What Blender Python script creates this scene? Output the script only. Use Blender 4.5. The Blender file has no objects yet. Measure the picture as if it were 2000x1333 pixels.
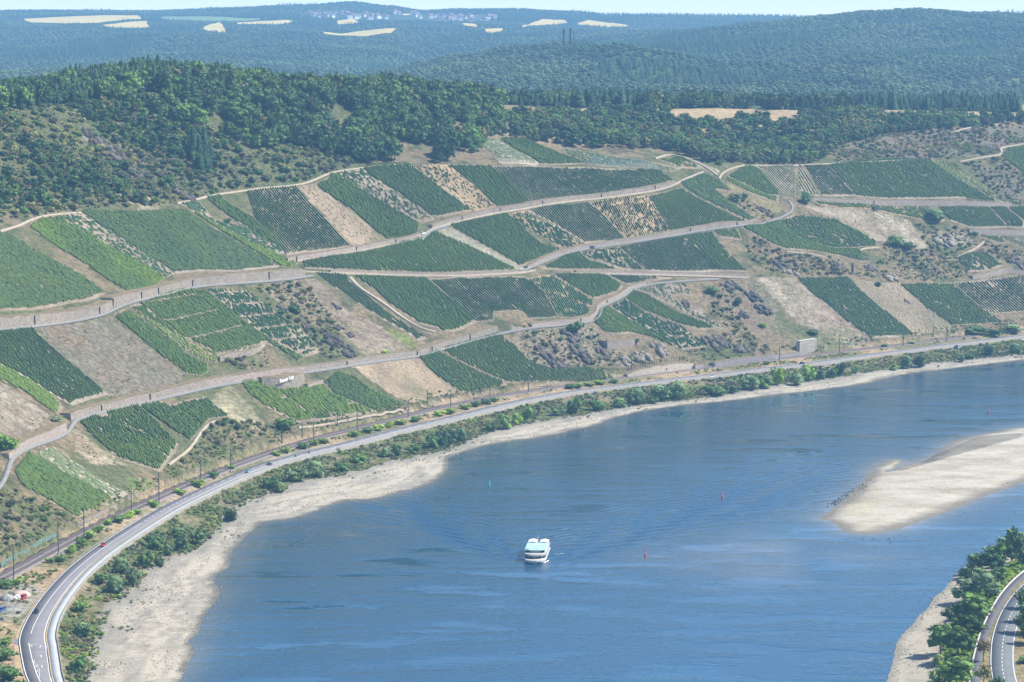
import bpy, bmesh, math, random
import numpy as np
from mathutils import Vector, Matrix, Euler

SC = bpy.context.scene
COL = SC.collection
R = math.radians
random.seed(7)
RNG = np.random.default_rng(11)

# ------------------------------------------------------------------ camera
CAM_H = 236.0
FPX, CU, CV, VH = 5000.0, 1000.0, 666.5, 80.0      # focal length, centre and horizon row, in pixels of a 2000 px wide frame
PITCH = math.atan((CV - VH) / FPX)
cam_d = bpy.data.cameras.new("camera")
cam = bpy.data.objects.new("camera", cam_d)
COL.objects.link(cam)
cam.location = (0, 0, CAM_H)
cam.rotation_euler = (math.pi / 2 - PITCH, 0, 0)
cam_d.sensor_width = 36.0
cam_d.lens = FPX / 2000.0 * 36.0
cam_d.clip_start = 5.0
cam_d.clip_end = 40000.0
SC.camera = cam

# ------------------------------------------------------------------ light
SUN_EL, SUN_AZ = 50.0, 6.0          # elevation; azimuth measured from +x towards +y
world = bpy.data.worlds.new("World")
SC.world = world
world.use_nodes = True
wn = world.node_tree
for n in list(wn.nodes):
    wn.nodes.remove(n)
w_out = wn.nodes.new("ShaderNodeOutputWorld")
w_bg = wn.nodes.new("ShaderNodeBackground")
w_sky = wn.nodes.new("ShaderNodeTexSky")
w_sky.sky_type = 'NISHITA'
w_sky.sun_disc = False
w_sky.sun_elevation = R(SUN_EL)
w_sky.sun_rotation = R(90.0 - SUN_AZ)
w_sky.altitude = 300
w_sky.air_density = 0.9
w_sky.dust_density = 0.0
w_sky.ozone_density = 3.0
w_bg.inputs['Strength'].default_value = 0.115
wn.links.new(w_sky.outputs[0], w_bg.inputs[0])
wn.links.new(w_bg.outputs[0], w_out.inputs[0])
sun_d = bpy.data.lights.new("sun", 'SUN')
sun = bpy.data.objects.new("sun", sun_d)
COL.objects.link(sun)
sun_d.energy = 5.0
sun_d.angle = R(0.5)
sun_d.color = (1.0, 0.94, 0.83)
sdir = Vector((math.cos(R(SUN_EL)) * math.cos(R(SUN_AZ)), math.cos(R(SUN_EL)) * math.sin(R(SUN_AZ)), math.sin(R(SUN_EL))))
sun.rotation_euler = sdir.to_track_quat('Z', 'Y').to_euler()
sun.location = (600, 400, 900)
SC.view_settings.view_transform = 'Standard'
SC.view_settings.look = 'None'
SC.view_settings.exposure = 0.87
SC.view_settings.gamma = 1.0
SC.view_settings.use_curve_mapping = False
SC.render.engine = 'CYCLES'
SC.cycles.max_bounces = 6
SC.cycles.diffuse_bounces = 2
SC.cycles.glossy_bounces = 2
SC.cycles.transparent_max_bounces = 4
SC.cycles.volume_bounces = 0
SC.cycles.use_denoising = True
SC.cycles.denoiser = 'OPENIMAGEDENOISE'
SC.cycles.denoising_input_passes = 'RGB_ALBEDO_NORMAL'
SC.cycles.denoising_prefilter = 'ACCURATE'

# ------------------------------------------------------------------ pixel rays -> world
_cp, _sp = math.cos(PITCH), math.sin(PITCH)

def ray(u, v):
    u = np.asarray(u, float); v = np.asarray(v, float)
    a, b = u - CU, CV - v
    return np.stack([a, FPX * _cp + b * _sp, -FPX * _sp + b * _cp], -1)

def px(u, v, z):
    """point where the sight line of pixel (u, v) meets height z"""
    d = ray(u, v)
    t = (z - CAM_H) / d[..., 2]
    return d[..., 0] * t, d[..., 1] * t

def project(x, y, z):
    zc = y * _cp - (z - CAM_H) * _sp
    yc = y * _sp + (z - CAM_H) * _cp
    return CU + FPX * x / zc, CV - FPX * yc / zc

def vnoise(x, y, seed=0):
    x = np.asarray(x, float); y = np.asarray(y, float)
    xi = np.floor(x).astype(np.int64); yi = np.floor(y).astype(np.int64)
    fx, fy = x - xi, y - yi
    fx = fx * fx * fx * (fx * (fx * 6 - 15) + 10); fy = fy * fy * fy * (fy * (fy * 6 - 15) + 10)
    def h(i, j):
        n = (i * 374761393 + j * 668265263 + seed * 1442695041) & 0x7fffffff
        n = ((n ^ (n >> 13)) * 1274126177) & 0x7fffffff
        n = n ^ (n >> 16)
        return (n & 0xffff) / 65535.0
    a, b, c, d = h(xi, yi), h(xi + 1, yi), h(xi, yi + 1), h(xi + 1, yi + 1)
    return (a * (1 - fx) + b * fx) * (1 - fy) + (c * (1 - fx) + d * fx) * fy

def fbm(x, y, seed=0, oct=3):
    s, a, t = 0.0, 1.0, 0.0
    for k in range(oct):
        s = s + a * (vnoise(x * 2 ** k, y * 2 ** k, seed + k) - 0.5); t += a; a *= 0.5
    return s / t * 2.0

def smooth(e0, e1, x):
    t = np.clip((x - e0) / (e1 - e0), 0, 1)
    return t * t * (3 - 2 * t)

def chaikin(p, n=2):
    p = np.asarray(p, float)
    for _ in range(n):
        q = np.empty((2 * len(p) - 2, p.shape[1]))
        q[0::2] = 0.75 * p[:-1] + 0.25 * p[1:]
        q[1::2] = 0.25 * p[:-1] + 0.75 * p[1:]
        p = np.vstack([p[:1], q, p[-1:]])
    return p

def resample(p, step):
    p = np.asarray(p, float)
    seg = np.linalg.norm(np.diff(p[:, :2], axis=0), axis=1)
    s = np.concatenate([[0], np.cumsum(seg)])
    n = max(2, int(round(s[-1] / step)) + 1)
    t = np.linspace(0, s[-1], n)
    return np.stack([np.interp(t, s, p[:, k]) for k in range(p.shape[1])], -1)

def normals(p):
    d = np.gradient(p[:, :2], axis=0)
    d /= np.linalg.norm(d, axis=1)[:, None] + 1e-9
    return np.stack([-d[:, 1], d[:, 0]], -1)          # left of the travel direction

def offset(p, o):
    return p[:, :2] + normals(p) * (np.asarray(o)[..., None] if np.ndim(o) else o)

def sdist(x, y, line):
    """signed distance to a polyline, positive on its left"""
    shp = np.shape(x)
    x = np.ravel(x).astype(np.float32); y = np.ravel(y).astype(np.float32)
    L = np.asarray(line, np.float32)
    best = np.full(x.shape, 1e18, np.float32); sg = np.ones(x.shape, np.float32)
    for (ax, ay), (bx, by) in zip(L[:-1], L[1:]):
        dx, dy = bx - ax, by - ay
        l2 = dx * dx + dy * dy + 1e-9
        rx, ry = x - ax, y - ay
        t = np.clip((rx * dx + ry * dy) / l2, 0, 1)
        ex, ey = rx - t * dx, ry - t * dy
        d2 = ex * ex + ey * ey
        m = d2 < best
        best[m] = d2[m]
        sg[m] = np.where((dx * ry - dy * rx)[m] >= 0, 1, -1)
    return (np.sqrt(best) * sg).reshape(shp).astype(float)

def inpoly(x, y, poly):
    x = np.asarray(x, float); y = np.asarray(y, float)
    r = np.zeros(x.shape, bool)
    P = np.asarray(poly, float)
    for (ax, ay), (bx, by) in zip(P, np.roll(P, -1, axis=0)):
        c = ((ay > y) != (by > y)) & (x < (bx - ax) * (y - ay) / (by - ay + 1e-12) + ax)
        r ^= c
    return r

# zoom windows the outlines were measured in (origin, scale)
ZW = {'A': (0, 230, 3.808), 'B': (500, 230, 3.808), 'C': (1000, 230, 3.808), 'D': (1480, 230, 3.808),
      'E': (0, 560, 3.808), 'F': (500, 520, 3.808), 'G': (1000, 520, 3.808), 'H': (1480, 520, 3.808),
      'K': (140, 400, 3.808), 'L': (0, 860, 2.818), 'M': (440, 720, 6.667), 'S': (500, 840, 4.0), 'T': (1560, 780, 4.443),
      'U': (1700, 1000, 4.003), 'P': (0, 0, 1.0)}

def Z(k, pts):
    ox, oy, s = ZW[k]
    return [(ox + a / s, oy + b / s) for a, b in pts]

# ------------------------------------------------------------------ helpers for objects and materials
def tag(o, label=None, cat=None, group=None, kind=None):
    if label: o['label'] = label
    if cat: o['category'] = cat
    if group: o['group'] = group
    if kind: o['kind'] = kind
    return o

def empty(name, loc, rz=0.0):
    o = bpy.data.objects.new(name, None)
    COL.objects.link(o)
    o.empty_display_size = 0.5
    o.location = loc
    o.rotation_euler = (0, 0, rz)
    return o

def link(name, me, parent=None):
    o = bpy.data.objects.new(name, me)
    COL.objects.link(o)
    if parent is not None:
        o.parent = parent
    return o

def mesh(name, verts, faces, mat=None, parent=None, smooth_=False, cols=None):
    me = bpy.data.meshes.new(name)
    verts = np.asarray(verts, np.float32).reshape(-1, 3)
    if isinstance(faces, np.ndarray):
        k = faces.shape[1]
        nf = len(faces)
        me.vertices.add(len(verts)); me.vertices.foreach_set('co', verts.ravel())
        me.loops.add(nf * k); me.loops.foreach_set('vertex_index', faces.astype(np.int32).ravel())
        me.polygons.add(nf)
        me.polygons.foreach_set('loop_start', np.arange(0, nf * k, k, dtype=np.int32))
        me.polygons.foreach_set('loop_total', np.full(nf, k, np.int32))
        me.update(calc_edges=True)
    else:
        me.from_pydata([tuple(v) for v in verts.tolist()], [], faces)
    if cols is not None:
        at = me.color_attributes.new('tint', 'FLOAT_COLOR', 'POINT')
        c = np.ones((len(verts), 4), np.float32); c[:, :np.shape(cols)[1]] = cols
        at.data.foreach_set('color', c.ravel())
    if smooth_:
        me.polygons.foreach_set('use_smooth', np.ones(len(me.polygons), bool))
    if mat is not None:
        for m in (mat if isinstance(mat, (list, tuple)) else [mat]):
            me.materials.append(m)
    me.validate()
    return link(name, me, parent)

class MB:
    """collects simple solids and links them as one mesh"""
    def __init__(s): s.v = []; s.f = []
    def add(s, v, f):
        b = len(s.v); s.v += [tuple(map(float, q)) for q in v]; s.f += [tuple(b + i for i in q) for q in f]; return s
    def box(s, c, d, rz=0.0, taper=1.0, shift=(0, 0)):
        x, y, z = d[0] / 2, d[1] / 2, d[2] / 2
        cs, sn = math.cos(rz), math.sin(rz)
        v = []
        for k, (zz, t) in enumerate(((-z, 1.0), (z, taper))):
            for px_, py_ in ((-x, -y), (x, -y), (x, y), (-x, y)):
                a, b = px_ * t + (shift[0] if k else 0), py_ * t + (shift[1] if k else 0)
                v.append((c[0] + a * cs - b * sn, c[1] + a * sn + b * cs, c[2] + zz))
        return s.add(v, [(0, 3, 2, 1), (4, 5, 6, 7), (0, 1, 5, 4), (1, 2, 6, 5), (2, 3, 7, 6), (3, 0, 4, 7)])
    def tube(s, a, b, r0, r1=None, n=6, caps=True):
        r1 = r0 if r1 is None else r1
        a = Vector(a); b = Vector(b); d = (b - a).normalized()
        u = d.orthogonal().normalized(); w = d.cross(u)
        v = []
        for p, r in ((a, r0), (b, r1)):
            for k in range(n):
                t = 2 * math.pi * k / n
                v.append(p + (u * math.cos(t) + w * math.sin(t)) * r)
        f = [(k, (k + 1) % n, n + (k + 1) % n, n + k) for k in range(n)]
        if caps: f += [tuple(range(n - 1, -1, -1)), tuple(range(n, 2 * n))]
        return s.add(v, f)
    def loft(s, rings, closed=True, caps=True):
        n = len(rings[0]); v = [p for r in rings for p in r]; f = []
        for i in range(len(rings) - 1):
            for k in range(n if closed else n - 1):
                a, b = i * n + k, i * n + (k + 1) % n
                f.append((a, b, b + n, a + n))
        if caps: f += [tuple(range(n - 1, -1, -1)), tuple(range((len(rings) - 1) * n, len(rings) * n))]
        return s.add(v, f)
    def build(s, name, mat, parent=None, smooth_=False):
        return mesh(name, s.v, s.f, mat, parent, smooth_)

def copy_tree(o, parent=None):
    c = o.copy(); COL.objects.link(c)
    if parent is not None:
        c.parent = parent
    for ch in o.children:
        copy_tree(ch, c)
    return c

class NT:
    """small node-tree writer"""
    def __init__(s, name):
        s.m = bpy.data.materials.new(name); s.m.use_nodes = True
        s.t = s.m.node_tree
        s.b = s.t.nodes['Principled BSDF']; s.out = s.t.nodes['Material Output']
    def n(s, typ, **kw):
        nd = s.t.nodes.new(typ)
        for k, val in kw.items():
            if k.startswith('i_'):
                nd.inputs[k[2:].replace('_', ' ')].default_value = val
            else:
                setattr(nd, k, val)
        return nd
    def l(s, a, b): s.t.links.new(a, b)
    def noise(s, vec, scale, detail=4.0, rough=0.55):
        nd = s.n('ShaderNodeTexNoise'); nd.inputs['Scale'].default_value = scale
        nd.inputs['Detail'].default_value = detail; nd.inputs['Roughness'].default_value = rough
        s.l(vec, nd.inputs['Vector']); return nd.outputs['Fac']
    def ramp(s, fac, stops):
        nd = s.n('ShaderNodeValToRGB')
        e = nd.color_ramp.elements
        while len(e) < len(stops): e.new(0.5)
        for el, (p, c) in zip(e, stops):
            el.position = p; el.color = (*c, 1.0)
        s.l(fac, nd.inputs[0]); return nd.outputs[0]
    def mix(s, fac, a, b, mode='MIX'):
        nd = s.n('ShaderNodeMix', data_type='RGBA', blend_type=mode)
        for sock, val in ((nd.inputs[0], fac), (nd.inputs[6], a), (nd.inputs[7], b)):
            if hasattr(val, 'is_output'): s.l(val, sock)
            elif isinstance(val, (int, float)): sock.default_value = val
            else: sock.default_value = (*val, 1.0)
        return nd.outputs[2]
    def math(s, op, a, b=0.0):
        nd = s.n('ShaderNodeMath', operation=op)
        for sock, val in ((nd.inputs[0], a), (nd.inputs[1], b)):
            if hasattr(val, 'is_output'): s.l(val, sock)
            else: sock.default_value = val
        return nd.outputs[0]
    def pos(s): return s.n('ShaderNodeNewGeometry').outputs['Position']
    def obj(s): return s.n('ShaderNodeTexCoord').outputs['Object']
    def rnd(s): return s.n('ShaderNodeObjectInfo').outputs['Random']
    def attr(s, name='tint'):
        return s.n('ShaderNodeAttribute', attribute_name=name).outputs['Color']
    def bump(s, h, strength=0.5, dist=0.2):
        nd = s.n('ShaderNodeBump'); nd.inputs['Strength'].default_value = strength; nd.inputs['Distance'].default_value = dist
        s.l(h, nd.inputs['Height']); s.l(nd.outputs[0], s.b.inputs['Normal'])
    def col(s, c):
        if hasattr(c, 'is_output'): s.l(c, s.b.inputs['Base Color'])
        else: s.b.inputs['Base Color'].default_value = (*c, 1.0)
    def rough(s, r, spec=0.3):
        s.b.inputs['Roughness'].default_value = r
        s.b.inputs['Specular IOR Level'].default_value = spec

def plain(name, c, rough=0.8, spec=0.3, metal=0.0, var=0.15, scale=1.5):
    t = NT(name)
    f = t.noise(t.obj(), scale, 3)
    t.col(t.ramp(f, [(0.3, tuple(x * (1 - var) for x in c)), (0.7, tuple(min(1, x * (1 + var)) for x in c))]))
    t.rough(rough, spec); t.b.inputs['Metallic'].default_value = metal
    return t.m

_mats = {}
def M(name, *a, **k):
    if name not in _mats: _mats[name] = plain(name, *a, **k)
    return _mats[name]

# ------------------------------------------------------------------ lines that carry the valley (measured in the photograph, set at their real heights)
L_PX = [(110, 1470), (82, 1395), (57, 1333), (48, 1313), (38.3, 1261), (38.3, 1245), (48, 1219), (65, 1190), (89, 1157), (126, 1117), (168, 1083), (197, 1063),
        (248, 1030), (309, 993), (390, 954), (445, 930), (500, 908), (527, 900), (595, 882.5), (658, 868), (763, 840), (841, 822), (920, 803),
        (1000, 784), (1105, 764), (1210, 752), (1315, 739), (1420, 727), (1512, 716), (1585, 707.8), (1690, 693), (1795, 679), (1900, 666), (2000, 654), (2200, 632), (2450, 608)]
R_PX = [(-160, 1205), (-60, 1158), (0, 1130), (60, 1098), (128, 1060), (195, 1026), (262, 993), (390, 935), (500, 893), (615, 857), (710, 834), (789, 813), (868, 794), (946, 779),
        (1000, 769), (1105, 754), (1184, 743), (1263, 732), (1368, 719.6), (1480, 706), (1638, 688), (1795, 669), (2000, 644), (2200, 622), (2450, 597)]
S_PX = [(335, 1430), (345, 1365), (350, 1333), (369, 1293), (383, 1265), (362, 1251), (386, 1243), (394, 1211), (408, 1190), (436, 1158), (416, 1137), (422, 1122), (450, 1108),
        (450, 1080), (475, 1052), (500, 1030), (515, 1019), (562, 1015), (607, 1004), (635, 990), (675, 979), (725, 977), (762, 969), (812, 954),
        (850, 942), (874, 921), (876, 904), (872, 897), (900, 884), (950, 870), (1000, 862), (1071, 853), (1131, 838), (1172, 830), (1183, 821),
        (1236, 807), (1315, 794), (1420, 784), (1480, 777), (1585, 764), (1690, 751), (1727, 740.6), (1769, 731), (1874, 718), (2000, 704), (2200, 682), (2450, 655)]
T_PX = [(120, 1430), (150, 1365), (170, 1333), (185, 1280), (192, 1235), (210, 1190), (240, 1170), (275, 1130), (312, 1097), (370, 1076), (410, 1045), (440, 1010), (490, 976),
        (560, 953), (620, 936), (680, 926), (740, 906), (800, 891), (850, 880), (900, 865), (930, 850), (1000, 831), (1050, 823), (1130, 809),
        (1200, 796), (1260, 786), (1340, 778), (1400, 771), (1500, 753), (1600, 741), (1680, 728), (1750, 716), (1850, 704), (2000, 690), (2450, 640)]
SR_PX = [(1700, 1480), (1718, 1400), (1732, 1333), (1747, 1290), (1750, 1262), (1763, 1238), (1787, 1218), (1797, 1200), (1817, 1187), (1820, 1170), (1848, 1151), (1856, 1135),
         (1873, 1118), (1887, 1106), (1915, 1088), (1960, 1062), (2010, 1035), (2080, 1000), (2200, 950), (2450, 850)]
W_PX = [(1885, 1480), (1888, 1400), (1893, 1333), (1898, 1300), (1907, 1262), (1917, 1230), (1940, 1182), (1965, 1147), (2000, 1115), (2060, 1075), (2200, 1000), (2450, 900)]

def wline(pts, z, step=10.0, n=2):
    p = chaikin(pts, n)
    x, y = px(p[:, 0], p[:, 1], z)
    return resample(np.stack([x, y], -1), step)

ROAD_Z, RAIL_Z = 7.0, 8.5
LN = wline(L_PX, ROAD_Z, 8)
RN = wline(R_PX, RAIL_Z, 10)
SN = wline(S_PX, 0.0, 4, 1)
SRN = wline(SR_PX, 0.0, 4, 1)
WN = wline(W_PX, 6.0, 8)
_lv = project(LN[:, 0], LN[:, 1], 7.0)[1]
ROADW = np.interp(_lv, [650, 1120, 1200, 1262, 1300, 1340], [7.6, 7.6, 8.2, 9.6, 9.0, 7.6])
RRN = offset(LN, -ROADW)
PIN = offset(LN, -ROADW - 0.9)
PON = offset(LN, -ROADW - 4.6)
PON10 = resample(PON, 10)

# ------------------------------------------------------------------ terrain heights
GX0, GX1, GY0, GY1, GD = -640.0, 800.0, 800.0, 2960.0, 2.5
gx = np.arange(GX0, GX1 + 0.1, GD); gy = np.arange(GY0, GY1 + 0.1, GD)
XX, YY = np.meshgrid(gx, gy)

def coarse(line):
    f = 4
    xs, ys = gx[::f], gy[::f]
    A, B = np.meshgrid(xs, ys)
    d = sdist(A, B, line)
    ix = np.clip((XX - GX0) / (GD * f), 0, len(xs) - 1.001); iy = np.clip((YY - GY0) / (GD * f), 0, len(ys) - 1.001)
    i, j = ix.astype(int), iy.astype(int); fx, fy = ix - i, iy - j
    return (d[j, i] * (1 - fx) + d[j, i + 1] * fx) * (1 - fy) + (d[j + 1, i] * (1 - fx) + d[j + 1, i + 1] * fx) * fy

def refine(line, band):
    d = coarse(line)
    m = np.abs(d) < band
    d[m] = sdist(XX[m], YY[m], line)
    return d

dR = coarse(RN)
dL = refine(LN, 30)
dP = refine(PON10, 30)
dS = refine(SN, 60)
dSR = refine(resample(SRN, 6), 60) * -1.0
dW = refine(WN, 30) * -1.0
UA = 1000 + 5000 * XX / YY
D = dR - 6.0
uK = [-300, 0, 100, 200, 300, 480, 590, 700, 850, 1000, 1200, 1450, 1800, 2100, 2300]
cap = np.interp(UA, uK, [188, 192, 195, 197.5, 199, 197, 193, 189, 184, 181, 172, 168, 167, 165, 163])
e1 = np.interp(UA, [300, 500, 700, 1000, 1450, 1900], [196, 165, 142, 137, 131, 131])
k2 = np.interp(UA, [300, 700, 1000, 1450, 2000], [0.5, 0.42, 0.26, 0.16, 0.18])
Dend = np.interp(UA, [300, 700, 1000, 1450, 2000], [400, 390, 440, 490, 500])
zl = 8.5 + 0.58 * D
zl = np.where(zl > e1, e1 + k2 / 0.58 * (zl - e1), zl)
zl = cap - 5.0 * np.logaddexp(0, (cap - zl) / 5.0) + 5.0 * np.logaddexp(0, 0)
drop = np.maximum(0, D - Dend)
zl = zl - 0.42 * drop * smooth(0, 60, drop)
zl = np.where(D > 100, np.maximum(zl, 45), zl)
amp = smooth(6, 60, D)
zl = zl + amp * (5.0 * fbm(XX / 150, YY / 150, 3, 2) + 1.3 * fbm(XX / 38, YY / 38, 9, 2)) + smooth(120, 180, zl) * 5 * fbm(XX / 90, YY / 90, 21, 2)
r_ = np.clip(dL / (dL + np.maximum(-dR - 5, 0) + 1e-6), 0, 1)
ZZ = np.where(D > 0, zl, np.where(dL > 0, np.where(dR > -5, RAIL_Z, ROAD_Z + 1.5 * r_), ROAD_Z))
r_ = np.clip(dS / (dS - dP + 1e-6), 0, 1)
bank = np.interp(r_, [0, 0.08, 0.62, 0.72, 1.0], [0.0, 0.35, 1.9, 2.7, 5.9])
bank = bank + smooth(0.02, 0.1, r_) * (1 - smooth(0.95, 1.0, r_)) * (0.28 * fbm(XX / 14, YY / 14, 5, 3) + smooth(0.66, 0.8, r_) * 0.5 * fbm(XX / 7, YY / 7, 8, 2))
ZZ = np.where(dP < 0, bank, ZZ)
under = -np.minimum(3.0, 0.07 * np.abs(dS) + 0.02)
r_ = np.clip(dSR / (dSR - dW + 1e-6), 0, 1)
rbank = np.interp(r_, [0, 0.1, 0.5, 0.6, 1.0], [0, 0.4, 1.7, 2.4, 6.0]) + smooth(0.05, .15, r_) * (1 - smooth(0.9, 1, r_)) * 0.25 * fbm(XX / 9, YY / 9, 15, 2)
rbank = np.where(dW > 0, 6.0, rbank)
under2 = -np.minimum(3.0, 0.05 * np.abs(dSR) + 0.02)
ZZ = np.where(dS < 0, np.where(dSR > 0, rbank, np.maximum(under, under2)), ZZ)

def H(x, y):
    ix = np.clip((np.asarray(x, float) - GX0) / GD, 0, len(gx) - 1.001); iy = np.clip((np.asarray(y, float) - GY0) / GD, 0, len(gy) - 1.001)
    i, j = ix.astype(int), iy.astype(int); fx, fy = ix - i, iy - j
    return (ZZ[j, i] * (1 - fx) + ZZ[j, i + 1] * fx) * (1 - fy) + (ZZ[j + 1, i] * (1 - fx) + ZZ[j + 1, i + 1] * fx) * fy

def grad(x, y, e=4.0):
    return (H(x + e, y) - H(x - e, y)) / (2 * e), (H(x, y + e) - H(x, y - e)) / (2 * e)

# ------------------------------------------------------------------ far hills
FU = [-300, 0, 150, 300, 450, 600, 690, 760, 830, 900, 1000, 1100, 1200, 1300, 1400, 1500, 1600, 1700, 1800, 1900, 2000, 2300]
FZ = [2960, 3400, 4200, 5000, 5600, 6200, 7000, 8000, 9000, 9700]
FV = [  # image row that the ground reaches at each distance, per column
    [260, 190, 142, 150, 120, 90, 60, 42, 24, 30], [260, 190, 140, 148, 118, 88, 60, 42, 25, 30], [260, 190, 137, 144, 114, 84, 58, 40, 24, 30],
    [260, 190, 140, 136, 106, 82, 60, 38, 24, 28], [260, 190, 150, 128, 100, 80, 62, 38, 20, 24], [260, 190, 160, 134, 104, 80, 64, 36, 15, 18],
    [260, 190, 166, 142, 112, 84, 70, 38, 9, 12], [260, 190, 156, 146, 116, 76, 62, 42, 16, 20], [260, 186, 140, 152, 130, 94, 62, 44, 25, 28],
    [260, 180, 124, 142, 122, 90, 64, 46, 22, 25], [260, 172, 108, 130, 114, 86, 66, 50, 21, 26], [250, 165, 96, 116, 102, 82, 66, 56, 25, 29],
    [250, 160, 90, 104, 88, 74, 64, 58, 32, 35], [250, 156, 98, 90, 72, 72, 70, 60, 33, 36], [250, 156, 110, 74, 56, 64, 72, 60, 34, 37],
    [250, 160, 110, 66, 47, 60, 70, 60, 35, 38], [250, 165, 110, 60, 38, 50, 60, 60, 40, 42], [250, 170, 112, 58, 29, 42, 60, 60, 45, 45],
    [250, 176, 118, 56, 21, 36, 60, 60, 45, 45], [250, 180, 122, 58, 23, 38, 60, 60, 45, 45], [250, 186, 126, 64, 29, 42, 60, 60, 45, 45], [250, 190, 130, 70, 45, 50, 60, 60, 50, 50]]
FE = np.array([[CAM_H - 8.0 + 11.0 * float(smooth(4300, 5500, z)) - (v - VH) / FPX * z for z, v in zip(FZ, row)] for row in FV])

def HF(x, y):
    """height of the far hills"""
    x = np.asarray(x, float); y = np.asarray(y, float)
    u = 1000 + 5000 * x / y
    iu = np.interp(u, FU, range(len(FU))); iz = np.interp(y, FZ, range(len(FZ)))
    i = np.minimum(iu.astype(int), len(FU) - 2); j = np.minimum(iz.astype(int), len(FZ) - 2)
    a, b = iu - i, iz - j
    a = a * a * (3 - 2 * a)
    h = (FE[i, j] * (1 - b) + FE[i, j + 1] * b) * (1 - a) + (FE[i + 1, j] * (1 - b) + FE[i + 1, j + 1] * b) * a
    am = 1 - 0.8 * smooth(6500, 7500, y)
    return h + am * ((20 + 22 * (1 - smooth(4300, 5300, y))) * fbm(x / 380, y / 380, 31, 3) - 4) * smooth(3000, 3600, y)

def cast(u, v, h=None, z0=880.0, z1=2940.0, lift=0.0, step=2.0):
    """first point where the sight line of a pixel meets the ground"""
    h = h or H
    u = np.atleast_1d(np.asarray(u, float)); v = np.atleast_1d(np.asarray(v, float))
    d = ray(u, v); d = d / d[:, 1:2]
    Y = np.arange(z0, z1, step)
    hit = np.full(len(u), z1)
    prev = None
    done = np.zeros(len(u), bool)
    CH = 200
    for k in range(0, len(Y), CH):
        yy = Y[k:k + CH][None, :]
        zr = CAM_H + d[:, 2:3] * yy
        below = zr < h(d[:, 0:1] * yy, np.broadcast_to(yy, (len(u), yy.shape[1]))) + lift
        any_ = below.any(1) & ~done
        hit[any_] = Y[k:k + CH][below.argmax(1)[any_]]
        done |= any_
        if done.all(): break
    lo, hi = hit - step, hit.copy()
    for _ in range(8):
        m = (lo + hi) / 2
        b = CAM_H + d[:, 2] * m < h(d[:, 0] * m, m) + lift
        hi = np.where(b, m, hi); lo = np.where(b, lo, m)
    return np.stack([d[:, 0] * hi, hi, CAM_H + d[:, 2] * hi], -1), done

def castp(pts, **k):
    p = np.asarray(pts, float)
    return cast(p[:, 0], p[:, 1], **k)[0]

def fcast(pts):
    p = np.asarray(pts, float)
    return cast(p[:, 0], p[:, 1], h=HF, z0=3000, z1=9900, step=8.0)[0]

# ------------------------------------------------------------------ ground materials
def ground_mat():
    t = NT("dry_ground"); p = t.pos()
    an = t.n('ShaderNodeAttribute', attribute_name='tint'); tint = an.outputs['Color']; al = an.outputs['Alpha']
    f = t.noise(p, .35, 6, .65); g = t.noise(p, 1.6, 4, .6); k = t.noise(p, 1.1, 5, .75)
    c1 = t.mix(t.ramp(f, [(.42, (0, 0, 0)), (.6, (1, 1, 1))]), t.mix(1.0, tint, (.66, .66, .62), 'MULTIPLY'), t.mix(1.0, tint, (1.25, 1.22, 1.18), 'MULTIPLY'))
    c1 = t.mix(t.ramp(g, [(.4, (0, 0, 0)), (.62, (1, 1, 1))]), t.mix(1.0, c1, (.72, .72, .7), 'MULTIPLY'), c1)
    c2 = t.mix(t.ramp(k, [(.35, (0, 0, 0)), (.65, (1, 1, 1))]), t.mix(1.0, tint, (.66, .65, .63), 'MULTIPLY'), t.mix(1.0, tint, (1.1, 1.1, 1.09), 'MULTIPLY'))
    c2 = t.mix(t.ramp(f, [(.36, (0, 0, 0)), (.5, (1, 1, 1))]), t.mix(1.0, c2, (.86, .85, .83), 'MULTIPLY'), c2)
    t.col(t.mix(al, c2, c1)); t.rough(.95, .1)
    t.bump(t.math('ADD', f, t.math('ADD', g, k)), .45, .5)
    return t.m
M_GROUND = ground_mat()

def paint(x, y, z):
    u, v = project(x, y, z)
    n1 = fbm(x / 40, y / 40, 41, 3); n2 = fbm(x / 9, y / 9, 47, 3); n3 = fbm(x / 90, y / 90, 53, 2)
    c = np.empty(x.shape + (3,))
    tan = np.array([.205, .165, .105]); olive = np.array([.115, .125, .06]); dark = np.array([.055, .062, .032]); dry = np.array([.29, .245, .16])
    a = smooth(-.25, .35, n1 + 0.55 * n2)[..., None]
    c[:] = tan * (1 - a) + olive * a
    b = smooth(.15, .55, n2 - .3 * n1)[..., None]
    c = c * (1 - .6 * b) + dark * .6 * b
    return c, u, v, n1, n2, n3

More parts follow.
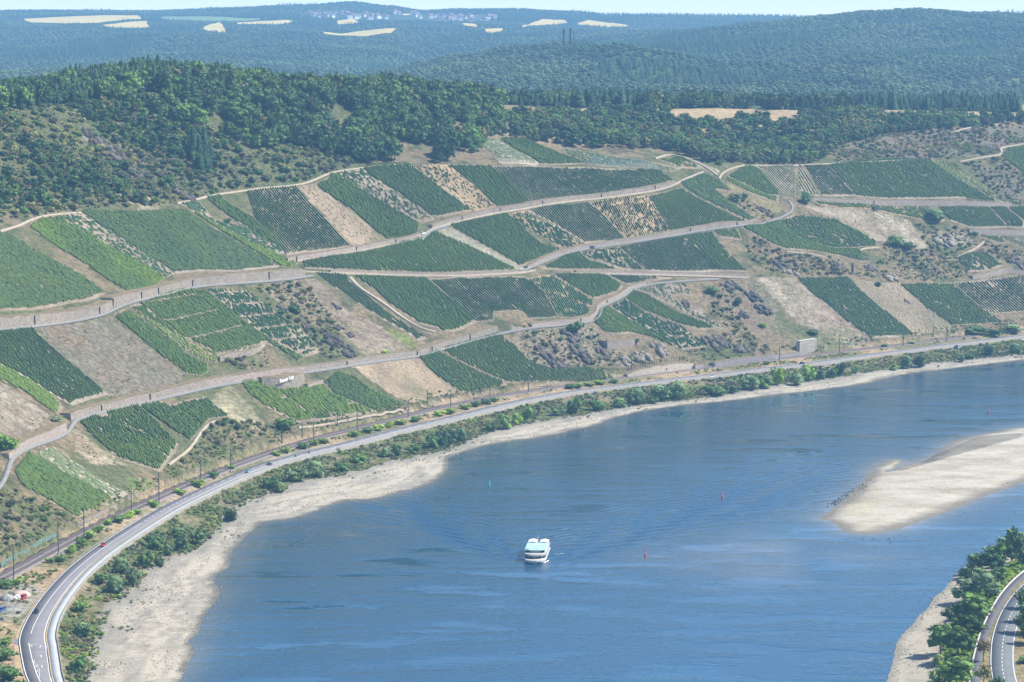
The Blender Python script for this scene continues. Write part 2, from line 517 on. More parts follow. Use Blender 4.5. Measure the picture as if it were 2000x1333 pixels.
def terrain_colours():
    c, u, v, n1, n2, n3 = paint(XX, YY, ZZ)
    pale = np.array([.44, .395, .32]); grit = np.array([.235, .22, .19]); wet = np.array([.135, .13, .11])
    tl = wline(T_PX, 2.1, 6)
    dT = sdist(XX, YY, tl)
    beach = (dP < 0) & (dS > -40) & (dT < 2) & (dSR < 0)
    n4 = fbm(XX / 5, YY / 5, 57, 2); w = smooth(-.15, .45, n2 * .7 + n4 * .6 + n1 * .6)[..., None]
    w = smooth(-.1, .4, fbm(dS / 5, (.35 * XX + .94 * YY) / 34, 59, 3) + .5 * n4)[..., None]
    bc = pale * (1 - .6 * w) + grit * .6 * w
    ln_ = smooth(.72, .95, np.sin(dS * .75 + 5 * n1))[..., None]; bc = bc * (1 - .22 * ln_)
    top = smooth(-14, 0, dT + 6 * n2)[..., None]
    bc = bc * (1 - .8 * top) + grit * .8 * top
    edge = (1 - smooth(0.4, 4.2, dS + 2.2 * n2 + 1.5 * n1))[..., None]
    bc = bc * (1 - edge) + wet * edge
    c[beach] = bc[beach]
    bk = (dP < 0) & (dT >= 2)
    g = smooth(-.35, .3, n2 + .5 * n1)[..., None]
    kc = np.array([.20, .18, .11]) * (1 - g) + np.array([.11, .135, .05]) * g
    c[bk] = kc[bk]
    mid = (dP >= 0) & (D < 0)
    g = smooth(-.3, .4, n1 + .4 * n2)[..., None]
    mc = np.array([.36, .27, .18]) * (1 - g) + np.array([.17, .165, .08]) * g
    c[mid] = mc[mid]
    rb = dSR > -30
    rb &= (dS < 0)
    r = np.clip(dSR / (dSR - dW + 1e-6), 0, 1)
    rc = pale * .92 * (1 - .4 * w) + grit * .4 * w
    e2 = (1 - smooth(.3, 3.5, dSR + 1.5 * n2))[..., None]
    rc = rc * (1 - e2) + np.array([.27, .25, .2]) * e2
    gr = np.array([.12, .15, .05])
    s = smooth(.5, .62, r)[..., None]
    rc = rc * (1 - s) + gr * s
    rc[dW > 3.5] = np.array([.27, .22, .12])
    c[rb] = rc[rb]
    # plateau stubble and forest floor above the vineyards
    hi = smooth(150, 160, ZZ) * smooth(900, 1150, u) * (D > 0)
    c = c * (1 - hi[..., None]) + np.array([.40, .31, .19]) * hi[..., None]
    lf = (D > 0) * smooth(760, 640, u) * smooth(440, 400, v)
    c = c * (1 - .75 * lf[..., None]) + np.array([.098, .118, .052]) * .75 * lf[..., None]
    # bare earth, gravel yards and bright verges seen in the photograph
    for poly, col, soft in PATCHES:
        m = inpoly(u + 5 * n2, v + 4 * n1, poly) & (dP > -60)
        k = (soft * (0.75 + 0.25 * np.clip(n2 * 2, -1, 1)))[m][:, None]
        c[m] = c[m] * (1 - k) + np.array(col) * k * (1 + .45 * n2 + .3 * n1)[m][:, None] * np.where(n3[m] + n1[m] > .15, np.array([[.92, .97, .98]]).T, 1).T
    al = np.where(beach | (rb & (r < .55)), 0.0, 1.0)
    return np.concatenate([c, al[..., None]], -1)

PATCHES = [
    (Z('E', [(270, 300), (820, 225), (1390, 660), (1320, 720), (820, 835), (330, 400)]), (.20, .165, .14), .7),
    (Z('F', [(430, 90), (700, 330), (950, 450), (1150, 590), (1020, 640), (800, 660), (560, 420), (400, 200)]), (.27, .225, .175), .9),
    (Z('F', [(0, 150), (420, 90), (620, 330), (560, 420), (180, 280)]), (.21, .175, .125), .8),
    (Z('F', [(960, 450), (1080, 470), (1220, 590), (1120, 600)]), (.17, .22, .06), .8),
    (Z('G', [(0, 440), (250, 470), (640, 420), (800, 620), (900, 760), (600, 740), (200, 720), (60, 640)]), (.23, .19, .15), .75),
    (Z('G', [(1260, 260), (1420, 300), (1460, 400), (1300, 330)]), (.27, .225, .185), .9),
    (Z('G', [(1560, 110), (1980, 80), (1980, 560), (1700, 470), (1560, 330), (1400, 200)]), (.22, .18, .14), .6),
    (Z('H', [(0, 90), (290, 90), (860, 570), (700, 600), (300, 430), (100, 210)]), (.33, .265, .21), .9),
    (Z('H', [(440, 470), (640, 430), (870, 580), (560, 640), (460, 600)]), (.20, .19, .11), .7),
    (Z('D', [(320, 650), (900, 700), (1130, 770), (1270, 960), (1240, 985), (890, 915), (560, 740)]), (.37, .30, .23), .9),
    (Z('C', [(1590, 480), (1990, 640), (2000, 700), (1700, 590)]), (.27, .25, .12), .9),
    (Z('C', [(1250, 285), (1400, 330), (1560, 410), (1500, 430), (1290, 330)]), (.36, .29, .22), .9),
    (Z('E', [(0, 700), (430, 980), (480, 1040), (300, 1120), (0, 1090)]), (.32, .275, .225), .9),
    (Z('E', [(480, 1060), (600, 1080), (700, 1180), (960, 1333), (700, 1333), (560, 1200)]), (.36, .29, .215), .9),
    (Z('L', [(690, 215), (880, 220), (760, 290), (700, 270)]), (.15, .22, .06), .9),
    (Z('E', [(1700, 740), (1980, 1020), (1980, 1100), (1700, 980), (1560, 870)]), (.33, .28, .19), .8),
    (Z('L', [(0, 830), (60, 770), (200, 790), (250, 830), (200, 880), (100, 1020), (0, 960)]), (.30, .28, .26), .95),
    (Z('L', [(180, 730), (330, 700), (250, 810), (190, 790)]), (.46, .33, .20), .9),
    (Z('L', [(0, 960), (100, 1030), (110, 1130), (0, 1090)]), (.38, .28, .18), .9),
    (Z('A', [(1000, 600), (1100, 560), (1220, 700), (1040, 700)]), (.36, .29, .22), .8),
    (Z('A', [(820, 510), (900, 540), (1000, 640), (940, 640)]), (.38, .31, .25), .8),
    (Z('A', [(620, 110), (760, 150), (1090, 380), (1040, 440), (860, 330), (600, 200)]), (.20, .19, .18), .7),
    (Z('D', [(540, 190), (600, 200), (580, 240), (510, 230)]), (.36, .31, .21), .8),
    (Z('D', [(900, 100), (1980, 60), (1980, 180), (1700, 300), (1300, 300), (900, 290)]), (.165, .145, .12), .75),
    (Z('D', [(1600, 330), (1980, 440), (1980, 640), (1700, 520)]), (.165, .145, .12), .75),
    (Z('D', [(1280, 840), (1560, 870), (1640, 940), (1340, 980)]), (.27, .23, .19), .8),
]

# ------------------------------------------------------------------ build the ground
def build_terrain():
    ny, nx = ZZ.shape
    keep = (np.abs(XX) < 0.205 * YY + 130) & ~((ZZ < -1.2))
    idx = np.arange(ny * nx).reshape(ny, nx)
    k = keep[:-1, :-1] & keep[1:, :-1] & keep[:-1, 1:] & keep[1:, 1:]
    f = np.stack([idx[:-1, :-1][k], idx[:-1, 1:][k], idx[1:, 1:][k], idx[1:, :-1][k]], -1)
    used, inv = np.unique(f, return_inverse=True)
    v = np.stack([XX.ravel(), YY.ravel(), ZZ.ravel()], -1)[used]
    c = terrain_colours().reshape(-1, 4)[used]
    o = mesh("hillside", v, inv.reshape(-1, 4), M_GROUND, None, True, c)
    o['kind'] = 'structure'
build_terrain()

FIELDS_FAR = [  # stubble fields and meadows on the far plateau (image outlines)
    ([(42, 38), (120, 34), (200, 31), (270, 31), (278, 38), (240, 40), (190, 46), (130, 47), (60, 45)], 0),
    ([(200, 50), (240, 45), (288, 42), (293, 55), (250, 56), (210, 54)], 0),
    ([(300, 34), (400, 33), (480, 37), (530, 37), (480, 42), (400, 42), (330, 40)], 1),
    ([(390, 56), (430, 44), (440, 58), (442, 66), (410, 63)], 0),
    ([(440, 46), (560, 40), (582, 43), (540, 49), (460, 48)], 0),
    ([(655, 42), (690, 37), (705, 46), (660, 49)], 0),
    ([(617, 63), (700, 62), (775, 56), (765, 66), (700, 72), (640, 68)], 0),
    ([(785, 28), (803, 28), (800, 31), (788, 31)], 0),
    ([(898, 46), (930, 48), (936, 54), (905, 51)], 0),
    ([(935, 59), (984, 56), (980, 62), (955, 66)], 0),
    ([(1015, 52), (1060, 38), (1105, 40), (1108, 46), (1060, 50), (1020, 54)], 0),
    ([(1128, 46), (1150, 40), (1200, 46), (1240, 53), (1190, 54), (1130, 50)], 0),
]

def strips(poly, ang, w):
    """parallel lines at spacing w over a plan outline: list of (offset, start, end) in a frame turned by ang"""
    ca, sa = math.cos(ang), math.sin(ang)
    p = np.asarray(poly, float)[:, :2]
    t = p[:, 0] * ca + p[:, 1] * sa; o = -p[:, 0] * sa + p[:, 1] * ca
    out = []
    n = np.arange(math.ceil(o.min() / w), math.floor(o.max() / w) + 1)
    for k in n:
        q = k * w + 1e-4
        xs = []
        for i in range(len(p)):
            j = (i + 1) % len(p)
            if (o[i] > q) != (o[j] > q):
                xs.append(t[i] + (q - o[i]) / (o[j] - o[i]) * (t[j] - t[i]))
        xs.sort()
        out += [(q, a, b) for a, b in zip(xs[::2], xs[1::2]) if b - a > w * .6]
    return out, ca, sa

def sheet(name, poly, ang, w, lift, mat, seg=3.0, h=None, cols=None, parent=None):
    """a sheet of ground laid over the terrain inside a plan outline"""
    h = h or H
    st, ca, sa = strips(poly, ang, w)
    V, F, C = [], [], []
    b = 0
    for q, t0, t1 in st:
        n = max(2, int((t1 - t0) / seg) + 1)
        t = np.linspace(t0, t1, n)
        for s in (-w / 2, w / 2):
            x = t * ca - (q + s) * sa; y = t * sa + (q + s) * ca
            V.append(np.stack([x, y, h(x, y) + lift], -1))
        i = np.arange(n - 1)
        F.append(np.stack([b + i, b + i + 1, b + n + i + 1, b + n + i], -1))
        b += 2 * n
    if not V: return None
    V = np.concatenate(V); F = np.concatenate(F)
    return mesh(name, V, F, mat, parent, False, None if cols is None else cols(V))

def far_hills():
    xs = np.arange(-2900, 2900.1, 32.0); ys = np.concatenate([np.arange(2960, 6500, 28.0), np.arange(6500, 9801, 44.0)])
    A, B = np.meshgrid(xs, ys)
    z = HF(A, B)
    keep = np.abs(A) < .225 * B + 260
    idx = np.arange(A.size).reshape(A.shape)
    k = keep[:-1, :-1] & keep[1:, 1:] & keep[1:, :-1] & keep[:-1, 1:]
    f = np.stack([idx[:-1, :-1][k], idx[:-1, 1:][k], idx[1:, 1:][k], idx[1:, :-1][k]], -1)
    used, inv = np.unique(f, return_inverse=True)
    v = np.stack([A.ravel(), B.ravel(), z.ravel()], -1)[used]
    n1 = fbm(v[:, 0] / 260, v[:, 1] / 260, 61, 3)
    n2 = fbm(v[:, 0] / 60, v[:, 1] / 60, 63, 2)
    a = smooth(.25, .55, n1 + .4 * n2)[:, None]
    c = np.array([.065, .10, .04]) * (1 - a) + np.array([.15, .16, .07]) * a
    mesh("far_hills", v, inv.reshape(-1, 4), M_GROUND, None, True, c)['kind'] = 'structure'
    st = plain("stubble", (.54, .43, .17), .95, .05, 0, .12, .02)
    me_ = plain("meadow", (.17, .24, .11), .95, .05, 0, .15, .02)
    pl = []
    for k, (p, kind) in enumerate(FIELDS_FAR):
        w = fcast(p)
        pl.append(w[:, :2])
        o = sheet("stubble_field" if kind == 0 else "meadow", w, 0.0, 8.0, 1.2, me_ if kind else st, 12.0, HF)
        if o: o['kind'] = 'structure'
    return pl
FAR_POLY = far_hills()

# ------------------------------------------------------------------ river
BOW = np.array(px(1043.0, 1103.0, 0.0)); BAX = np.array([0.085, 0.9964])       # bow of the ship; unit vector pointing astern
def build_river():
    xs = np.unique(np.concatenate([np.arange(-330, -90, 9.0), np.arange(-90, 190, 1.0), np.arange(190, 720, 9.0)]))
    ys = np.unique(np.concatenate([np.arange(780, 1040, 6.5), np.arange(1040, 1460, 1.25), np.arange(1460, 2300, 10.0)]))
    A, B = np.meshgrid(xs, ys)
    rx, ry = A - BOW[0], B - BOW[1]
    a = rx * BAX[0] + ry * BAX[1]; b = rx * BAX[1] - ry * BAX[0]
    z = np.zeros(A.shape)
    ab = np.abs(b)
    wob = 1.5 * fbm(A / 30, B / 30, 71, 2)
    for tn, ph, lam, am, wd in ((0.62, 34, 7.5, .40, 7), (0.45, 42, 6.0, .32, 8), (0.34, 52, 4.8, .17, 9)):
        env = np.exp(-((ab - 3.5 - a * tn) / (wd + .12 * np.maximum(a, 0))) ** 2) * smooth(-4, 6, a) * np.exp(-np.maximum(a, 0) / 210)
        p = R(ph)
        z += am * env * np.sin(2 * math.pi / lam * (ab * math.sin(p) - a * math.cos(p) + wob) + (1.2 if tn < .5 else 0))
    fr = np.exp(-(ab / 8) ** 2) * smooth(20, 35, a) * np.exp(-np.maximum(a - 30, 0) / 60)
    z += .05 * fr * fbm(A / 2.2, B / 2.2, 77, 2)
    # sand showing through shallow water round the bar and off the left beach
    bar = wline(BAR_PX, 0.0, 8, 1)
    db = np.abs(sdist(A, B, np.vstack([bar, bar[:1]])))
    inside = inpoly(A, B, bar)
    u, v = project(A, B, 0 * A)
    nz = fbm(A / 28, B / 40, 81, 3)
    sh = np.exp(-np.maximum(db - 1, 0) / 9.0) * .6
    far = np.exp(-(((u - 1490) / 260) ** 2 + ((v - 1085) / 55) ** 2)) * (0.24 + .4 * nz)
    sl = np.exp(-np.maximum(-sdist(A, B, SN), 0) / 7.0) * .45
    s = np.clip(np.maximum(np.maximum(sh, far), sl), 0, 1)
    s[inside] = 1
    c = np.array([.009, .050, .098]) * (1 - s[..., None]) + np.array([.19, .165, .13]) * s[..., None]
    g = smooth(.1, .5, fbm(A / 60, B / 90, 83, 2))[..., None]
    c = c * (1 + .25 * g)
    idx = np.arange(A.size).reshape(A.shape)
    f = np.stack([idx[:-1, :-1].ravel(), idx[:-1, 1:].ravel(), idx[1:, 1:].ravel(), idx[1:, :-1].ravel()], -1)
    t = NT("river_water"); p = t.pos()
    t.col(t.attr()); t.b.inputs['Roughness'].default_value = .06; t.b.inputs['IOR'].default_value = 1.6
    mp = t.n('ShaderNodeMapping'); mp.inputs['Scale'].default_value = (1.0, .55, 1.0); mp.inputs['Rotation'].default_value = (0, 0, .25)
    t.l(p, mp.inputs['Vector'])
    w1 = t.noise(mp.outputs[0], .55, 3, .6); w2 = t.noise(mp.outputs[0], .13, 3, .55); mp2 = t.n('ShaderNodeMapping'); mp2.inputs['Scale'].default_value = (.35, 1.0, 1.0); t.l(p, mp2.inputs['Vector']); big = t.noise(mp2.outputs[0], .045, 5, .6)
    hgt = t.math('ADD', t.math('MULTIPLY', w1, t.ramp(big, [(.42, (.04,) * 3), (.56, (1.0,) * 3)])), t.math('MULTIPLY', w2, .45))
    t.bump(hgt, 1.0, .34)
    mesh("river", np.stack([A.ravel(), B.ravel(), z.ravel()], -1), f, t.m, None, True, c.reshape(-1, 3))['kind'] = 'structure'

BAR_PX = [(1600, 1013), (1623, 998), (1654, 969), (1686, 942), (1697, 926), (1708, 913), (1735, 899), (1758, 896), (1775, 904), (1796, 900), (1830, 887), (1850, 868),
          (1875, 858), (1909, 850), (1947, 844), (1976, 837), (2010, 835), (2150, 822), (2150, 885), (2000, 942), (1965, 955), (1920, 971), (1875, 991), (1830, 1007),
          (1785, 1023), (1758, 1034), (1717, 1042), (1681, 1044), (1650, 1041), (1641, 1030), (1623, 1019)]
build_river()

def build_bar():
    bar = wline(BAR_PX, 0.0, 5, 1)
    x0, y0 = bar.min(0); x1, y1 = bar.max(0)
    xs = np.arange(x0 - 4, x1 + 4, 2.0); ys = np.arange(y0 - 4, y1 + 4, 2.0)
    A, B = np.meshgrid(xs, ys)
    d = sdist(A, B, np.vstack([bar, bar[:1]]))
    ins = inpoly(A, B, bar)
    d = np.where(ins, np.abs(d), -np.abs(d))
    z = np.clip(d, -6, 14) * .085 + .18 * fbm(A / 15, B / 22, 91, 3) * smooth(1, 8, d)
    u, v = project(A, B, 0 * A)
    pool = inpoly(u, v, Z('T', [(730, 640), (800, 600), (890, 530), (1070, 515), (1180, 500), (1050, 560), (900, 600), (780, 650)]))
    z = np.where(pool, -.12, z)
    idx = np.arange(A.size).reshape(A.shape)
    kp = d > -5
    k = kp[:-1, :-1] & kp[1:, 1:] & kp[1:, :-1] & kp[:-1, 1:]
    f = np.stack([idx[:-1, :-1][k], idx[:-1, 1:][k], idx[1:, 1:][k], idx[1:, :-1][k]], -1)
    n = fbm(A / 30, B / 12, 93, 3); n2 = fbm(A / 6, B / 3, 94, 2)
    c = np.array([.43, .39, .32]) + .11 * n[..., None] + .05 * n2[..., None]
    up = smooth(.05, .95, z + .25 * n)[..., None]
    c = c * up + np.array([.19, .175, .145]) * (1 - up)
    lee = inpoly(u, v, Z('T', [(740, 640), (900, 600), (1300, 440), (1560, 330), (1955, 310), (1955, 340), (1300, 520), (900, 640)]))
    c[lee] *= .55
    fl = inpoly(u, v, Z('T', [(380, 960), (460, 900), (700, 900), (640, 1000), (440, 1020)]))
    c[fl] *= np.array([.95, .97, .88])
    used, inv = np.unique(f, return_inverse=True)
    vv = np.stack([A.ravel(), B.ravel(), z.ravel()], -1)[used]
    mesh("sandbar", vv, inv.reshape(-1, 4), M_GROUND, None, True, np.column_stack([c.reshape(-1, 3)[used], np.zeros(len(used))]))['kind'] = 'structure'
build_bar()

# ------------------------------------------------------------------ roads, cycle path, railway
M_ASPH = plain("asphalt", (.172, .166, .176), .9, .2, 0, .10, .15)
M_ASPH2 = plain("asphalt_far_bank", (.135, .145, .150), .9, .2, 0, .10, .2)
M_CYC = plain("pale_concrete", (.34, .36, .37), .9, .2, 0, .08, .3)
M_PAINT = plain("road_paint", (.62, .62, .61), .7, .3, 0, .05, 2.0)
M_KERB = plain("kerb_stone", (.42, .40, .36), .9, .2, 0, .12, .8)
M_STEEL = plain("galvanised_steel", (.50, .52, .52), .45, .5, .5, .1, 2)
M_DIRT = plain("track_dirt", (.34, .285, .215), .95, .1, 0, .15, .3)
M_LANE = plain("worn_lane", (.205, .20, .19), .9, .2, 0, .1, .3)
M_TAN = plain("dry_verge", (.36, .27, .16), .95, .1, 0, .25, .4)

def band(line, o0, o1, z, name, mat, parent=None, kind=None, thick=0.0):
    """a flat ribbon between two sideways offsets of a line"""
    a = offset(line, o0); b = offset(line, o1)
    n = len(line)
    zz = np.full(n, z) if np.ndim(z) == 0 else z
    top = np.concatenate([np.column_stack([a, zz]), np.column_stack([b, zz])])
    i = np.arange(n - 1)
    f = [np.stack([i, n + i, n + i + 1, i + 1], -1)]
    v = top
    if thick:
        lo = top.copy(); lo[:, 2] -= thick
        v = np.concatenate([top, lo])
        f.append(np.stack([i, i + 1, 2 * n + i + 1, 2 * n + i], -1))
        f.append(np.stack([n + i, 3 * n + i, 3 * n + i + 1, n + i + 1], -1))
    o = mesh(name, v, np.concatenate(f), mat, parent)
    if kind: o['kind'] = kind
    return o

def dashes(line, off, w, on, off_len, z, name, mat, s0=0, s1=1e9, parent=None):
    p = resample(np.column_stack([offset(line, off)]), 1.0)
    nn = normals(p)
    V, F = [], []
    s = s0
    while s + on < min(len(p) - 2, s1):
        i0, i1 = int(s), int(s + on)
        b = len(V)
        for i in (i0, i1):
            for k in (-w / 2, w / 2):
                V.append((*(p[i] + nn[i] * k), z))
        F.append((b, b + 1, b + 3, b + 2))
        s += on + off_len
    o = mesh(name, V, F, mat, parent)
    o['kind'] = 'structure'
    return o

LNF = resample(np.column_stack([LN, ROADW]), 4.0)
LNl, WD = LNF[:, :2], LNF[:, 2]
Zr = ROAD_Z + 0.14
band(LNl, 0.5, -(WD + 0.35), Zr, "main_road", M_ASPH, None, 'structure', .3)
band(LNl, 0.16, -0.16, Zr + .012, "road_edge_line", M_PAINT, None, 'structure')
band(LNl, -(WD - 0.16), -(WD + 0.16), Zr + .012, "road_edge_line", M_PAINT, None, 'structure')
sL = np.concatenate([[0], np.cumsum(np.linalg.norm(np.diff(LNl, axis=0), axis=1))])
s_of = lambda vv: float(np.interp(-vv, -project(LNl[:, 0], LNl[:, 1], Zr)[1], sL))
s_a, s_b, s_c = s_of(1240.0), s_of(1020.0), s_of(1255.0)
mid = LNl[(sL > s_a) & (sL < s_b)]
band(mid, -3.75, -3.99, Zr + .012, "road_centre_line", M_PAINT, None, 'structure')
dashes(LNl, -3.87, .26, 3, 3, Zr + .012, "road_centre_dash", M_PAINT, s_b + 2, s_b + 60)
dashes(LNl, -3.87, .26, 4, 6.5, Zr + .012, "road_centre_dash", M_PAINT, s_b + 62)
near = LNl[sL < s_c]
sn = sL[sL < s_c]
nc = -np.interp(sn, [0, s_of(1333.0), s_of(1310.0), s_of(1290.0), s_c], [3.9, 3.9, 3.8, 3.6, 3.4])
band(near, nc - .14, nc + .14, Zr + .012, "road_centre_line", M_PAINT, None, 'structure')
s_d, s_e = s_of(1292.0), s_of(1328.0)
m2 = (sL > s_e) & (sL < s_d)
hat = LNl[m2]; sh_ = sL[m2]
ho = np.interp(sh_, [s_e, (s_e + s_d) / 2, s_d], [4.2, 5.4, 3.7])
band(hat, -ho - .08, -ho + .08, Zr + .012, "road_hatch_line", M_PAINT, None, 'structure')
hb = MB()
for sx in np.linspace(s_e + 6, s_d - 6, 3):
    i = int(np.searchsorted(sL, sx))
    n_ = normals(LNl)[i]; w_ = np.interp(sx, sh_, ho)
    p0 = LNl[i] - n_ * 3.8; p1 = LNl[i + 1] - n_ * w_
    d_ = (p1 - p0); L_ = np.linalg.norm(d_); q = np.array([-d_[1], d_[0]]) / L_ * .12
    hb.add([(*(p0 - q), Zr + .013), (*(p1 - q), Zr + .013), (*(p1 + q), Zr + .013), (*(p0 + q), Zr + .013)], [(0, 1, 2, 3)])
hb.build("road_hatch_bars", M_PAINT)['kind'] = 'structure'

def arrow(u, v, rz, turn=0):
    x, y = px(u, v, Zr); s = 1.0
    P = [(-.1, -2), (.1, -2), (.1, .3), (.45, .3), (0, 1.6), (-.45, .3), (-.1, .3)]
    if turn: P = [(-.1, -2), (.1, -2), (.1, .6), (-.5, .6), (-.5, 1.0), (-1.3, .4), (-.5, -.2), (-.5, .2), (-.1, .2)]
    c, s_ = math.cos(rz), math.sin(rz)
    o = mesh("road_arrow", [(float(x) + a * c - b * s_, float(y) + a * s_ + b * c, Zr + .014) for a, b in P], [tuple(range(len(P)))], M_PAINT)
    o['kind'] = 'structure'
for u, v, t in ((63, 1262, 1), (79, 1263, 0), (80, 1282, 0), (82, 1302, 0)):
    arrow(u, v, .25 if v > 1270 else .05, t)
mb = MB()
for k in range(6):
    x, y = px(55 + 3 * k, 1258.5, Zr); mb.box((float(x), float(y), Zr + .012), (.45, .5, .01))
mb.build("road_stop_dashes", M_PAINT)['kind'] = 'structure'

# verge and guard rails
band(LNl, 3.2, 0.6, ROAD_Z + .05, "road_verge", M_TAN, None, 'structure')
band(LNl, -(WD + 0.36), -(WD + 0.95), ROAD_Z + .2, "cycle_path_verge", M_TAN, None, 'structure', .3)
def guard_rail(line, o, s0, s1, label):
    ss = np.concatenate([[0], np.cumsum(np.linalg.norm(np.diff(line, axis=0), axis=1))])
    m = (ss >= s0) & (ss <= s1)
    seg = resample(offset(line, o)[m], 4.0)
    root = empty("guard_rail", (*seg[0], ROAD_Z)); tag(root, label, "guard rail", "guard rails along the river road")
    n = len(seg); nn = normals(seg)
    V = []; 
    for dz, dn in ((.5, 0), (.62, .06), (.72, 0), (.72, .05), (.5, .05)):
        V.append(np.column_stack([seg + nn * dn - seg[0], np.full(n, dz)]))
    i = np.arange(n - 1); F = [np.stack([k * n + i, k * n + i + 1, (k + 1) * n + i + 1, (k + 1) * n + i], -1) for k in range(4)]
    mesh("beam", np.concatenate(V), np.concatenate(F), M_STEEL, root)
    pb = MB()
    for q in seg[::2]:
        pb.box((q[0] - seg[0][0], q[1] - seg[0][1], .3), (.09, .09, .7))
    o_ = pb.build("post", M_STEEL, root); o_['kind'] = 'stuff'
guard_rail(LNl, 1.0, s_of(1107.0), s_of(868.0), "grey steel guard rail on the hill side of the river road bend")
guard_rail(LNl, -(WD + .62), s_of(1330.0), s_of(1270.0), "short steel guard rail between the three lane road and the cycle path")
guard_rail(LNl, -(WD + .62), s_of(1200.0), s_of(830.0), "long steel guard rail between the road and the pale cycle path")
band(LNl, -(WD + 0.96), -(WD + 4.4), ROAD_Z + .16, "cycle_path", M_CYC, None, 'structure', .3)
band(LNl, -(WD + 4.02), -(WD + 4.2), ROAD_Z + .172, "cycle_path_line", M_PAINT, None, 'structure')
# river wall below the cycle path
rw = []
for o_, z_ in ((4.42, .22), (4.42, .62), (4.78, .62), (5.1, -3.2)):
    rw.append(np.column_stack([offset(LNl, -(WD + o_)), np.full(len(LNl), ROAD_Z + z_)]))
n = len(LNl); i = np.arange(n - 1)
t = NT("river_wall_stone"); p_ = t.pos()
t.col(t.ramp(t.noise(p_, .9, 5), [(.3, (.17, .16, .145)), (.7, (.31, .29, .26))])); t.rough(.95, .1)
o_ = mesh("river_wall", np.concatenate(rw), np.concatenate([np.stack([k * n + i, k * n + i + 1, (k + 1) * n + i + 1, (k + 1) * n + i], -1) for k in range(3)]), t.m)
tag(o_, "long grey stone wall carrying the cycle path above the river bank", "retaining wall")

# gravel yard side road at the lower left
x_, y_ = zip(*[tuple(map(float, px(a, b, ROAD_Z))) for a, b in [(57, 1183), (66, 1166), (88, 1150), (70, 1143), (56, 1157), (40, 1168), (28, 1186), (42, 1196), (34, 1221), (46, 1216)]])
mesh("lay_by", [(a, b, ROAD_Z + .06) for a, b in zip(x_, y_)], [tuple(range(len(x_)))], plain("yard_gravel", (.33, .30, .29), .95, .1, 0, .2, .5))['kind'] = 'structure'
x_, y_ = zip(*[tuple(map(float, px(a, b, ROAD_Z))) for a, b in [(10, 1246), (36, 1249), (37, 1262), (12, 1254)]])
mesh("side_road", [(a, b, ROAD_Z + .06) for a, b in zip(x_, y_)], [tuple(range(len(x_)))], M_ASPH)['kind'] = 'structure'

# railway: ballast, two tracks
M_BAL = plain("ballast", (.20, .175, .165), .95, .1, 0, .25, .8)
M_RAIL = plain("rusty_rail", (.11, .08, .07), .5, .4, .4, .15, 2)
M_TIE = plain("sleeper_bed", (.125, .105, .10), .95, .1, 0, .2, 1.2)
RNl = resample(RN, 6.0)
band(RNl, 5.4, -5.4, RAIL_Z + .10, "railway_bed", M_BAL, None, 'structure', .8)
for c_ in (2.2, -2.2):
    band(RNl, c_ + 1.3, c_ - 1.3, RAIL_Z + .16, "track_bed", M_TIE, None, 'structure')
    for s_ in (.72, -.72):
        band(RNl, c_ + s_ + .07, c_ + s_ - .07, RAIL_Z + .34, "rail", M_RAIL, None, 'structure', .17)

# right bank road and path
WNl = resample(WN, 3.0)
R2_PX = [(1975, 1480), (1952, 1375), (1941, 1333), (1936, 1310), (1935, 1290), (1937, 1250), (1950, 1207), (1970, 1172), (2000, 1140), (2060, 1095), (2200, 1010), (2450, 910)]
R2 = wline(R2_PX, 6.0, 3)
band(WNl, .35, -.25, 6.55, "path_wall", M_KERB, None, 'structure', 1.4)
band(WNl, -.26, -3.3, 6.10, "river_path", plain("dark_path", (.105, .10, .115), .9, .2, 0, .12, .4), None, 'structure', .3)
band(R2, .4, -8.6, 6.12, "bank_road", M_ASPH2, None, 'structure', .3)
band(R2, .14, -.14, 6.134, "bank_road_edge_line", M_PAINT, None, 'structure')
band(R2, -8.0, -8.28, 6.134, "bank_road_edge_line", M_PAINT, None, 'structure')
dashes(R2, -4.1, .24, 3, 3, 6.134, "bank_road_dash", M_PAINT, 2)

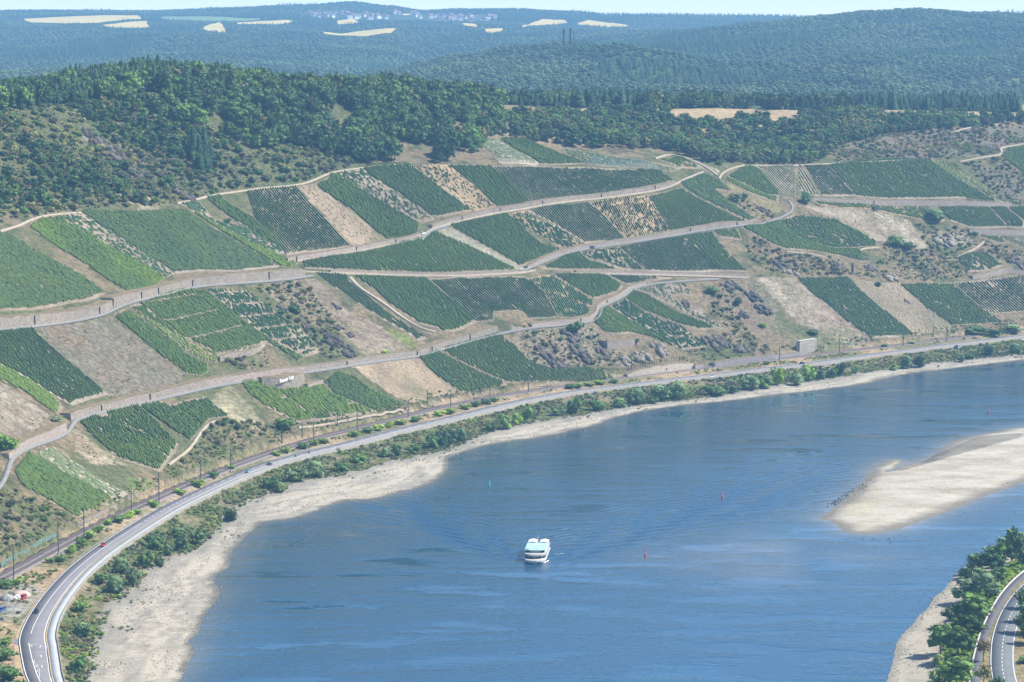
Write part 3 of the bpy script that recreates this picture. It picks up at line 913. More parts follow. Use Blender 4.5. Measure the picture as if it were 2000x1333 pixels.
# ------------------------------------------------------------------ vineyard paths
PATHS = [  # outline of the middle of each path, width, surface
    (Z('A', [(-30, 850), (0, 838), (150, 795), (260, 735), (450, 708), (600, 702)]), 3.2, 'dirt', "dirt_path"),
    (Z('A', [(1310, 632), (1480, 600), (1570, 570), (1820, 538)]) + Z('B', [(0, 522), (350, 495), (460, 445), (560, 400), (800, 368), (900, 350), (1140, 340)]), 3.2, 'dirt', "dirt_path"),
    (Z('E', [(-40, 316), (0, 310), (250, 290), (560, 250), (760, 210), (900, 130), (1100, 80), (1200, 55)]) + Z('K', [(700, 665), (830, 620), (1000, 595), (1300, 575), (1600, 552), (1790, 522)]), 3.6, 'asph', "vineyard_road"),
    (Z('B', [(300, 1062), (700, 1000), (1000, 940), (1200, 900), (1250, 865), (1300, 822), (1500, 770), (1800, 700), (1980, 678)]) + Z('C', [(130, 665), (400, 620), (680, 596), (1080, 540), (1225, 490), (1260, 460), (1420, 400)]), 3.0, 'dirt', "vineyard_road"),
    (Z('B', [(1225, 905), (1250, 870), (1300, 830), (1420, 800)]), 4.6, 'asph', "road_junction"),
    (Z('B', [(350, 1138), (600, 1152), (1000, 1166), (1500, 1176), (1980, 1152)]) + Z('C', [(100, 1145), (170, 1130)]), 3.0, 'dirt', "dirt_path"),
    (Z('C', [(60, 1140), (250, 1060), (400, 1002), (600, 962), (900, 922), (1200, 872), (1500, 822), (1680, 800), (1900, 782)]) + Z('D', [(70, 770), (200, 728), (270, 680), (262, 650), (230, 615)]), 3.2, 'asph', "vineyard_road"),
    (Z('C', [(430, 1150), (800, 1160), (1200, 1168), (1500, 1176), (1760, 1188)]), 3.4, 'dirt', "dirt_path"),
    (Z('G', [(1540, 92), (1380, 100), (1250, 108), (1000, 132), (890, 165), (820, 230), (700, 275), (655, 310), (655, 385), (560, 415), (300, 440), (100, 460)]) + Z('F', [(1800, 498), (1500, 580), (1300, 640), (1200, 668), (900, 702), (650, 745), (400, 780), (0, 842)])
     + Z('E', [(1650, 722), (1300, 802), (1000, 870), (750, 930), (600, 965), (535, 1000), (520, 1070), (400, 1130), (200, 1190), (80, 1275)]) + Z('L', [(55, 110), (30, 200), (0, 250), (-60, 300)]), 3.4, 'asph', "vineyard_road"),
    (Z('F', [(700, 80), (760, 160), (900, 230), (1100, 390), (1250, 470), (1330, 480)]), 4.0, 'dirt', "dirt_track"),
    (Z('D', [(1500, 325), (1600, 305), (1720, 285), (1830, 268), (1790, 222), (1900, 205), (2000, 190)]), 3.0, 'dirt', "dirt_path"),
    (Z('D', [(1440, 110), (1530, 80), (1640, 58), (1860, 40)]), 3.6, 'dirt', "dirt_path"),
    (Z('C', [(1060, 300), (1180, 262), (1240, 285), (1300, 300), (1450, 360), (1530, 430)]), 3.4, 'dirt', "dirt_path"),
    (Z('C', [(1540, 455), (1545, 420), (1600, 385), (1700, 350), (1830, 352)]) + Z('D', [(150, 353), (340, 350), (700, 330), (1140, 310)]), 3.0, 'dirt', "dirt_path"),
    (Z('E', [(1960, 430), (1890, 480), (1750, 490), (1640, 520)]), 2.6, 'dirt', "dirt_path"),
    (Z('E', [(1620, 990), (1560, 1000), (1480, 1090), (1420, 1200), (1250, 1320)]), 2.4, 'dirt', "dirt_path"),
    (Z('D', [(1480, 1035), (1560, 1000), (1650, 950), (1680, 920)]), 2.6, 'dirt', "dirt_path"),
    (Z('F', [(310, 1195), (480, 1180), (700, 1140), (900, 1105), (1090, 1080)]), 2.4, 'dirt', "dirt_path"),
    (Z('D', [(210, 990), (420, 1010), (520, 1040)]), 2.6, 'dirt', "dirt_path"),
    (Z('D', [(900, 960), (760, 970), (730, 1000), (840, 1060)]), 2.4, 'dirt', "dirt_path"),
]
PATH_XY = []
for pts, w_, surf, nm in PATHS:
    w_ *= .70
    p_ = chaikin(pts, 2)
    q = castp(p_, lift=.29 * w_ + .1)
    q = resample(q, 4.0)
    for _ in range(3):
        q[1:-1] = (q[:-2] + 2 * q[1:-1] + q[2:]) / 4
    g_ = np.maximum(q[:, 2], H(*offset(q, w_ / 2).T) + .05); g_ = np.maximum(g_, H(*offset(q, -w_ / 2).T) + .05)
    q[:, 2] = g_
    PATH_XY.append((q, w_))
    band(q, w_ / 2, -w_ / 2, q[:, 2] + .05, nm, M_LANE if surf == 'asph' else M_DIRT, None, 'structure', 1.2)

# ------------------------------------------------------------------ vineyard plots
def soil_mat():
    t = NT("vineyard_soil"); p = t.pos(); tint = t.attr()
    f = t.noise(p, .45, 5, .65); g = t.noise(p, 2.2, 3, .6)
    c = t.mix(t.ramp(f, [(.38, (0, 0, 0)), (.64, (1, 1, 1))]), t.mix(1.0, tint, (.68, .68, .66), 'MULTIPLY'), t.mix(1.0, tint, (1.15, 1.13, 1.1), 'MULTIPLY'))
    c = t.mix(t.ramp(g, [(.35, (0, 0, 0)), (.5, (1, 1, 1))]), t.mix(1.0, c, (.7, .72, .66), 'MULTIPLY'), c)
    t.col(c); t.rough(.95, .1); t.bump(g, .5, .4)
    return t.m
def vine_mat():
    t = NT("vine_leaves"); p = t.pos(); tint = t.attr()
    f = t.noise(p, 1.3, 4, .7)
    g = t.noise(p, .06, 3, .5)
    c = t.mix(t.ramp(f, [(.35, (0, 0, 0)), (.65, (1, 1, 1))]), t.mix(1.0, tint, (.62, .66, .72), 'MULTIPLY'), t.mix(1.0, tint, (1.25, 1.2, 1.0), 'MULTIPLY'))
    c = t.mix(t.ramp(g, [(.4, (0, 0, 0)), (.62, (1, 1, 1))]), c, t.mix(1.0, c, (1.2, 1.12, .85), 'MULTIPLY'))
    t.col(c); t.rough(.75, .25)
    return t.m
M_SOIL, M_VINE = soil_mat(), vine_mat()

_T = 1.25
TONE = {'d': (.058, .098, .031), 'm': (.070, .115, .031), 'b': (.092, .145, .030), 't': (.054, .092, .034), 'y': (.16, .20, .07), 's': (.052, .11, .05), 'g': (.13, .17, .10), 'o': (.21, .19, .12)}
TONE = {k_: tuple(_T * c_ for c_ in v_) for k_, v_ in TONE.items()}
SOIL = {'n': (.24, .205, .165), 'p': (.27, .23, .19), 'w': (.36, .33, .29), 't': (.31, .24, .165), 'g': (.28, .245, .215), 'k': (.17, .15, .11), 'f': (.30, .245, .19)}

def rowvines(st, ca, sa, dens, hgt, wid, tone, spots, sep, ds=1.15, second=None, hb=()):
    """hedges of vines along rows; returns one mesh per row (sep) or one for all"""
    out, V, F, C = [], [], [], []
    b = 0
    tone = np.array(tone)
    for q, t0, t1 in st:
        n = int((t1 - t0 - 1.0) / ds)
        if n < 3: continue
        t = t0 + .5 + ds * np.arange(n) + RNG.uniform(-.2, .2, n)
        o = q + RNG.normal(0, .10, n)
        x = t * ca - o * sa; y = t * sa + o * ca
        z = H(x, y) + .12
        alive = RNG.random(n) < dens
        nz = vnoise(x / 12, y / 12, 5) * .38 + vnoise(x / 4.2, y / 4.2, 6) * .32 + vnoise(x / 1.9, y / 1.9, 8) * .30
        if spots >= .38: nz = vnoise(x / 12, y / 12, 5) * .22 + vnoise(x / 4.2, y / 4.2, 6) * .26 + RNG.random(n) * .52
        if spots: alive &= RNG.random(n) < smooth(spots - .22, spots + .07, nz)
        for fb in hb:
            alive &= np.abs(t - fb) > .75
        hh = hgt * RNG.uniform(.70, 1.18, n) * (.78 + .44 * nz)
        ww = wid * RNG.uniform(.6, 1.25, n)
        ww[1::2] *= .74; hh[1::2] *= .88
        ww = np.where(alive, ww, .05); hh = np.where(alive, hh, .15)
        cx, cy = -sa, ca
        P = np.empty((n, 4, 3))
        for k, (s, e) in enumerate(((-1, 0), (-.62, 1), (.62, 1), (1, 0))):
            P[:, k, 0] = x + cx * s * ww; P[:, k, 1] = y + cy * s * ww; P[:, k, 2] = z + (hh if e else .12) + (RNG.uniform(-.15, .15, n) if e else 0)
        col = tone[None, None, :] * RNG.uniform(.85, 1.15, (n, 1, 1)) * np.array([.8, 1.05, 1.05, .8])[None, :, None] ** 0
        if second is not None:
            k = smooth(.45, .6, vnoise(x / 26, y / 26, 15))[:, None, None]
            col = col * (1 - k) + np.array(second)[None, None] * k
        col = np.broadcast_to(col, (n, 4, 3))
        i = np.arange(n - 1)
        ok = alive[:-1] | alive[1:]
        i = i[ok] * 4
        f = np.concatenate([np.stack([i + k, i + k + 1, i + 5 + k, i + 4 + k], -1) for k in range(3)])
        f = np.concatenate([f, np.array([[0, 3, 2, 1], [4 * n - 4, 4 * n - 3, 4 * n - 2, 4 * n - 1]])])
        if sep:
            if len(i): out.append((P.reshape(-1, 3), f, col.reshape(-1, 3)))
        else:
            V.append(P.reshape(-1, 3)); F.append(f + b); C.append(col.reshape(-1, 3)); b += 4 * n
    if not sep and V: out.append((np.concatenate(V), np.concatenate(F), np.concatenate(C)))
    return out

# zoom, outline, tone, soil, density, bare-patch level, row kind ('s' rows built one by one), height, row spacing, second tone, label
PL = [
 ('A', [(-60, 852), (40, 862), (190, 945), (330, 1030), (640, 1200), (795, 1312), (655, 1372), (400, 1410), (0, 1446), (-60, 1450)], 'd', 'n', .96, .16, '', 1.6, 2.0, None, "dense dark vineyard plot at the left picture edge above the longest stone wall", 0),
 ('A', [(200, 800), (275, 742), (440, 725), (500, 780), (850, 980), (1235, 1190), (1180, 1240), (950, 1292), (910, 1275), (660, 1110), (330, 900)], 'm', 'n', .99, 0, '', 1.6, 1.8, TONE['b'], "lush plot with a light green centre beside the brown fallow strip on the left slope", 0),
 ('A', [(440, 725), (600, 702), (760, 810), (960, 930), (1130, 1040), (1300, 1165), (1240, 1190), (850, 980), (500, 780)], 's', 'p', .70, .44, '', 1.3, 2.2, None, "patchy strip with pale stony gaps left of the largest green plot", 0),
 ('A', [(605, 702), (650, 690), (1000, 700), (1380, 692), (1460, 745), (1800, 960), (2085, 1110), (2060, 1118), (1760, 1150), (1310, 1164), (1130, 1040), (960, 930), (760, 810)], 't', 'g', .97, .22, '', 1.55, 1.8, None, "largest dark green vineyard plot above the long wall with dark shaded recesses", 0),
 ('K', [(880, 45), (912, 50), (1060, 140), (1250, 235), (1500, 355), (1690, 440), (1640, 468), (1560, 462), (1330, 330), (1100, 190)], 'b', 'n', 1, 0, '', 1.7, 1.7, None, "bright green wedge along the right side of the largest plot", 0),
 ('A', [(1335, 640), (1480, 622), (1600, 770), (1800, 815), (1900, 850), (2130, 1000), (2100, 1020), (2030, 1000), (1780, 880), (1600, 790), (1440, 695)], 's', 'g', .80, .36, '', 1.3, 2.0, None, "thin patchy vine strip below the brown bushy nook", 0),
 ('A', [(1530, 592), (1620, 566), (1700, 640), (1860, 740), (2060, 900), (2140, 1000), (1980, 915), (1800, 795), (1650, 702)], 'd', 'n', .98, .1, '', 1.5, 1.8, None, "narrow dark vine strip on the left side of the striped plot", 0),
 ('B', [(-75, 540), (0, 527), (300, 512), (400, 620), (560, 795), (710, 965), (480, 1000), (235, 1030), (160, 970), (0, 780)], 't', 'p', .95, .12, 's', 1.45, 2.3, None, "plot of clearly separate dark rows over pale soil below the bend of the dirt path", 0),
 ('B', [(310, 514), (430, 492), (530, 570), (700, 690), (860, 830), (975, 912), (930, 950), (750, 975), (705, 955), (560, 790), (400, 620)], 'o', 'f', .30, .50, '', .7, 3.0, TONE['y'], "abandoned brown strip with weeds between two green plots", 0),
 ('B', [(430, 490), (540, 445), (535, 408), (590, 407), (760, 520), (1000, 660), (1218, 792), (1195, 880), (980, 912), (860, 820), (700, 680), (530, 565)], 'd', 'n', .98, .14, '', 1.55, 1.8, TONE['m'], "dense green plot ending in a rounded corner beside the road junction", 0),
 ('B', [(592, 407), (790, 376), (850, 430), (1100, 590), (1320, 745), (1325, 768), (1225, 790), (1000, 660), (760, 520)], 's', 'p', .62, .40, '', 1.1, 2.0, None, "pale half bare strip between two dark plots under the forest path", 0),
 ('B', [(792, 376), (850, 352), (1140, 346), (1200, 400), (1400, 550), (1615, 697), (1400, 742), (1322, 744), (1100, 590), (850, 430)], 't', 'n', .98, .16, '', 1.55, 1.8, None, "dark blue green plot between the pale strip and the tan bare strip", 0),
 ('B', [(1142, 346), (1420, 346), (1560, 450), (1795, 660), (1740, 688), (1635, 697), (1400, 550), (1200, 400)], 's', 't', .45, .46, '', 1.0, 2.0, None, "tan strip of scattered vines with a bare sandy foot", 0),
 ('B', [(1422, 346), (1720, 351), (1745, 362), (1985, 560), (2035, 625), (1980, 645), (1800, 664), (1560, 450)], 'd', 'n', .98, .1, '', 1.5, 1.9, None, "dark plot right of the tan bare strip along the upper wall", 0),
 ('C', [(-165, 360), (0, 362), (270, 364), (560, 370), (925, 382), (1020, 470), (1080, 518), (900, 545), (680, 572), (540, 588), (130, 633), (70, 590)], 't', 'p', .96, .10, 's', 1.5, 2.4, None, "long plot of parallel dark rows with pale lanes below the white terrace", 0),
 ('C', [(925, 382), (1100, 396), (1215, 478), (1080, 518), (1020, 470)], 'd', 'n', .97, .15, '', 1.5, 1.9, None, "small dense plot at the right end of the striped rows", 0),
 ('B', [(1662, 172), (1810, 156), (1905, 205), (2105, 350), (2080, 360), (1820, 350), (1725, 250)], 'g', 'w', .75, 0, '', .55, 2.4, None, "white stony plot of young vines below the wood", 0),
 ('C', [(-92, 158), (0, 152), (130, 172), (300, 252), (558, 345), (210, 355), (0, 225)], 'd', 'n', 1, 0, '', 1.6, 1.8, None, "dark green wedge between the white stony plot and the netted slope", 0),
 ('C', [(362, 227), (650, 268), (1050, 332), (1270, 382), (1190, 412), (930, 376), (572, 352), (400, 262)], 'g', 'p', .85, .18, '', .7, 2.0, (.15, .24, .20), "pale plot of netted young vines along the wood edge", 0),
 ('C', [(1075, 312), (1250, 292), (1405, 384), (1250, 378)], 'm', 'f', .85, .34, '', 1.0, 2.0, None, "small thin plot between two branches of the upper dirt path", 0),
 ('C', [(1600, 438), (1640, 412), (1770, 352), (1830, 382), (1990, 555), (1990, 590), (1900, 580), (1600, 440)], 'm', 'n', .97, .15, '', 1.5, 1.9, None, "green plot right of the curved lane at the path fork", 0),
 ('C', [(1598, 442), (1900, 580), (1985, 590), (1985, 640), (1800, 575), (1605, 482)], 'b', 'n', .97, 0, '', 1.5, 1.7, None, "bright green lower edge plot beside the grass slope at the path fork", 0),
 ('C', [(1250, 482), (1428, 417), (1540, 470), (1645, 556), (1520, 540), (1640, 645), (1830, 770), (1780, 776), (1600, 695), (1400, 600), (1290, 522)], 'd', 'n', .97, .2, '', 1.5, 1.9, None, "long slanting dark plot dropping from the path end to the second wall", 0),
 ('B', [(1432, 802), (1640, 755), (1860, 716), (2000, 830), (2120, 940), (2300, 985), (1980, 1115), (1800, 1010), (1600, 900)], 'd', 'n', .98, .14, '', 1.55, 1.9, None, "dark plot right of the pale planted strip in the middle tier", 0),
 ('C', [(-40, 715), (95, 692), (200, 760), (340, 815), (525, 948), (400, 983), (300, 930), (120, 830)], 's', 't', .85, .42, '', 1.3, 2.0, None, "patchy strip with sandy holes in the middle tier", 0),
 ('C', [(98, 690), (380, 652), (560, 632), (645, 690), (740, 790), (850, 912), (700, 935), (560, 947), (340, 812)], 't', 'p', .96, .12, 's', 1.5, 2.3, None, "plot of regular dark stripes in the centre of the middle tier", 0),
 ('C', [(562, 632), (1000, 580), (1090, 680), (1190, 850), (1020, 890), (855, 910), (740, 790), (648, 690)], 'd', 't', .93, .45, '', 1.4, 2.1, None, "plot with several sandy bald patches in the middle tier", 0),
 ('C', [(1002, 580), (1260, 522), (1400, 605), (1600, 702), (1790, 778), (1600, 776), (1440, 800), (1195, 848), (1092, 680)], 'd', 'n', .97, .18, '', 1.5, 1.9, TONE['m'], "dense right end plot of the middle tier above the second wall", 0),
 ('C', [(200, 1128), (400, 1022), (500, 1000), (560, 1060), (850, 1140), (480, 1142)], 'd', 'n', .98, .1, '', 1.5, 1.8, None, "dense wedge below the second wall beside the small car", 0),
 ('C', [(505, 1000), (790, 965), (900, 1060), (1005, 1150), (855, 1140), (565, 1060)], 's', 'p', .88, .42, '', 1.3, 2.1, None, "patchy triangle below the second wall", 0),
 ('C', [(800, 962), (1258, 887), (1400, 985), (1590, 1148), (1015, 1150)], 't', 'g', .98, .05, 's', 1.5, 2.2, None, "square plot of fine dark stripes under the second wall", 0),
 ('C', [(1262, 886), (1485, 850), (1570, 960), (1640, 1040), (1770, 1150), (1595, 1148), (1405, 985)], 'd', 'n', .97, .22, '', 1.45, 2.0, None, "dark plot at the right end below the second wall next to the bushes", 0),
 ('C', [(1500, 842), (1680, 828), (1715, 915), (1560, 898)], 'm', 'n', .95, .2, '', 1.3, 1.9, None, "tiny plot tucked under the right end of the second wall", 0),
 ('D', [(-130, 820), (70, 785), (150, 770), (300, 890), (560, 975), (740, 975), (860, 1080), (780, 1080), (640, 1040), (440, 1000), (220, 985), (140, 955), (0, 880)], 'm', 'n', .99, 0, '', 1.5, 1.8, None, "smooth mid green plot on the lower side of the right hand nose", 0),
 ('D', [(70, 785), (280, 718), (560, 750), (720, 832), (880, 922), (880, 958), (740, 968), (560, 970), (300, 888), (150, 770)], 'd', 'n', .93, .30, '', 1.5, 2.0, None, "bushy dark plot beside the pinkish fallow field", 0),
 ('D', [(400, 622), (830, 652), (1200, 660), (1400, 765), (1340, 790), (1100, 738), (870, 688), (640, 678), (480, 655)], 'm', 't', .85, .34, '', 1.4, 2.0, None, "thin curved plot right below the grey wall on the right", 0),
 ('D', [(0, 355), (275, 357), (280, 600), (195, 603), (100, 500), (0, 390)], 'g', 'p', .9, .1, 's', 1.2, 3.0, TONE['m'], "light green plot of wide rows and pale lanes near the round tree", 0),
 ('D', [(300, 360), (335, 362), (400, 480), (465, 585), (400, 588), (310, 540)], 'd', 'p', .9, .25, 's', 1.3, 3.0, None, "narrow plot of three dark rows above the round tree", 0),
 ('D', [(345, 360), (515, 357), (620, 460), (735, 588), (485, 588), (420, 480)], 't', 'p', .96, .1, 's', 1.4, 2.6, None, "plot of slanting dark stripes left of the largest upper right plot", 0),
 ('D', [(525, 355), (640, 338), (1140, 312), (1330, 450), (1565, 605), (1400, 604), (1080, 608), (745, 590), (630, 460)], 'd', 'g', .93, .26, '', 1.45, 2.0, None, "largest upper right plot speckled with light soil", 0),
 ('D', [(1142, 312), (1245, 312), (1380, 395), (1500, 468), (1790, 628), (1570, 605), (1335, 450)], 'd', 'n', 1, 0, '', 1.6, 1.8, None, "solid dark band at the right edge of the largest upper right plot", 0),
 ('D', [(1280, 322), (1460, 330), (1580, 430), (1700, 530), (1885, 645), (1800, 630), (1500, 468), (1380, 395)], 'y', 'f', .8, .35, '', .9, 2.2, TONE['m'], "yellowish weedy strip right of the solid dark band", 0),
 ('D', [(1345, 668), (1718, 666), (1860, 822), (1580, 822), (1430, 770)], 'd', 'g', .97, .14, '', 1.4, 2.0, None, "dark plot between the two grey walls on the right", 0),
 ('D', [(1725, 666), (1838, 664), (1985, 785), (1985, 825), (1875, 822)], 't', 'p', .96, .1, 's', 1.4, 2.2, None, "striped plot between the two grey walls at the right edge", 0),
 ('D', [(1850, 660), (2060, 650), (2060, 800), (1980, 760)], 'd', 'n', .98, 0, '', 1.5, 1.9, None, "dark corner plot touching the right picture edge", 0),
 ('D', [(1800, 280), (1840, 230), (2060, 195), (2060, 430), (1980, 420)], 'm', 'n', .95, .2, '', 1.4, 1.9, None, "green plot under the topmost path at the right picture edge", 0),
 ('D', [(1775, 882), (2060, 884), (2060, 985), (1980, 975), (1880, 930)], 'g', 'p', .95, .05, 's', 1.0, 2.4, TONE['m'], "pale striped plot under the lower grey wall at the right edge", 0),
 ('D', [(1640, 872), (1770, 882), (1870, 930), (1830, 945), (1700, 905)], 'm', 'n', .95, .2, '', 1.3, 2.0, None, "small dark plot under the lower grey wall", 0),
 ('D', [(1482, 1045), (1560, 1010), (1680, 992), (1830, 1105), (1740, 1142), (1575, 1152), (1500, 1080)], 'd', 'p', .9, .36, '', 1.4, 2.1, None, "isolated ragged plot among the scrub on the far right", 0),
 ('H', [(290, 90), (670, 86), (775, 190), (880, 290), (1000, 372), (1185, 522), (1100, 540), (850, 540), (640, 392), (520, 290), (390, 190)], 't', 'g', .96, .22, '', 1.5, 2.0, None, "dark rectangular plot between two bare strips right above the railway", 0),
 ('H', [(675, 96), (1040, 130), (1250, 310), (1450, 450), (1520, 520), (1190, 538), (1000, 372), (880, 290)], 'o', 'p', .55, .34, '', .5, 2.4, TONE['g'], "grey cleared plot with faint row marks above the railway", 0),
 ('H', [(1045, 126), (1440, 122), (1500, 182), (1640, 302), (1750, 372), (1830, 420), (1450, 443), (1250, 310)], 'd', 'n', .94, .28, '', 1.45, 2.0, None, "speckled dark plot right of the grey cleared plot", 0),
 ('H', [(1445, 122), (1600, 112), (2060, 55), (2060, 340), (1980, 340), (1755, 358), (1645, 300)], 't', 'p', .93, .22, 's', 1.6, 3.2, None, "plot of thick widely spaced rows at the right edge above the railway", 0),
 ('F', [(430, 52), (560, 52), (690, 72), (715, 140), (900, 290), (1100, 432), (1285, 540), (1220, 560), (950, 402), (700, 242)], 't', 'g', .98, .05, 's', 1.55, 2.4, None, "narrow plot of long dark rows running down beside the golden grass ridge", 0),
 ('F', [(725, 72), (1000, 80), (1270, 92), (1440, 240), (1640, 420), (1500, 488), (1395, 500), (1370, 468), (1240, 440), (1000, 285), (900, 190)], 'd', 'n', .98, .14, '', 1.55, 1.8, None, "dense dark plot right of the grey track", 0),
 ('F', [(1280, 92), (1470, 84), (1980, 78), (2010, 90), (2145, 200), (2250, 380), (2040, 395), (1970, 335), (1770, 345), (1765, 410), (1645, 418), (1445, 240)], 't', 'p', .95, .16, 's', 1.5, 2.3, None, "large striped plot in the lower middle tier above the crag", 0),
 ('G', [(105, 92), (300, 62), (460, 160), (600, 250), (598, 350), (470, 385), (352, 385), (245, 200)], 's', 't', .95, .34, '', 1.4, 1.9, None, "patchy plot ending at the sharp bend of the vineyard road", 0),
 ('G', [(305, 60), (500, 52), (640, 60), (720, 82), (828, 152), (800, 200), (615, 250), (460, 160)], 'd', 'n', .99, .05, '', 1.55, 1.8, None, "smooth dark plot inside the curve of the vineyard road", 0),
 ('G', [(645, 60), (900, 72), (1150, 86), (1275, 90), (1000, 125), (865, 148), (725, 82)], 't', 'p', .96, .2, 's', 1.4, 2.3, None, "short striped plot between the thin path and the vineyard road", 0),
 ('G', [(1400, 92), (1530, 82), (1530, 102), (1405, 115)], 'm', 'n', 1, 0, '', 1.5, 1.8, None, "tiny green plot at the end of the thin path", 0),
 ('G', [(600, 408), (690, 305), (735, 308), (850, 390), (960, 452), (1190, 590), (1225, 612), (1050, 540), (885, 502), (800, 513), (705, 503)], 'd', 'n', .99, .05, '', 1.55, 1.8, TONE['m'], "dark plot hanging below the sharp bend of the vineyard road", 0),
 ('G', [(740, 300), (840, 252), (1000, 352), (1250, 445), (1400, 560), (1450, 610), (1280, 628), (1200, 590), (960, 450)], 's', 'p', .90, .42, '', 1.4, 2.0, None, "ragged plot with pale holes above the tan retaining wall", 0),
 ('G', [(845, 250), (900, 182), (1000, 212), (1200, 332), (1555, 470), (1400, 478), (1250, 440), (1000, 345)], 'd', 'n', .98, .15, '', 1.5, 1.8, TONE['m'], "long green tongue below the vineyard road curve", 0),
 ('G', [(905, 180), (1100, 132), (1285, 120), (1345, 225), (1180, 222), (1260, 300), (1400, 362), (1480, 402), (1600, 475), (1540, 468), (1400, 410), (1150, 275)], 's', 'p', .55, .18, '', 1.0, 2.2, None, "young vines as separate dots on pale soil below the vineyard road", 0),
 ('F', [(1370, 612), (1600, 550), (1800, 502), (1860, 540), (1980, 660), (2055, 718), (2205, 770), (2460, 752), (2610, 800), (2760, 812), (2600, 850), (1960, 885), (1895, 880), (1700, 800), (1505, 708)], 'd', 'n', .97, .18, '', 1.5, 1.9, None, "large dark plot stretching along the railway under the crag", 0),
 ('F', [(1212, 682), (1345, 630), (1500, 712), (1700, 808), (1885, 882), (1820, 920), (1640, 982), (1545, 958), (1350, 828)], 'd', 'n', .97, .14, '', 1.5, 1.9, TONE['m'], "dark plot below the vineyard road left of the thin pale lane", 0),
 ('F', [(705, 742), (1000, 700), (1205, 684), (1350, 830), (1540, 958), (1600, 985), (1300, 1040), (1180, 1050), (1000, 950), (850, 850)], 'o', 'f', .28, .45, '', .4, 3.0, None, "fallow plot golden on top and purple brown at its foot", 0),
 ('M', [(1290, 175), (1460, 50), (1700, 130), (1860, 260), (2150, 400), (2430, 520), (2000, 605), (1790, 500), (1430, 345)], 'd', 'n', .97, .14, '', 1.5, 1.8, TONE['m'], "dark plot right of the white lettering above the railway", 0),
 ('M', [(200, 175), (440, 152), (560, 190), (680, 262), (1000, 232), (1260, 205), (1425, 350), (1780, 505), (1990, 600), (1400, 668), (920, 718), (780, 640), (560, 510), (300, 320)], 'b', 'p', .97, .36, '', 1.6, 1.8, TONE['d'], "bright leafy plot with a bald patch below the white lettering", 0),
 ('E', [(-60, 325), (0, 320), (240, 306), (330, 402), (530, 582), (800, 808), (540, 888), (430, 830), (200, 680), (0, 588), (-60, 560)], 't', 'g', .95, .16, 's', 1.55, 2.1, None, "plot of dark rows under the long wall at the left picture edge", 0),
 ('E', [(-60, 562), (0, 590), (200, 690), (430, 850), (470, 902), (450, 962), (420, 955), (200, 800), (0, 688), (-60, 660)], 'b', 'n', 1, 0, '', 1.6, 1.7, None, "bright green strip below the dark rows at the left picture edge", 0),
 ('E', [(832, 216), (932, 162), (1010, 220), (1200, 355), (1330, 440), (1400, 520), (1540, 562), (1550, 640), (1500, 668), (1392, 648), (1200, 520), (1000, 350)], 'm', 'n', .98, .05, '', 1.5, 1.8, None, "mid green strip right of the large brown fallow plot", 0),
 ('K', [(435, 752), (500, 735), (660, 850), (840, 1000), (1030, 1080), (1100, 1135), (1080, 1180), (960, 1150), (760, 1030), (600, 900)], 'y', 'p', .92, .36, '', 1.3, 1.9, TONE['m'], "yellowish sparse strip among the terraced plots", 0),
 ('K', [(505, 735), (825, 612), (960, 682), (1240, 882), (1560, 1080), (1440, 1036), (1350, 1088), (1105, 1130), (1030, 1075), (845, 995), (665, 850)], 'm', 'p', .97, .16, '', 1.5, 1.9, None, "terraced green plot crossed by pale grass lines", 16),
 ('K', [(830, 612), (1000, 640), (1250, 852), (1500, 1020), (1735, 1140), (1690, 1168), (1560, 1088), (1240, 880), (962, 680)], 'd', 'n', 1, 0, '', 1.6, 1.7, TONE['m'], "dense green band running down beside the terraced plot", 0),
 ('K', [(1005, 630), (1300, 642), (1430, 722), (1600, 862), (1700, 922), (1850, 1098), (1745, 1138), (1505, 1015), (1255, 850)], 's', 'p', .93, .42, '', 1.35, 2.0, None, "ragged plot of broken rows below the scrubby nose", 11),
 ('E', [(595, 1012), (700, 962), (1015, 882), (1180, 1030), (1330, 1178), (1310, 1230), (1240, 1320), (1195, 1385), (1130, 1360), (900, 1290), (720, 1150)], 'd', 'p', .96, .34, '', 1.5, 1.9, TONE['m'], "plot with pale flecks below the vineyard road bend at the lower left", 0),
 ('E', [(1025, 878), (1170, 842), (1250, 888), (1400, 840), (1535, 822), (1600, 890), (1695, 970), (1560, 988), (1420, 1148), (1325, 1095)], 'd', 'p', .97, .24, '', 1.5, 1.9, None, "dark twin plot above the steep gravel track at the lower left", 0),
 ('L', [(78, 175), (160, 72), (250, 122), (450, 232), (638, 340), (560, 388), (430, 438), (330, 368), (130, 262), (92, 212)], 'm', 'n', .99, 0, '', 1.6, 1.8, None, "lowest green plot nearest to the railway at the lower left", 0),
 ('L', [(192, 66), (290, 36), (380, 100), (520, 200), (708, 300), (642, 338), (450, 230), (252, 120)], 'g', 'w', .72, .12, '', .8, 2.0, None, "pale grey plot of withered vines above the lowest green plot", 0),
 ('B', [(1345, 846), (1430, 812), (1600, 905), (1800, 1015), (2010, 1122), (1975, 1140), (1800, 1060), (1600, 960)], 'g', 'w', .55, 0, '', .5, 2.6, None, "pale strip of newly planted vines below the road junction", 0),
 ('B', [(350, 1075), (700, 1015), (1000, 955), (1280, 885), (1320, 848), (1400, 880), (1600, 965), (1800, 1065), (1975, 1145), (1500, 1165), (1000, 1155), (600, 1142), (365, 1128)], 't', 'n', .97, .15, '', 1.55, 1.9, TONE['m'], "dark spindle shaped plot below the road junction with the white van", 0),
 ('D', [(1980, 880 + 175), (2060, 1050), (2060, 1140), (1960, 1130)], 'd', 'n', .95, .2, '', 1.4, 2.0, None, "small dark plot above the striped corner at the right edge", 0),
]
PLOT_XY = []
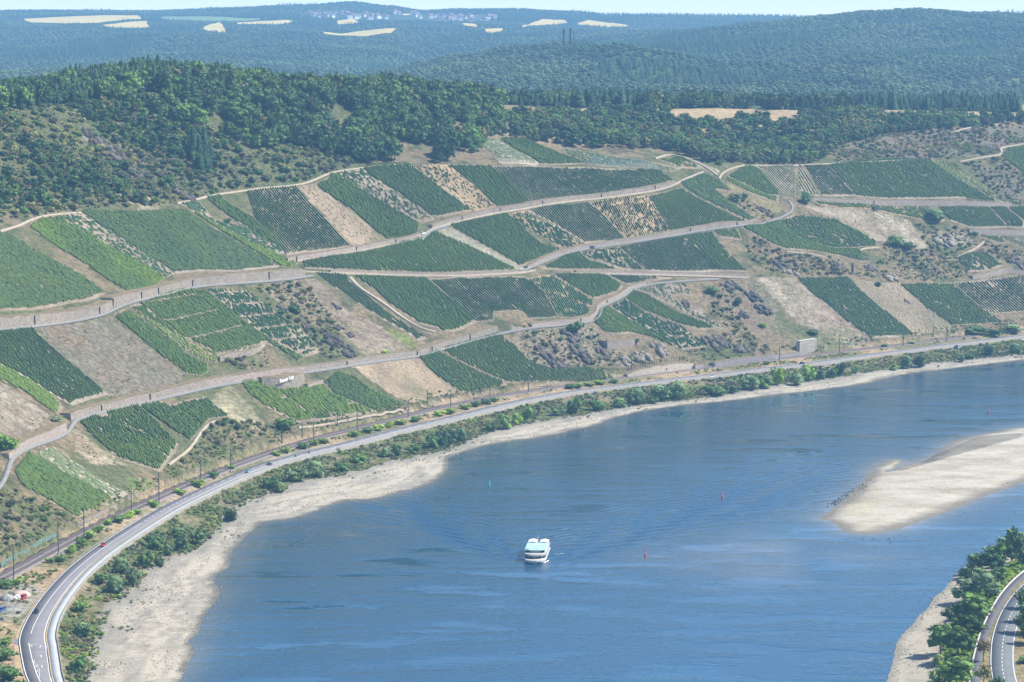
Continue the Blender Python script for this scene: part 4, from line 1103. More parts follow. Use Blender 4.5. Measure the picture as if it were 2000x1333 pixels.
def fall_angle(c):
    gx_, gy_ = grad(c[0], c[1], 25.0)
    return math.atan2(-gy_, -gx_)

def build_plots():
    for zk, pts, tone, soil, dens, spots, kind, hgt, sp, second, label, hb in PL:
        w = castp(Z(zk, pts))[:, :2]
        c = w.mean(0)
        # rows run along the long slanting side of the outline that lies closest to the fall line
        fa = fall_angle(c); best = (9, fa)
        for a, b in zip(w, np.roll(w, -1, axis=0)):
            L = np.linalg.norm(b - a)
            if L < 18: continue
            an = math.atan2(b[1] - a[1], b[0] - a[0])
            d = abs((an - fa + math.pi / 2) % math.pi - math.pi / 2)
            sc = d - min(L, 120) * .004
            if d < .55 and sc < best[0]: best = (sc, an)
        ang = best[1]
        PLOT_XY.append(w)
        sc_ = np.array(SOIL[soil]) * np.array([1.02, .97, .88])
        def cols(V):
            n = fbm(V[:, 0] / 16, V[:, 1] / 16, 17, 3)[:, None]
            n2 = smooth(.1, .5, fbm(V[:, 0] / 30, V[:, 1] / 30, 27, 2))[:, None]
            c = sc_ * (1 + .35 * n) * (1 - .12 * n2)
            if soil == 'f': c = c * (1 - .6 * n2) + np.array([.125, .125, .07]) * .6 * n2
            return np.clip(c, .02, 1)
        if kind == 's': sp *= 1.04
        o = sheet("vineyard_plot", w, ang, sp, .14, M_SOIL, 2.6, None, cols)
        if o is None: continue
        tag(o, label, "vineyard plot", "vineyard plots on the river slope")
        st, ca, sa = strips(w, ang, sp)
        hbs = ()
        if hb:
            t_ = [q[1] for q in st] + [q[2] for q in st]
            hbs = np.arange(min(t_) + hb * .5, max(t_), hb * 1.0)
        rows = rowvines(st, ca, sa, min(.99, dens + .03) if kind == 's' else dens, hgt * (.84 if kind == 's' else 1), (.34 if spots >= .40 else .48) if kind != 's' else .40, TONE[tone], spots, kind == 's', second=second, hb=hbs)
        for V, F, C in rows:
            r = mesh("vine_row" if kind == 's' else "vines", V, F, M_VINE, o, False, C)
            if kind != 's': r['kind'] = 'stuff'
build_plots()

# ------------------------------------------------------------------ retaining walls beside the paths
def wall_mat(name, a, b):
    t = NT(name); p = t.pos()
    vo = t.n('ShaderNodeTexVoronoi'); vo.inputs['Scale'].default_value = 2.2; t.l(p, vo.inputs['Vector'])
    f = t.noise(p, .22, 6, .7)
    c = t.ramp(f, [(.3, a), (.7, b)])
    c = t.mix(.45, c, t.ramp(vo.outputs['Color'], [(.2, tuple(x * .6 for x in a)), (.8, tuple(min(1, x * 1.35) for x in b))]))
    t.col(c); t.rough(.95, .1); t.bump(vo.outputs['Distance'], .8, .4)
    return t.m
M_WALL = wall_mat("dry_stone", (.20, .165, .135), (.37, .315, .26))
M_WALLP = wall_mat("pinkish_stone", (.27, .22, .185), (.40, .33, .28))
M_WALLT = wall_mat("tan_stone", (.40, .335, .26), (.56, .48, .38))
M_CAP = plain("wall_top_grass", (.19, .15, .09), .95, .1, 0, .35, .35)
M_WALLG = wall_mat("grey_stone", (.22, .20, .20), (.34, .31, .30))
M_SLOT = plain("dark_slate_recess_shade", (.045, .045, .05), .9, .1, 0, .2, 1)  # near black slate grey; doubles as painted shade of the wall recesses

def wall(pts, hpx, label, mat=None, slots=(), shift=0.0, lift=1.3, group="retaining walls of the vineyard slope"):
    """stone wall standing along image points (its foot), hpx = its height there in image pixels"""
    p = np.column_stack([np.asarray(pts, float), np.broadcast_to(np.asarray(hpx, float), (len(pts),))])
    p = chaikin(p, 1)
    q = castp(p[:, :2], lift=lift)
    q = resample(np.column_stack([q, p[:, 2]]), 3.0)
    q[1:-1, :3] = (q[:-2, :3] + 2 * q[1:-1, :3] + q[2:, :3]) / 4
    gx_, gy_ = grad(q[:, 0], q[:, 1], 6)
    nn = normals(q)
    s = np.sign(np.mean(nn[:, 0] * gx_ + nn[:, 1] * gy_)) or 1
    nn = nn * s
    h = q[:, 3] * q[:, 1] / FPX * .76
    h = h * (1 + .05 * RNG.normal(0, 1, len(h)))
    base = q[:, :3]
    def ring(o, z): return np.column_stack([base[:, :2] + nn * o, z])
    back = base[:, :2] + nn * (1.0 + h * 1.9)[:, None]
    zt = base[:, 2] + h
    zb = np.maximum(zt + .05, H(back[:, 0], back[:, 1]) + .1)
    rings = [ring(-.15, base[:, 2] - 2.5), ring(.35, zt - .12), ring(.30, zt + .12), ring(.95, zt + .14), np.column_stack([back, zb]), np.column_stack([back, zb - 3])]
    n = len(q); V = np.concatenate(rings)
    i = np.arange(n - 1)
    F = [np.stack([k * n + i, k * n + i + 1, (k + 1) * n + i + 1, (k + 1) * n + i], -1) for k in range(5)]
    e = [[k * n for k in range(6)], [k * n + n - 1 for k in range(5, -1, -1)]]
    F = np.concatenate(F).tolist() + e
    o = mesh("retaining_wall", V, F, [mat or M_WALL, M_CAP])
    mi = np.zeros(len(F), np.int32); mi[2 * (n - 1):5 * (n - 1)] = 1
    o.data.polygons.foreach_set('material_index', mi)
    tag(o, label, "retaining wall", group)
    for su in slots:
        uu, vv = project(base[:, 0], base[:, 1], base[:, 2])
        k = int(np.argmin(np.abs(uu - su)))
        mb = MB(); ang = math.atan2(nn[k, 1], nn[k, 0])
        mb.box((base[k, 0] - nn[k, 0] * .02, base[k, 1] - nn[k, 1] * .02, base[k, 2] + h[k] / 2 - .4), (.5, .55, h[k] * .85 + .6), ang)
        mb.build("recess_shade", M_SLOT, o)  # dark box: the shade inside a wall recess, put in as colour
    return o

wall(Z('E', [(-40, 308), (0, 303), (250, 284), (560, 244), (755, 203), (840, 150)]), [24, 24, 24, 22, 20, 16], "long grey stone wall with a dark shaded recess under the dark plot at the left edge", M_WALL, (66, 195))
wall(Z('E', [(842, 140), (900, 124), (1100, 74), (1200, 48)]) + Z('K', [(700, 655), (830, 612), (1000, 588), (1300, 566), (1600, 545), (1740, 520)]), [18, 20, 17, 17, 17, 16, 18, 20, 20, 14],
     "tall stone wall with dark shaded recesses ending at the scrubby nose", M_WALL, (223, 276, 312, 378, 524))
wall(Z('B', [(240, 1070), (300, 1055), (700, 993), (1000, 933), (1180, 900), (1230, 870)]), [9, 9, 8, 8, 7, 5], "stone wall under the striped plot left of the road junction", M_WALLP, (579, 698, 776))
wall(Z('B', [(1310, 815), (1500, 762), (1800, 692), (1980, 670)]) + Z('C', [(130, 655), (400, 612), (680, 588), (1080, 534), (1220, 492)]), [6, 7, 8, 8, 9, 8, 8, 10, 6], "upper stone wall running right from the road junction", M_WALL, (905, 975, 1060, 1177, 1280))
wall(Z('C', [(120, 1120), (250, 1052), (400, 994), (600, 954), (900, 914), (1200, 864), (1500, 815), (1680, 795), (1800, 782)]), [5, 7, 6, 6, 6, 7, 9, 8, 3], "second stone wall climbing from the small car to the right hand nose", M_WALL, (1347, 1440))
wall(Z('B', [(560, 1145), (1000, 1162), (1500, 1172), (1980, 1148)]), [3, 4, 4, 4], "low stone wall below the spindle shaped plot", M_WALLP)
wall(Z('C', [(480, 1150), (800, 1157), (1200, 1165), (1500, 1173), (1755, 1185)]), [4, 5, 5, 6, 7], "low stone wall under the square plot of fine stripes", M_WALLP)
wall(Z('G', [(1000, 125), (880, 160), (812, 225), (690, 272), (640, 312), (632, 372), (560, 408), (300, 432), (150, 450)]), [3, 4, 7, 6, 9, 10, 8, 8, 7], "curving bank wall along the sharp bend of the vineyard road", M_WALLP, (1187, 1134))
wall(Z('F', [(1800, 490), (1600, 545), (1500, 570), (1300, 630), (1200, 660)]), [15, 14, 13, 11, 9], "stone wall with two dark shaded recesses above the dark twin plot", M_WALL, (920, 845))
wall(Z('F', [(1200, 660), (900, 694), (650, 738), (400, 772), (290, 790)]), [10, 12, 9, 12, 12], "stone wall below the black rock outcrop", M_WALL, (813, 676))
wall(Z('F', [(290, 792), (0, 834)]) + Z('E', [(1800, 700), (1650, 715), (1560, 735)]), [14, 16, 16, 15, 14], "pinkish stone wall above the white lettering", M_WALLP)
wall(Z('E', [(1560, 735), (1300, 795), (1000, 862), (760, 920), (600, 955), (530, 985)]), [17, 15, 15, 14, 14, 14], "rough pale wall under the large brown fallow plot", M_WALL, (292, 201))
wall(Z('E', [(500, 1065), (400, 1122), (200, 1182), (70, 1275)]), [20, 19, 16, 12], "pinkish bank wall beside the vineyard road near the left edge", M_WALLP)
wall(Z('D', [(400, 606), (600, 622), (830, 640), (1300, 646), (1700, 652), (1890, 650)]), [4, 7, 8, 10, 9, 4], "grey wall band under the largest upper right plot", M_WALLP, (1708,))
wall(Z('D', [(1575, 845), (1750, 862), (1980, 872), (2060, 872)]), [5, 9, 11, 11], "lower grey wall band at the right picture edge", M_WALLP)
wall(Z('D', [(1600, 1195), (1740, 1175), (1850, 1140), (1990, 1160)]), [6, 9, 9, 6], "tan bank wall above the thick rowed corner plot", M_WALLP)
wall(Z('E', [(1640, 545), (1750, 510), (1880, 500), (1950, 450)]), [7, 8, 8, 5], "small grey terrace wall at the foot of the terraced plot", M_WALL)
wall(Z('M', [(480, 195), (690, 262), (850, 258), (1030, 215), (1035, 170)]), [14, 26, 30, 28, 24], "stone wall carrying the white lettering", M_WALL)
wall(Z('M', [(1080, 250), (1180, 225), (1280, 190)]), [8, 9, 8], "short pinkish wall right of the white lettering", M_WALLP)
wall(Z('G', [(710, 610), (780, 600), (870, 590), (960, 560)]), [16, 15, 14, 10], "pale cliff wall below the hanging dark plot", M_WALL)
# railway retaining walls
wall(Z('G', [(862, 824), (960, 814), (1100, 797), (1250, 775), (1358, 762)]), [6, 16, 19, 18, 12], "tan retaining wall with a fence on top above the railway", M_WALLT, (1356,), lift=.2)
wall(Z('G', [(1510, 745), (1700, 722), (1980, 690)]) + Z('H', [(100, 694), (320, 664)]), [9, 11, 10, 9, 8], "long grey wall above the railway left of the concrete pier", M_WALLG, (), lift=.2)
wall(Z('G', [(1365, 765), (1430, 752)]), [8, 7], "short grey wall stub right of the tan retaining wall", M_WALLG, (), lift=.2)
wall(Z('L', [(430, 470), (560, 412), (720, 322), (840, 268)]), [8, 9, 7, 6], "low grey wall beside the railway under the lowest green plot", M_WALL, (), lift=.2)

# ------------------------------------------------------------------ vegetation
def leaf_mat(name, base, warm=(1.18, 1.12, .85), var=.40):
    t = NT(name); o = t.obj(); r = t.rnd()
    f = t.noise(o, 1.1, 4, .7)
    b = np.array(base) * 1.5
    c = t.ramp(f, [(.32, tuple(b * .7)), (.55, tuple(b)), (.75, tuple(np.minimum(1, b * 1.4)))])
    c = t.mix(t.math('MULTIPLY', r, .75), c, t.mix(1.0, c, warm, 'MULTIPLY'))
    hs = t.n('ShaderNodeHueSaturation'); t.l(c, hs.inputs['Color'])
    r2 = t.math('FRACT', t.math('MULTIPLY', r, 7.31))
    t.l(t.math('ADD', t.math('MULTIPLY', r2, 2 * var), 1 - var), hs.inputs['Value'])
    w_ = t.noise(t.pos(), .0045 if name == 'leaves_far' else .016, 4, .6)
    t.col(t.mix(t.ramp(w_, [(.38, (0, 0, 0)), (.62, (1, 1, 1))]), t.mix(1.0, hs.outputs[0], (.66, .74, .80), 'MULTIPLY'), t.mix(1.0, hs.outputs[0], (1.35, 1.22, 1.0), 'MULTIPLY'))); t.rough(.8, .2)
    return t.m
LM = {
 'broad': leaf_mat("leaves_oak", (.053, .094, .034)), 'dark': leaf_mat("leaves_dark", (.040, .078, .032), (1.2, 1.15, .9)),
 'dry': leaf_mat("leaves_dry", (.098, .105, .048), (1.08, 1.0, .9)), 'conif': leaf_mat("needles", (.022, .052, .030), (1.3, 1.2, .9), .25),
 'shrub': leaf_mat("leaves_scrub", (.125, .140, .068), (1.3, 1.12, .8)), 'brown': leaf_mat("twigs_brown", (.125, .105, .075), (1.1, 1.0, .9)),
 'willow': leaf_mat("leaves_willow", (.085, .135, .070), (1.2, 1.15, .7), .25), 'bright': leaf_mat("leaves_bright", (.135, .215, .035), (1.2, 1.1, .7), .2),
 'yellow': leaf_mat("leaves_yellow", (.26, .27, .05), (1.15, 1.0, .7), .15), 'green': leaf_mat("leaves_green", (.070, .130, .040), (1.2, 1.15, .8), .25),
 'far': leaf_mat("leaves_far", (.050, .082, .045), (1.5, 1.35, 1.0), .30), 'ochre': leaf_mat("leaves_ochre", (.13, .095, .045), (1.1, 1.0, .8), .2)}
M_BARK = plain("bark", (.13, .10, .075), .95, .1, 0, .2, 2)

_ICO = {}
def ico(n):
    if n not in _ICO:
        bm = bmesh.new(); bmesh.ops.create_icosphere(bm, subdivisions=n, radius=1.0)
        bm.verts.ensure_lookup_table()
        _ICO[n] = (np.array([v.co[:] for v in bm.verts]), np.array([[v.index for v in f.verts] for f in bm.faces])); bm.free()
    return _ICO[n]

def crown_mesh(name, mat, shape, seed, lobes=11, leaves=170, sub=2):
    """crown of unit height (z 0..1, half width .5): lumpy leaf clumps with loose leaf sprays between them"""
    g = np.random.default_rng(seed)
    V, F = [], []; b = 0
    iv, jf = ico(sub)
    cen = []
    for k in range(lobes):
        if shape == 'round':
            a = g.uniform(0, 6.28); h = g.uniform(.22, .86); m = .34 * math.sin(math.pi * min(1, (h + .12) / 1.12)) ** .7
            r = g.uniform(.09, .175)
        elif shape == 'column':
            a = g.uniform(0, 6.28); h = .12 + .8 * k / lobes; m = .16 * (1 - .4 * h); r = g.uniform(.08, .14) * (1.15 - .5 * h)
        elif shape == 'bush':
            a = g.uniform(0, 6.28); h = g.uniform(.18, .62); m = .33 * g.uniform(.2, 1) ** .5; r = g.uniform(.11, .22)
        m *= g.uniform(.55, 1.1)
        c = np.array([math.cos(a) * m, math.sin(a) * m, h]); cen.append((c, r))
        d = 1 + .42 * (vnoise(iv[:, 0] * 2.3 + k * 5, iv[:, 1] * 2.3 + iv[:, 2] * 3.1, seed + k) - .5) * 2
        d = d + g.uniform(-.2, .2, len(iv))
        v = c + iv * (r * d)[:, None] * np.array([1.08, 1.08, .86])
        v[:, 2] = np.maximum(v[:, 2], .02)
        V.append(v); F.append(np.column_stack([jf, jf[:, 2]])); b += len(iv)
    V = np.concatenate(V); F = np.concatenate([f[:, :3] + i * len(iv) for i, f in enumerate(F)])
    tri = [F]
    LV = []
    for k in range(leaves):
        c, r = cen[g.integers(len(cen))]
        d = g.normal(size=3); d /= np.linalg.norm(d) + 1e-9
        if d[2] < -.3: d[2] *= -1
        p = c + d * r * g.uniform(.9, 1.55) * np.array([1.1, 1.1, .95])
        s = g.uniform(.026, .066)
        q = g.normal(size=(3, 3)) * s
        LV.append(p + q)
    if LV:
        LV = np.concatenate(LV); n0 = len(V)
        V = np.concatenate([V, LV]); tri.append(n0 + np.arange(len(LV)).reshape(-1, 3))
    V[:, 2] = np.maximum(V[:, 2], 0)
    me = mesh(name, V, np.concatenate(tri), mat, None, False)
    return me

def conifer_mesh(name, mat, seed, tiers=11, n=12):
    g = np.random.default_rng(seed)
    V, F = [], []
    for k in range(tiers):
        h = k / tiers; z0 = .06 + .90 * h; r = (.33 * (1 - h) ** .85 + .03) * g.uniform(.85, 1.1); dz = .17 * (1 - .45 * h)
        b = len(V); V.append((g.normal() * .006, g.normal() * .006, min(1.0, z0 + dz)))
        m = max(7, int(n * (1 - .4 * h)))
        for i in range(2 * m):
            a = math.pi * (i + g.uniform(-.25, .25)) / m; rr = r * (g.uniform(.85, 1.2) if i % 2 == 0 else g.uniform(.45, .62))
            V.append((math.cos(a) * rr, math.sin(a) * rr, z0 - (.035 if i % 2 == 0 else -.01) + g.uniform(-.015, .015)))
        F += [(b, b + 1 + i, b + 1 + (i + 1) % (2 * m)) for i in range(2 * m)]
    return mesh(name, V, np.array(F), mat)

def trunk_mesh(name, seed, h=.45, r=.035, limbs=4):
    g = random.Random(seed); mb = MB()
    mb.tube((0, 0, -.05), (g.uniform(-.02, .02), g.uniform(-.02, .02), h), r, r * .55, 6)
    for k in range(limbs):
        a = 6.28 * k / max(1, limbs) + g.uniform(-.4, .4); z = h * g.uniform(.55, .95)
        mb.tube((0, 0, z), (math.cos(a) * .2, math.sin(a) * .2, z + g.uniform(.12, .25)), r * .45, r * .15, 5)
    return mb

TREE_BASE = {}
def tree_proto(key, shape, mats, nvar, label_name):
    """prototype crowns and trunk meshes of one kind; the first real trees use them directly"""
    out = []
    for i in range(nvar):
        mat = LM[mats[i % len(mats)]]
        if shape == 'conifer': c = conifer_mesh("crown", mat, 100 + i + len(key))
        else: c = crown_mesh("crown", mat, shape, 31 * i + sum(map(ord, key)), {'round': 20, 'column': 18, 'bush': 14}[shape], {'round': 420, 'column': 380, 'bush': 420}[shape], 1)
        cm = c.data; bpy.data.objects.remove(c)
        tr = None
        if shape != 'bush':
            tb = trunk_mesh("trunk", i, .9 if shape == 'conifer' else .5, .018 if shape == 'conifer' else .03, 0 if shape == 'conifer' else 4)
        else:
            tb = MB()
            for k in range(4):
                a = 1.57 * k + i; tb.tube((math.cos(a) * .03, math.sin(a) * .03, -.06), (math.cos(a) * .2, math.sin(a) * .2, .4), .02, .01, 4)
        to = tb.build("trunk", M_BARK); tm = to.data; bpy.data.objects.remove(to)
        out.append((cm, tm))
    TREE_BASE[key] = (label_name, out)

tree_proto('broad', 'round', ['broad', 'broad', 'dark', 'green'], 6, "broadleaf_tree")
tree_proto('dry', 'round', ['dry', 'broad', 'dry', 'green'], 4, "broadleaf_tree")
tree_proto('conif', 'conifer', ['conif'], 4, "conifer_tree")
tree_proto('shrub', 'bush', ['shrub', 'shrub', 'green', 'dark'], 5, "shrub")
tree_proto('brown', 'bush', ['brown', 'shrub', 'brown'], 3, "shrub")
tree_proto('bank', 'bush', ['willow', 'green', 'willow', 'dark'], 4, "bush")
tree_proto('bright', 'bush', ['bright', 'bright', 'green'], 3, "bush")
tree_proto('yellow', 'bush', ['yellow', 'bright'], 2, "bush")
tree_proto('willow', 'round', ['willow', 'green', 'dark'], 4, "broadleaf_tree")
tree_proto('poplar', 'column', ['green', 'willow'], 3, "broadleaf_tree")
tree_proto('ochre', 'round', ['ochre', 'dry'], 2, "young_tree")

STEM = {"broadleaf_tree": "trunk", "conifer_tree": "trunk", "young_tree": "trunk", "shrub": "stem", "bush": "stem"}
def plant(key, x, y, z, h, w, label, cat, group=None, var=None):
    """one tree or bush standing at a point: an Empty with its crown and its trunk"""
    nm, vs = TREE_BASE[key]
    cm, tm = vs[int(RNG.integers(len(vs))) if var is None else var % len(vs)]
    o = empty(nm, (float(x), float(y), float(z)), float(RNG.uniform(0, 6.28)))
    o.scale = (float(w), float(w), float(h))
    tag(o, label, cat, group)
    c = link("crown", cm, o)
    if key in ('broad', 'dry', 'willow', 'ochre'): c.location = (0, 0, .14); c.scale = (1, 1, .9)
    if key == 'ochre': c.location = (0, 0, .42); c.scale = (1, 1, .6)
    if key == 'poplar': c.location = (0, 0, .08); c.scale = (1, 1, .95)
    link(STEM[nm], tm, o)
    return o

def scatter(name, pts, kinds, hs, ws, srcs, label, cat):
    """uncountable growth as ONE object: points carrying real plant meshes through geometry nodes"""
    me = bpy.data.meshes.new(name)
    me.vertices.add(len(pts)); me.vertices.foreach_set('co', np.asarray(pts, np.float32).ravel())
    def at(nm, typ, val, f='value'):
        a = me.attributes.new(nm, typ, 'POINT'); a.data.foreach_set(f, np.asarray(val).ravel())
    sc = np.stack([ws, ws, hs], -1).astype(np.float32)
    rt = np.zeros((len(pts), 3), np.float32); rt[:, 2] = RNG.uniform(0, 6.28, len(pts))
    at('size', 'FLOAT_VECTOR', sc, 'vector'); at('turn', 'FLOAT_VECTOR', rt, 'vector'); at('sort', 'INT', np.asarray(kinds, np.int32))
    ng = bpy.data.node_groups.new(name + "_growth", 'GeometryNodeTree')
    ng.interface.new_socket('Geometry', in_out='INPUT', socket_type='NodeSocketGeometry')
    ng.interface.new_socket('Geometry', in_out='OUTPUT', socket_type='NodeSocketGeometry')
    gi = ng.nodes.new('NodeGroupInput'); go = ng.nodes.new('NodeGroupOutput'); jn = ng.nodes.new('GeometryNodeJoinGeometry')
    mp = ng.nodes.new('GeometryNodeMeshToPoints'); ng.links.new(gi.outputs[0], mp.inputs[0])
    def na(nm, typ):
        n = ng.nodes.new('GeometryNodeInputNamedAttribute'); n.data_type = typ; n.inputs[0].default_value = nm; return n.outputs[0]
    for k, ob in enumerate(srcs):
        oi = ng.nodes.new('GeometryNodeObjectInfo'); oi.inputs[0].default_value = ob; oi.inputs[1].default_value = True
        ip = ng.nodes.new('GeometryNodeInstanceOnPoints')
        cp = ng.nodes.new('FunctionNodeCompare'); cp.data_type = 'INT'; cp.operation = 'EQUAL'
        ng.links.new(na('sort', 'INT'), cp.inputs[2]); cp.inputs[3].default_value = k
        ng.links.new(cp.outputs[0], ip.inputs['Selection'])
        ng.links.new(mp.outputs[0], ip.inputs['Points']); ng.links.new(oi.outputs['Geometry'], ip.inputs['Instance'])
        ng.links.new(na('turn', 'FLOAT_VECTOR'), ip.inputs['Rotation']); ng.links.new(na('size', 'FLOAT_VECTOR'), ip.inputs['Scale'])
        ng.links.new(ip.outputs[0], jn.inputs[0])
    ng.links.new(jn.outputs[0], go.inputs[0])
    o = link(name, me)
    md = o.modifiers.new("growth", 'NODES'); md.node_group = ng
    tag(o, label, cat, None, 'stuff')
    return o

def jgrid(x0, x1, y0, y1, s):
    A, B = np.meshgrid(np.arange(x0, x1, s), np.arange(y0, y1, s))
    A = A + RNG.uniform(-.45, .45, A.shape) * s; B = B + RNG.uniform(-.45, .45, B.shape) * s
    return A.ravel(), B.ravel()

def in_any(u, v, polys):
    m = np.zeros(np.shape(u), bool)
    for p in polys: m |= inpoly(u, v, p)
    return m

F_BROAD = [[(330, 140), (500, 140), (700, 150), (900, 175), (985, 210), (968, 250), (940, 295), (865, 322), (700, 318), (570, 285), (480, 300), (425, 262), (300, 232), (205, 200), (330, 165)]]
F_CONIF = [[(-60, 185), (15, 168), (120, 143), (300, 128), (430, 133), (330, 172), (190, 200), (60, 212), (-60, 222)], [(680, 150), (1000, 165), (1250, 180), (1262, 214), (1100, 212), (985, 205), (850, 190), (700, 172)],
           [(352, 290), (400, 275), (418, 335), (398, 345), (372, 320)], [(1265, 185), (1350, 190), (1350, 212), (1265, 212)], [(1655, 185), (1985, 196), (1992, 220), (1660, 214)]]
F_DRY = [[(965, 225), (1100, 228), (1250, 236), (1310, 243), (1480, 247), (1570, 244), (1600, 240), (1700, 236), (1860, 228), (2050, 232), (2050, 242), (1900, 250), (1740, 262), (1640, 285), (1600, 318), (1500, 328), (1440, 318), (1400, 326), (1370, 312), (1290, 292), (1180, 292), (1090, 286), (1000, 268), (950, 270)], [(1150, 219), (1310, 223), (1312, 252), (1150, 236)], [(1560, 224), (1720, 222), (1720, 240), (1575, 252)], [(1440, 236), (1500, 238), (1490, 252), (1430, 252)]]
F_ROW = [[(1255, 200), (1660, 200), (1660, 215), (1560, 216), (1480, 213), (1320, 213), (1255, 216)]]
F_SPARSE = [[(-60, 208), (200, 202), (300, 232), (425, 262), (480, 300), (440, 335), (300, 300), (150, 262), (-60, 262)], [(60, 280), (200, 330), (300, 390), (160, 395), (-60, 420), (-60, 300)]]
SCRUB = [[(-60, 190), (60, 195), (205, 200), (300, 232), (425, 262), (480, 300), (570, 285), (700, 318), (640, 340), (600, 352), (520, 362), (425, 375), (352, 398), (290, 402), (160, 408), (60, 425), (-60, 450)],
         Z('D', [(560, 180), (900, 80), (1980, 10), (2060, 180), (1880, 200), (1780, 220), (1800, 270), (1500, 310), (1280, 310), (560, 325)]),
         Z('D', [(1500, 330), (1790, 290), (1990, 430), (1990, 640), (1900, 650), (1720, 530)]),
         Z('D', [(1150, 790), (1570, 830), (1640, 880), (1880, 960), (2060, 1000), (2060, 1060), (1850, 1090), (1690, 985), (1480, 1035), (1500, 1090), (1590, 1180), (1300, 1220), (1050, 1200), (700, 1180), (860, 1060), (740, 970), (890, 920), (1000, 905), (1240, 990), (1280, 960), (1180, 830)]),
         Z('D', [(-40, 880), (120, 960), (230, 1000), (460, 1020), (620, 1060), (700, 1170), (300, 1170), (100, 1160), (-60, 1050), (-80, 930)]),
         Z('G', [(1560, 110), (1700, 100), (1640, 330), (1780, 500), (1960, 640), (1500, 720), (1300, 640), (1450, 610), (1640, 480), (1440, 330)]),
         Z('G', [(60, 440), (560, 440), (720, 510), (700, 600), (900, 680), (860, 800), (580, 745), (300, 765), (150, 715), (60, 620)]),
         Z('K', [(1320, 570), (1600, 560), (1790, 640), (1990, 900), (1990, 1140), (1900, 1120), (1700, 920), (1420, 700)]),
         Z('F', [(-60, 220), (180, 280), (420, 500), (780, 660), (520, 690), (440, 620), (300, 440), (0, 240)]),
         Z('E', [(1640, 560), (1960, 450), (2010, 560), (1990, 600), (1770, 620)]),
         Z('L', [(-60, 260), (120, 270), (330, 380), (430, 470), (330, 540), (120, 620), (-60, 720)]),
         Z('E', [(1560, 1000), (2100, 1030), (2300, 1150), (2000, 1160), (1700, 1240), (1330, 1333), (1440, 1180)]),
         Z('C', [(1590, 560), (1700, 600), (2000, 720), (1980, 760), (1850, 770), (1660, 640)])]
CLEAR = [Z('E', [(260, 300), (820, 225), (1390, 660), (820, 835), (330, 400)]), Z('A', [(1040, 640), (1220, 700), (1040, 700)])]

def place_name(u, v):
    if v < 205 and u < 180: return "at the left end of the wooded crest"
    if v < 175 and u < 450: return "on top of the left wooded hill"
    if v > 262 and 340 < u < 430: return "in the dark spruce clump above the dirt path"
    if u < 330: return "on the upper scrub slope around the little hut"
    if u < 480: return "in the wood above the striped plot"
    if u < 620: return "in the wood above the bend of the dirt path"
    if u < 780: return "in the wood above the pale half bare strip"
    if u < 960: return "in the wood left of the white stony plot" if v > 215 else "along the crest in the middle of the picture"
    if u < 1240: return "in the wood above the netted young vines" if v > 215 else "in the conifer row right of the middle of the crest"
    if u < 1480: return "above the path fork" if v > 222 else "behind the long stubble field"
    if u < 1720: return "above the round tree and the right hand plots" if v > 222 else "in the right part of the crest"
    return "at the right end of the wooded belt"

def crest_row():
    # loose row of single trees behind the long stubble field
    for k, u in enumerate(np.arange(1262, 1665, 8.5)):
        u = u + RNG.uniform(-2.5, 2.5); vv = np.arange(228, 195, -.5)
        q, ok = cast(np.full(len(vv), u), vv)
        good = ok & (q[:, 1] < 2700)
        if not good.any(): continue
        x, y, z = q[np.nonzero(good)[0][-1]]
        if 1345 < u < 1650 and RNG.random() < .12: continue
        kk = 'conif' if (u < 1345 and RNG.random() < .5) or RNG.random() < .12 else ('dry' if RNG.random() < .5 else 'broad')
        h = RNG.uniform(8, 13) * (1.35 if kk == 'conif' or 1525 < u < 1560 else 1)
        nm = {'conif': 'dark conifer', 'dry': 'pale yellowish tree', 'broad': 'green tree'}[kk]
        pos = "left" if u < 1400 else ("middle" if u < 1530 else "right")
        plant(kk, x, y - 4, float(H(x, y - 4)) - .3, h, h * RNG.uniform(.7, .95), "%s in the %s part of the loose row behind the long stubble field" % (nm, pos), "tree", "trees behind the long stubble field")

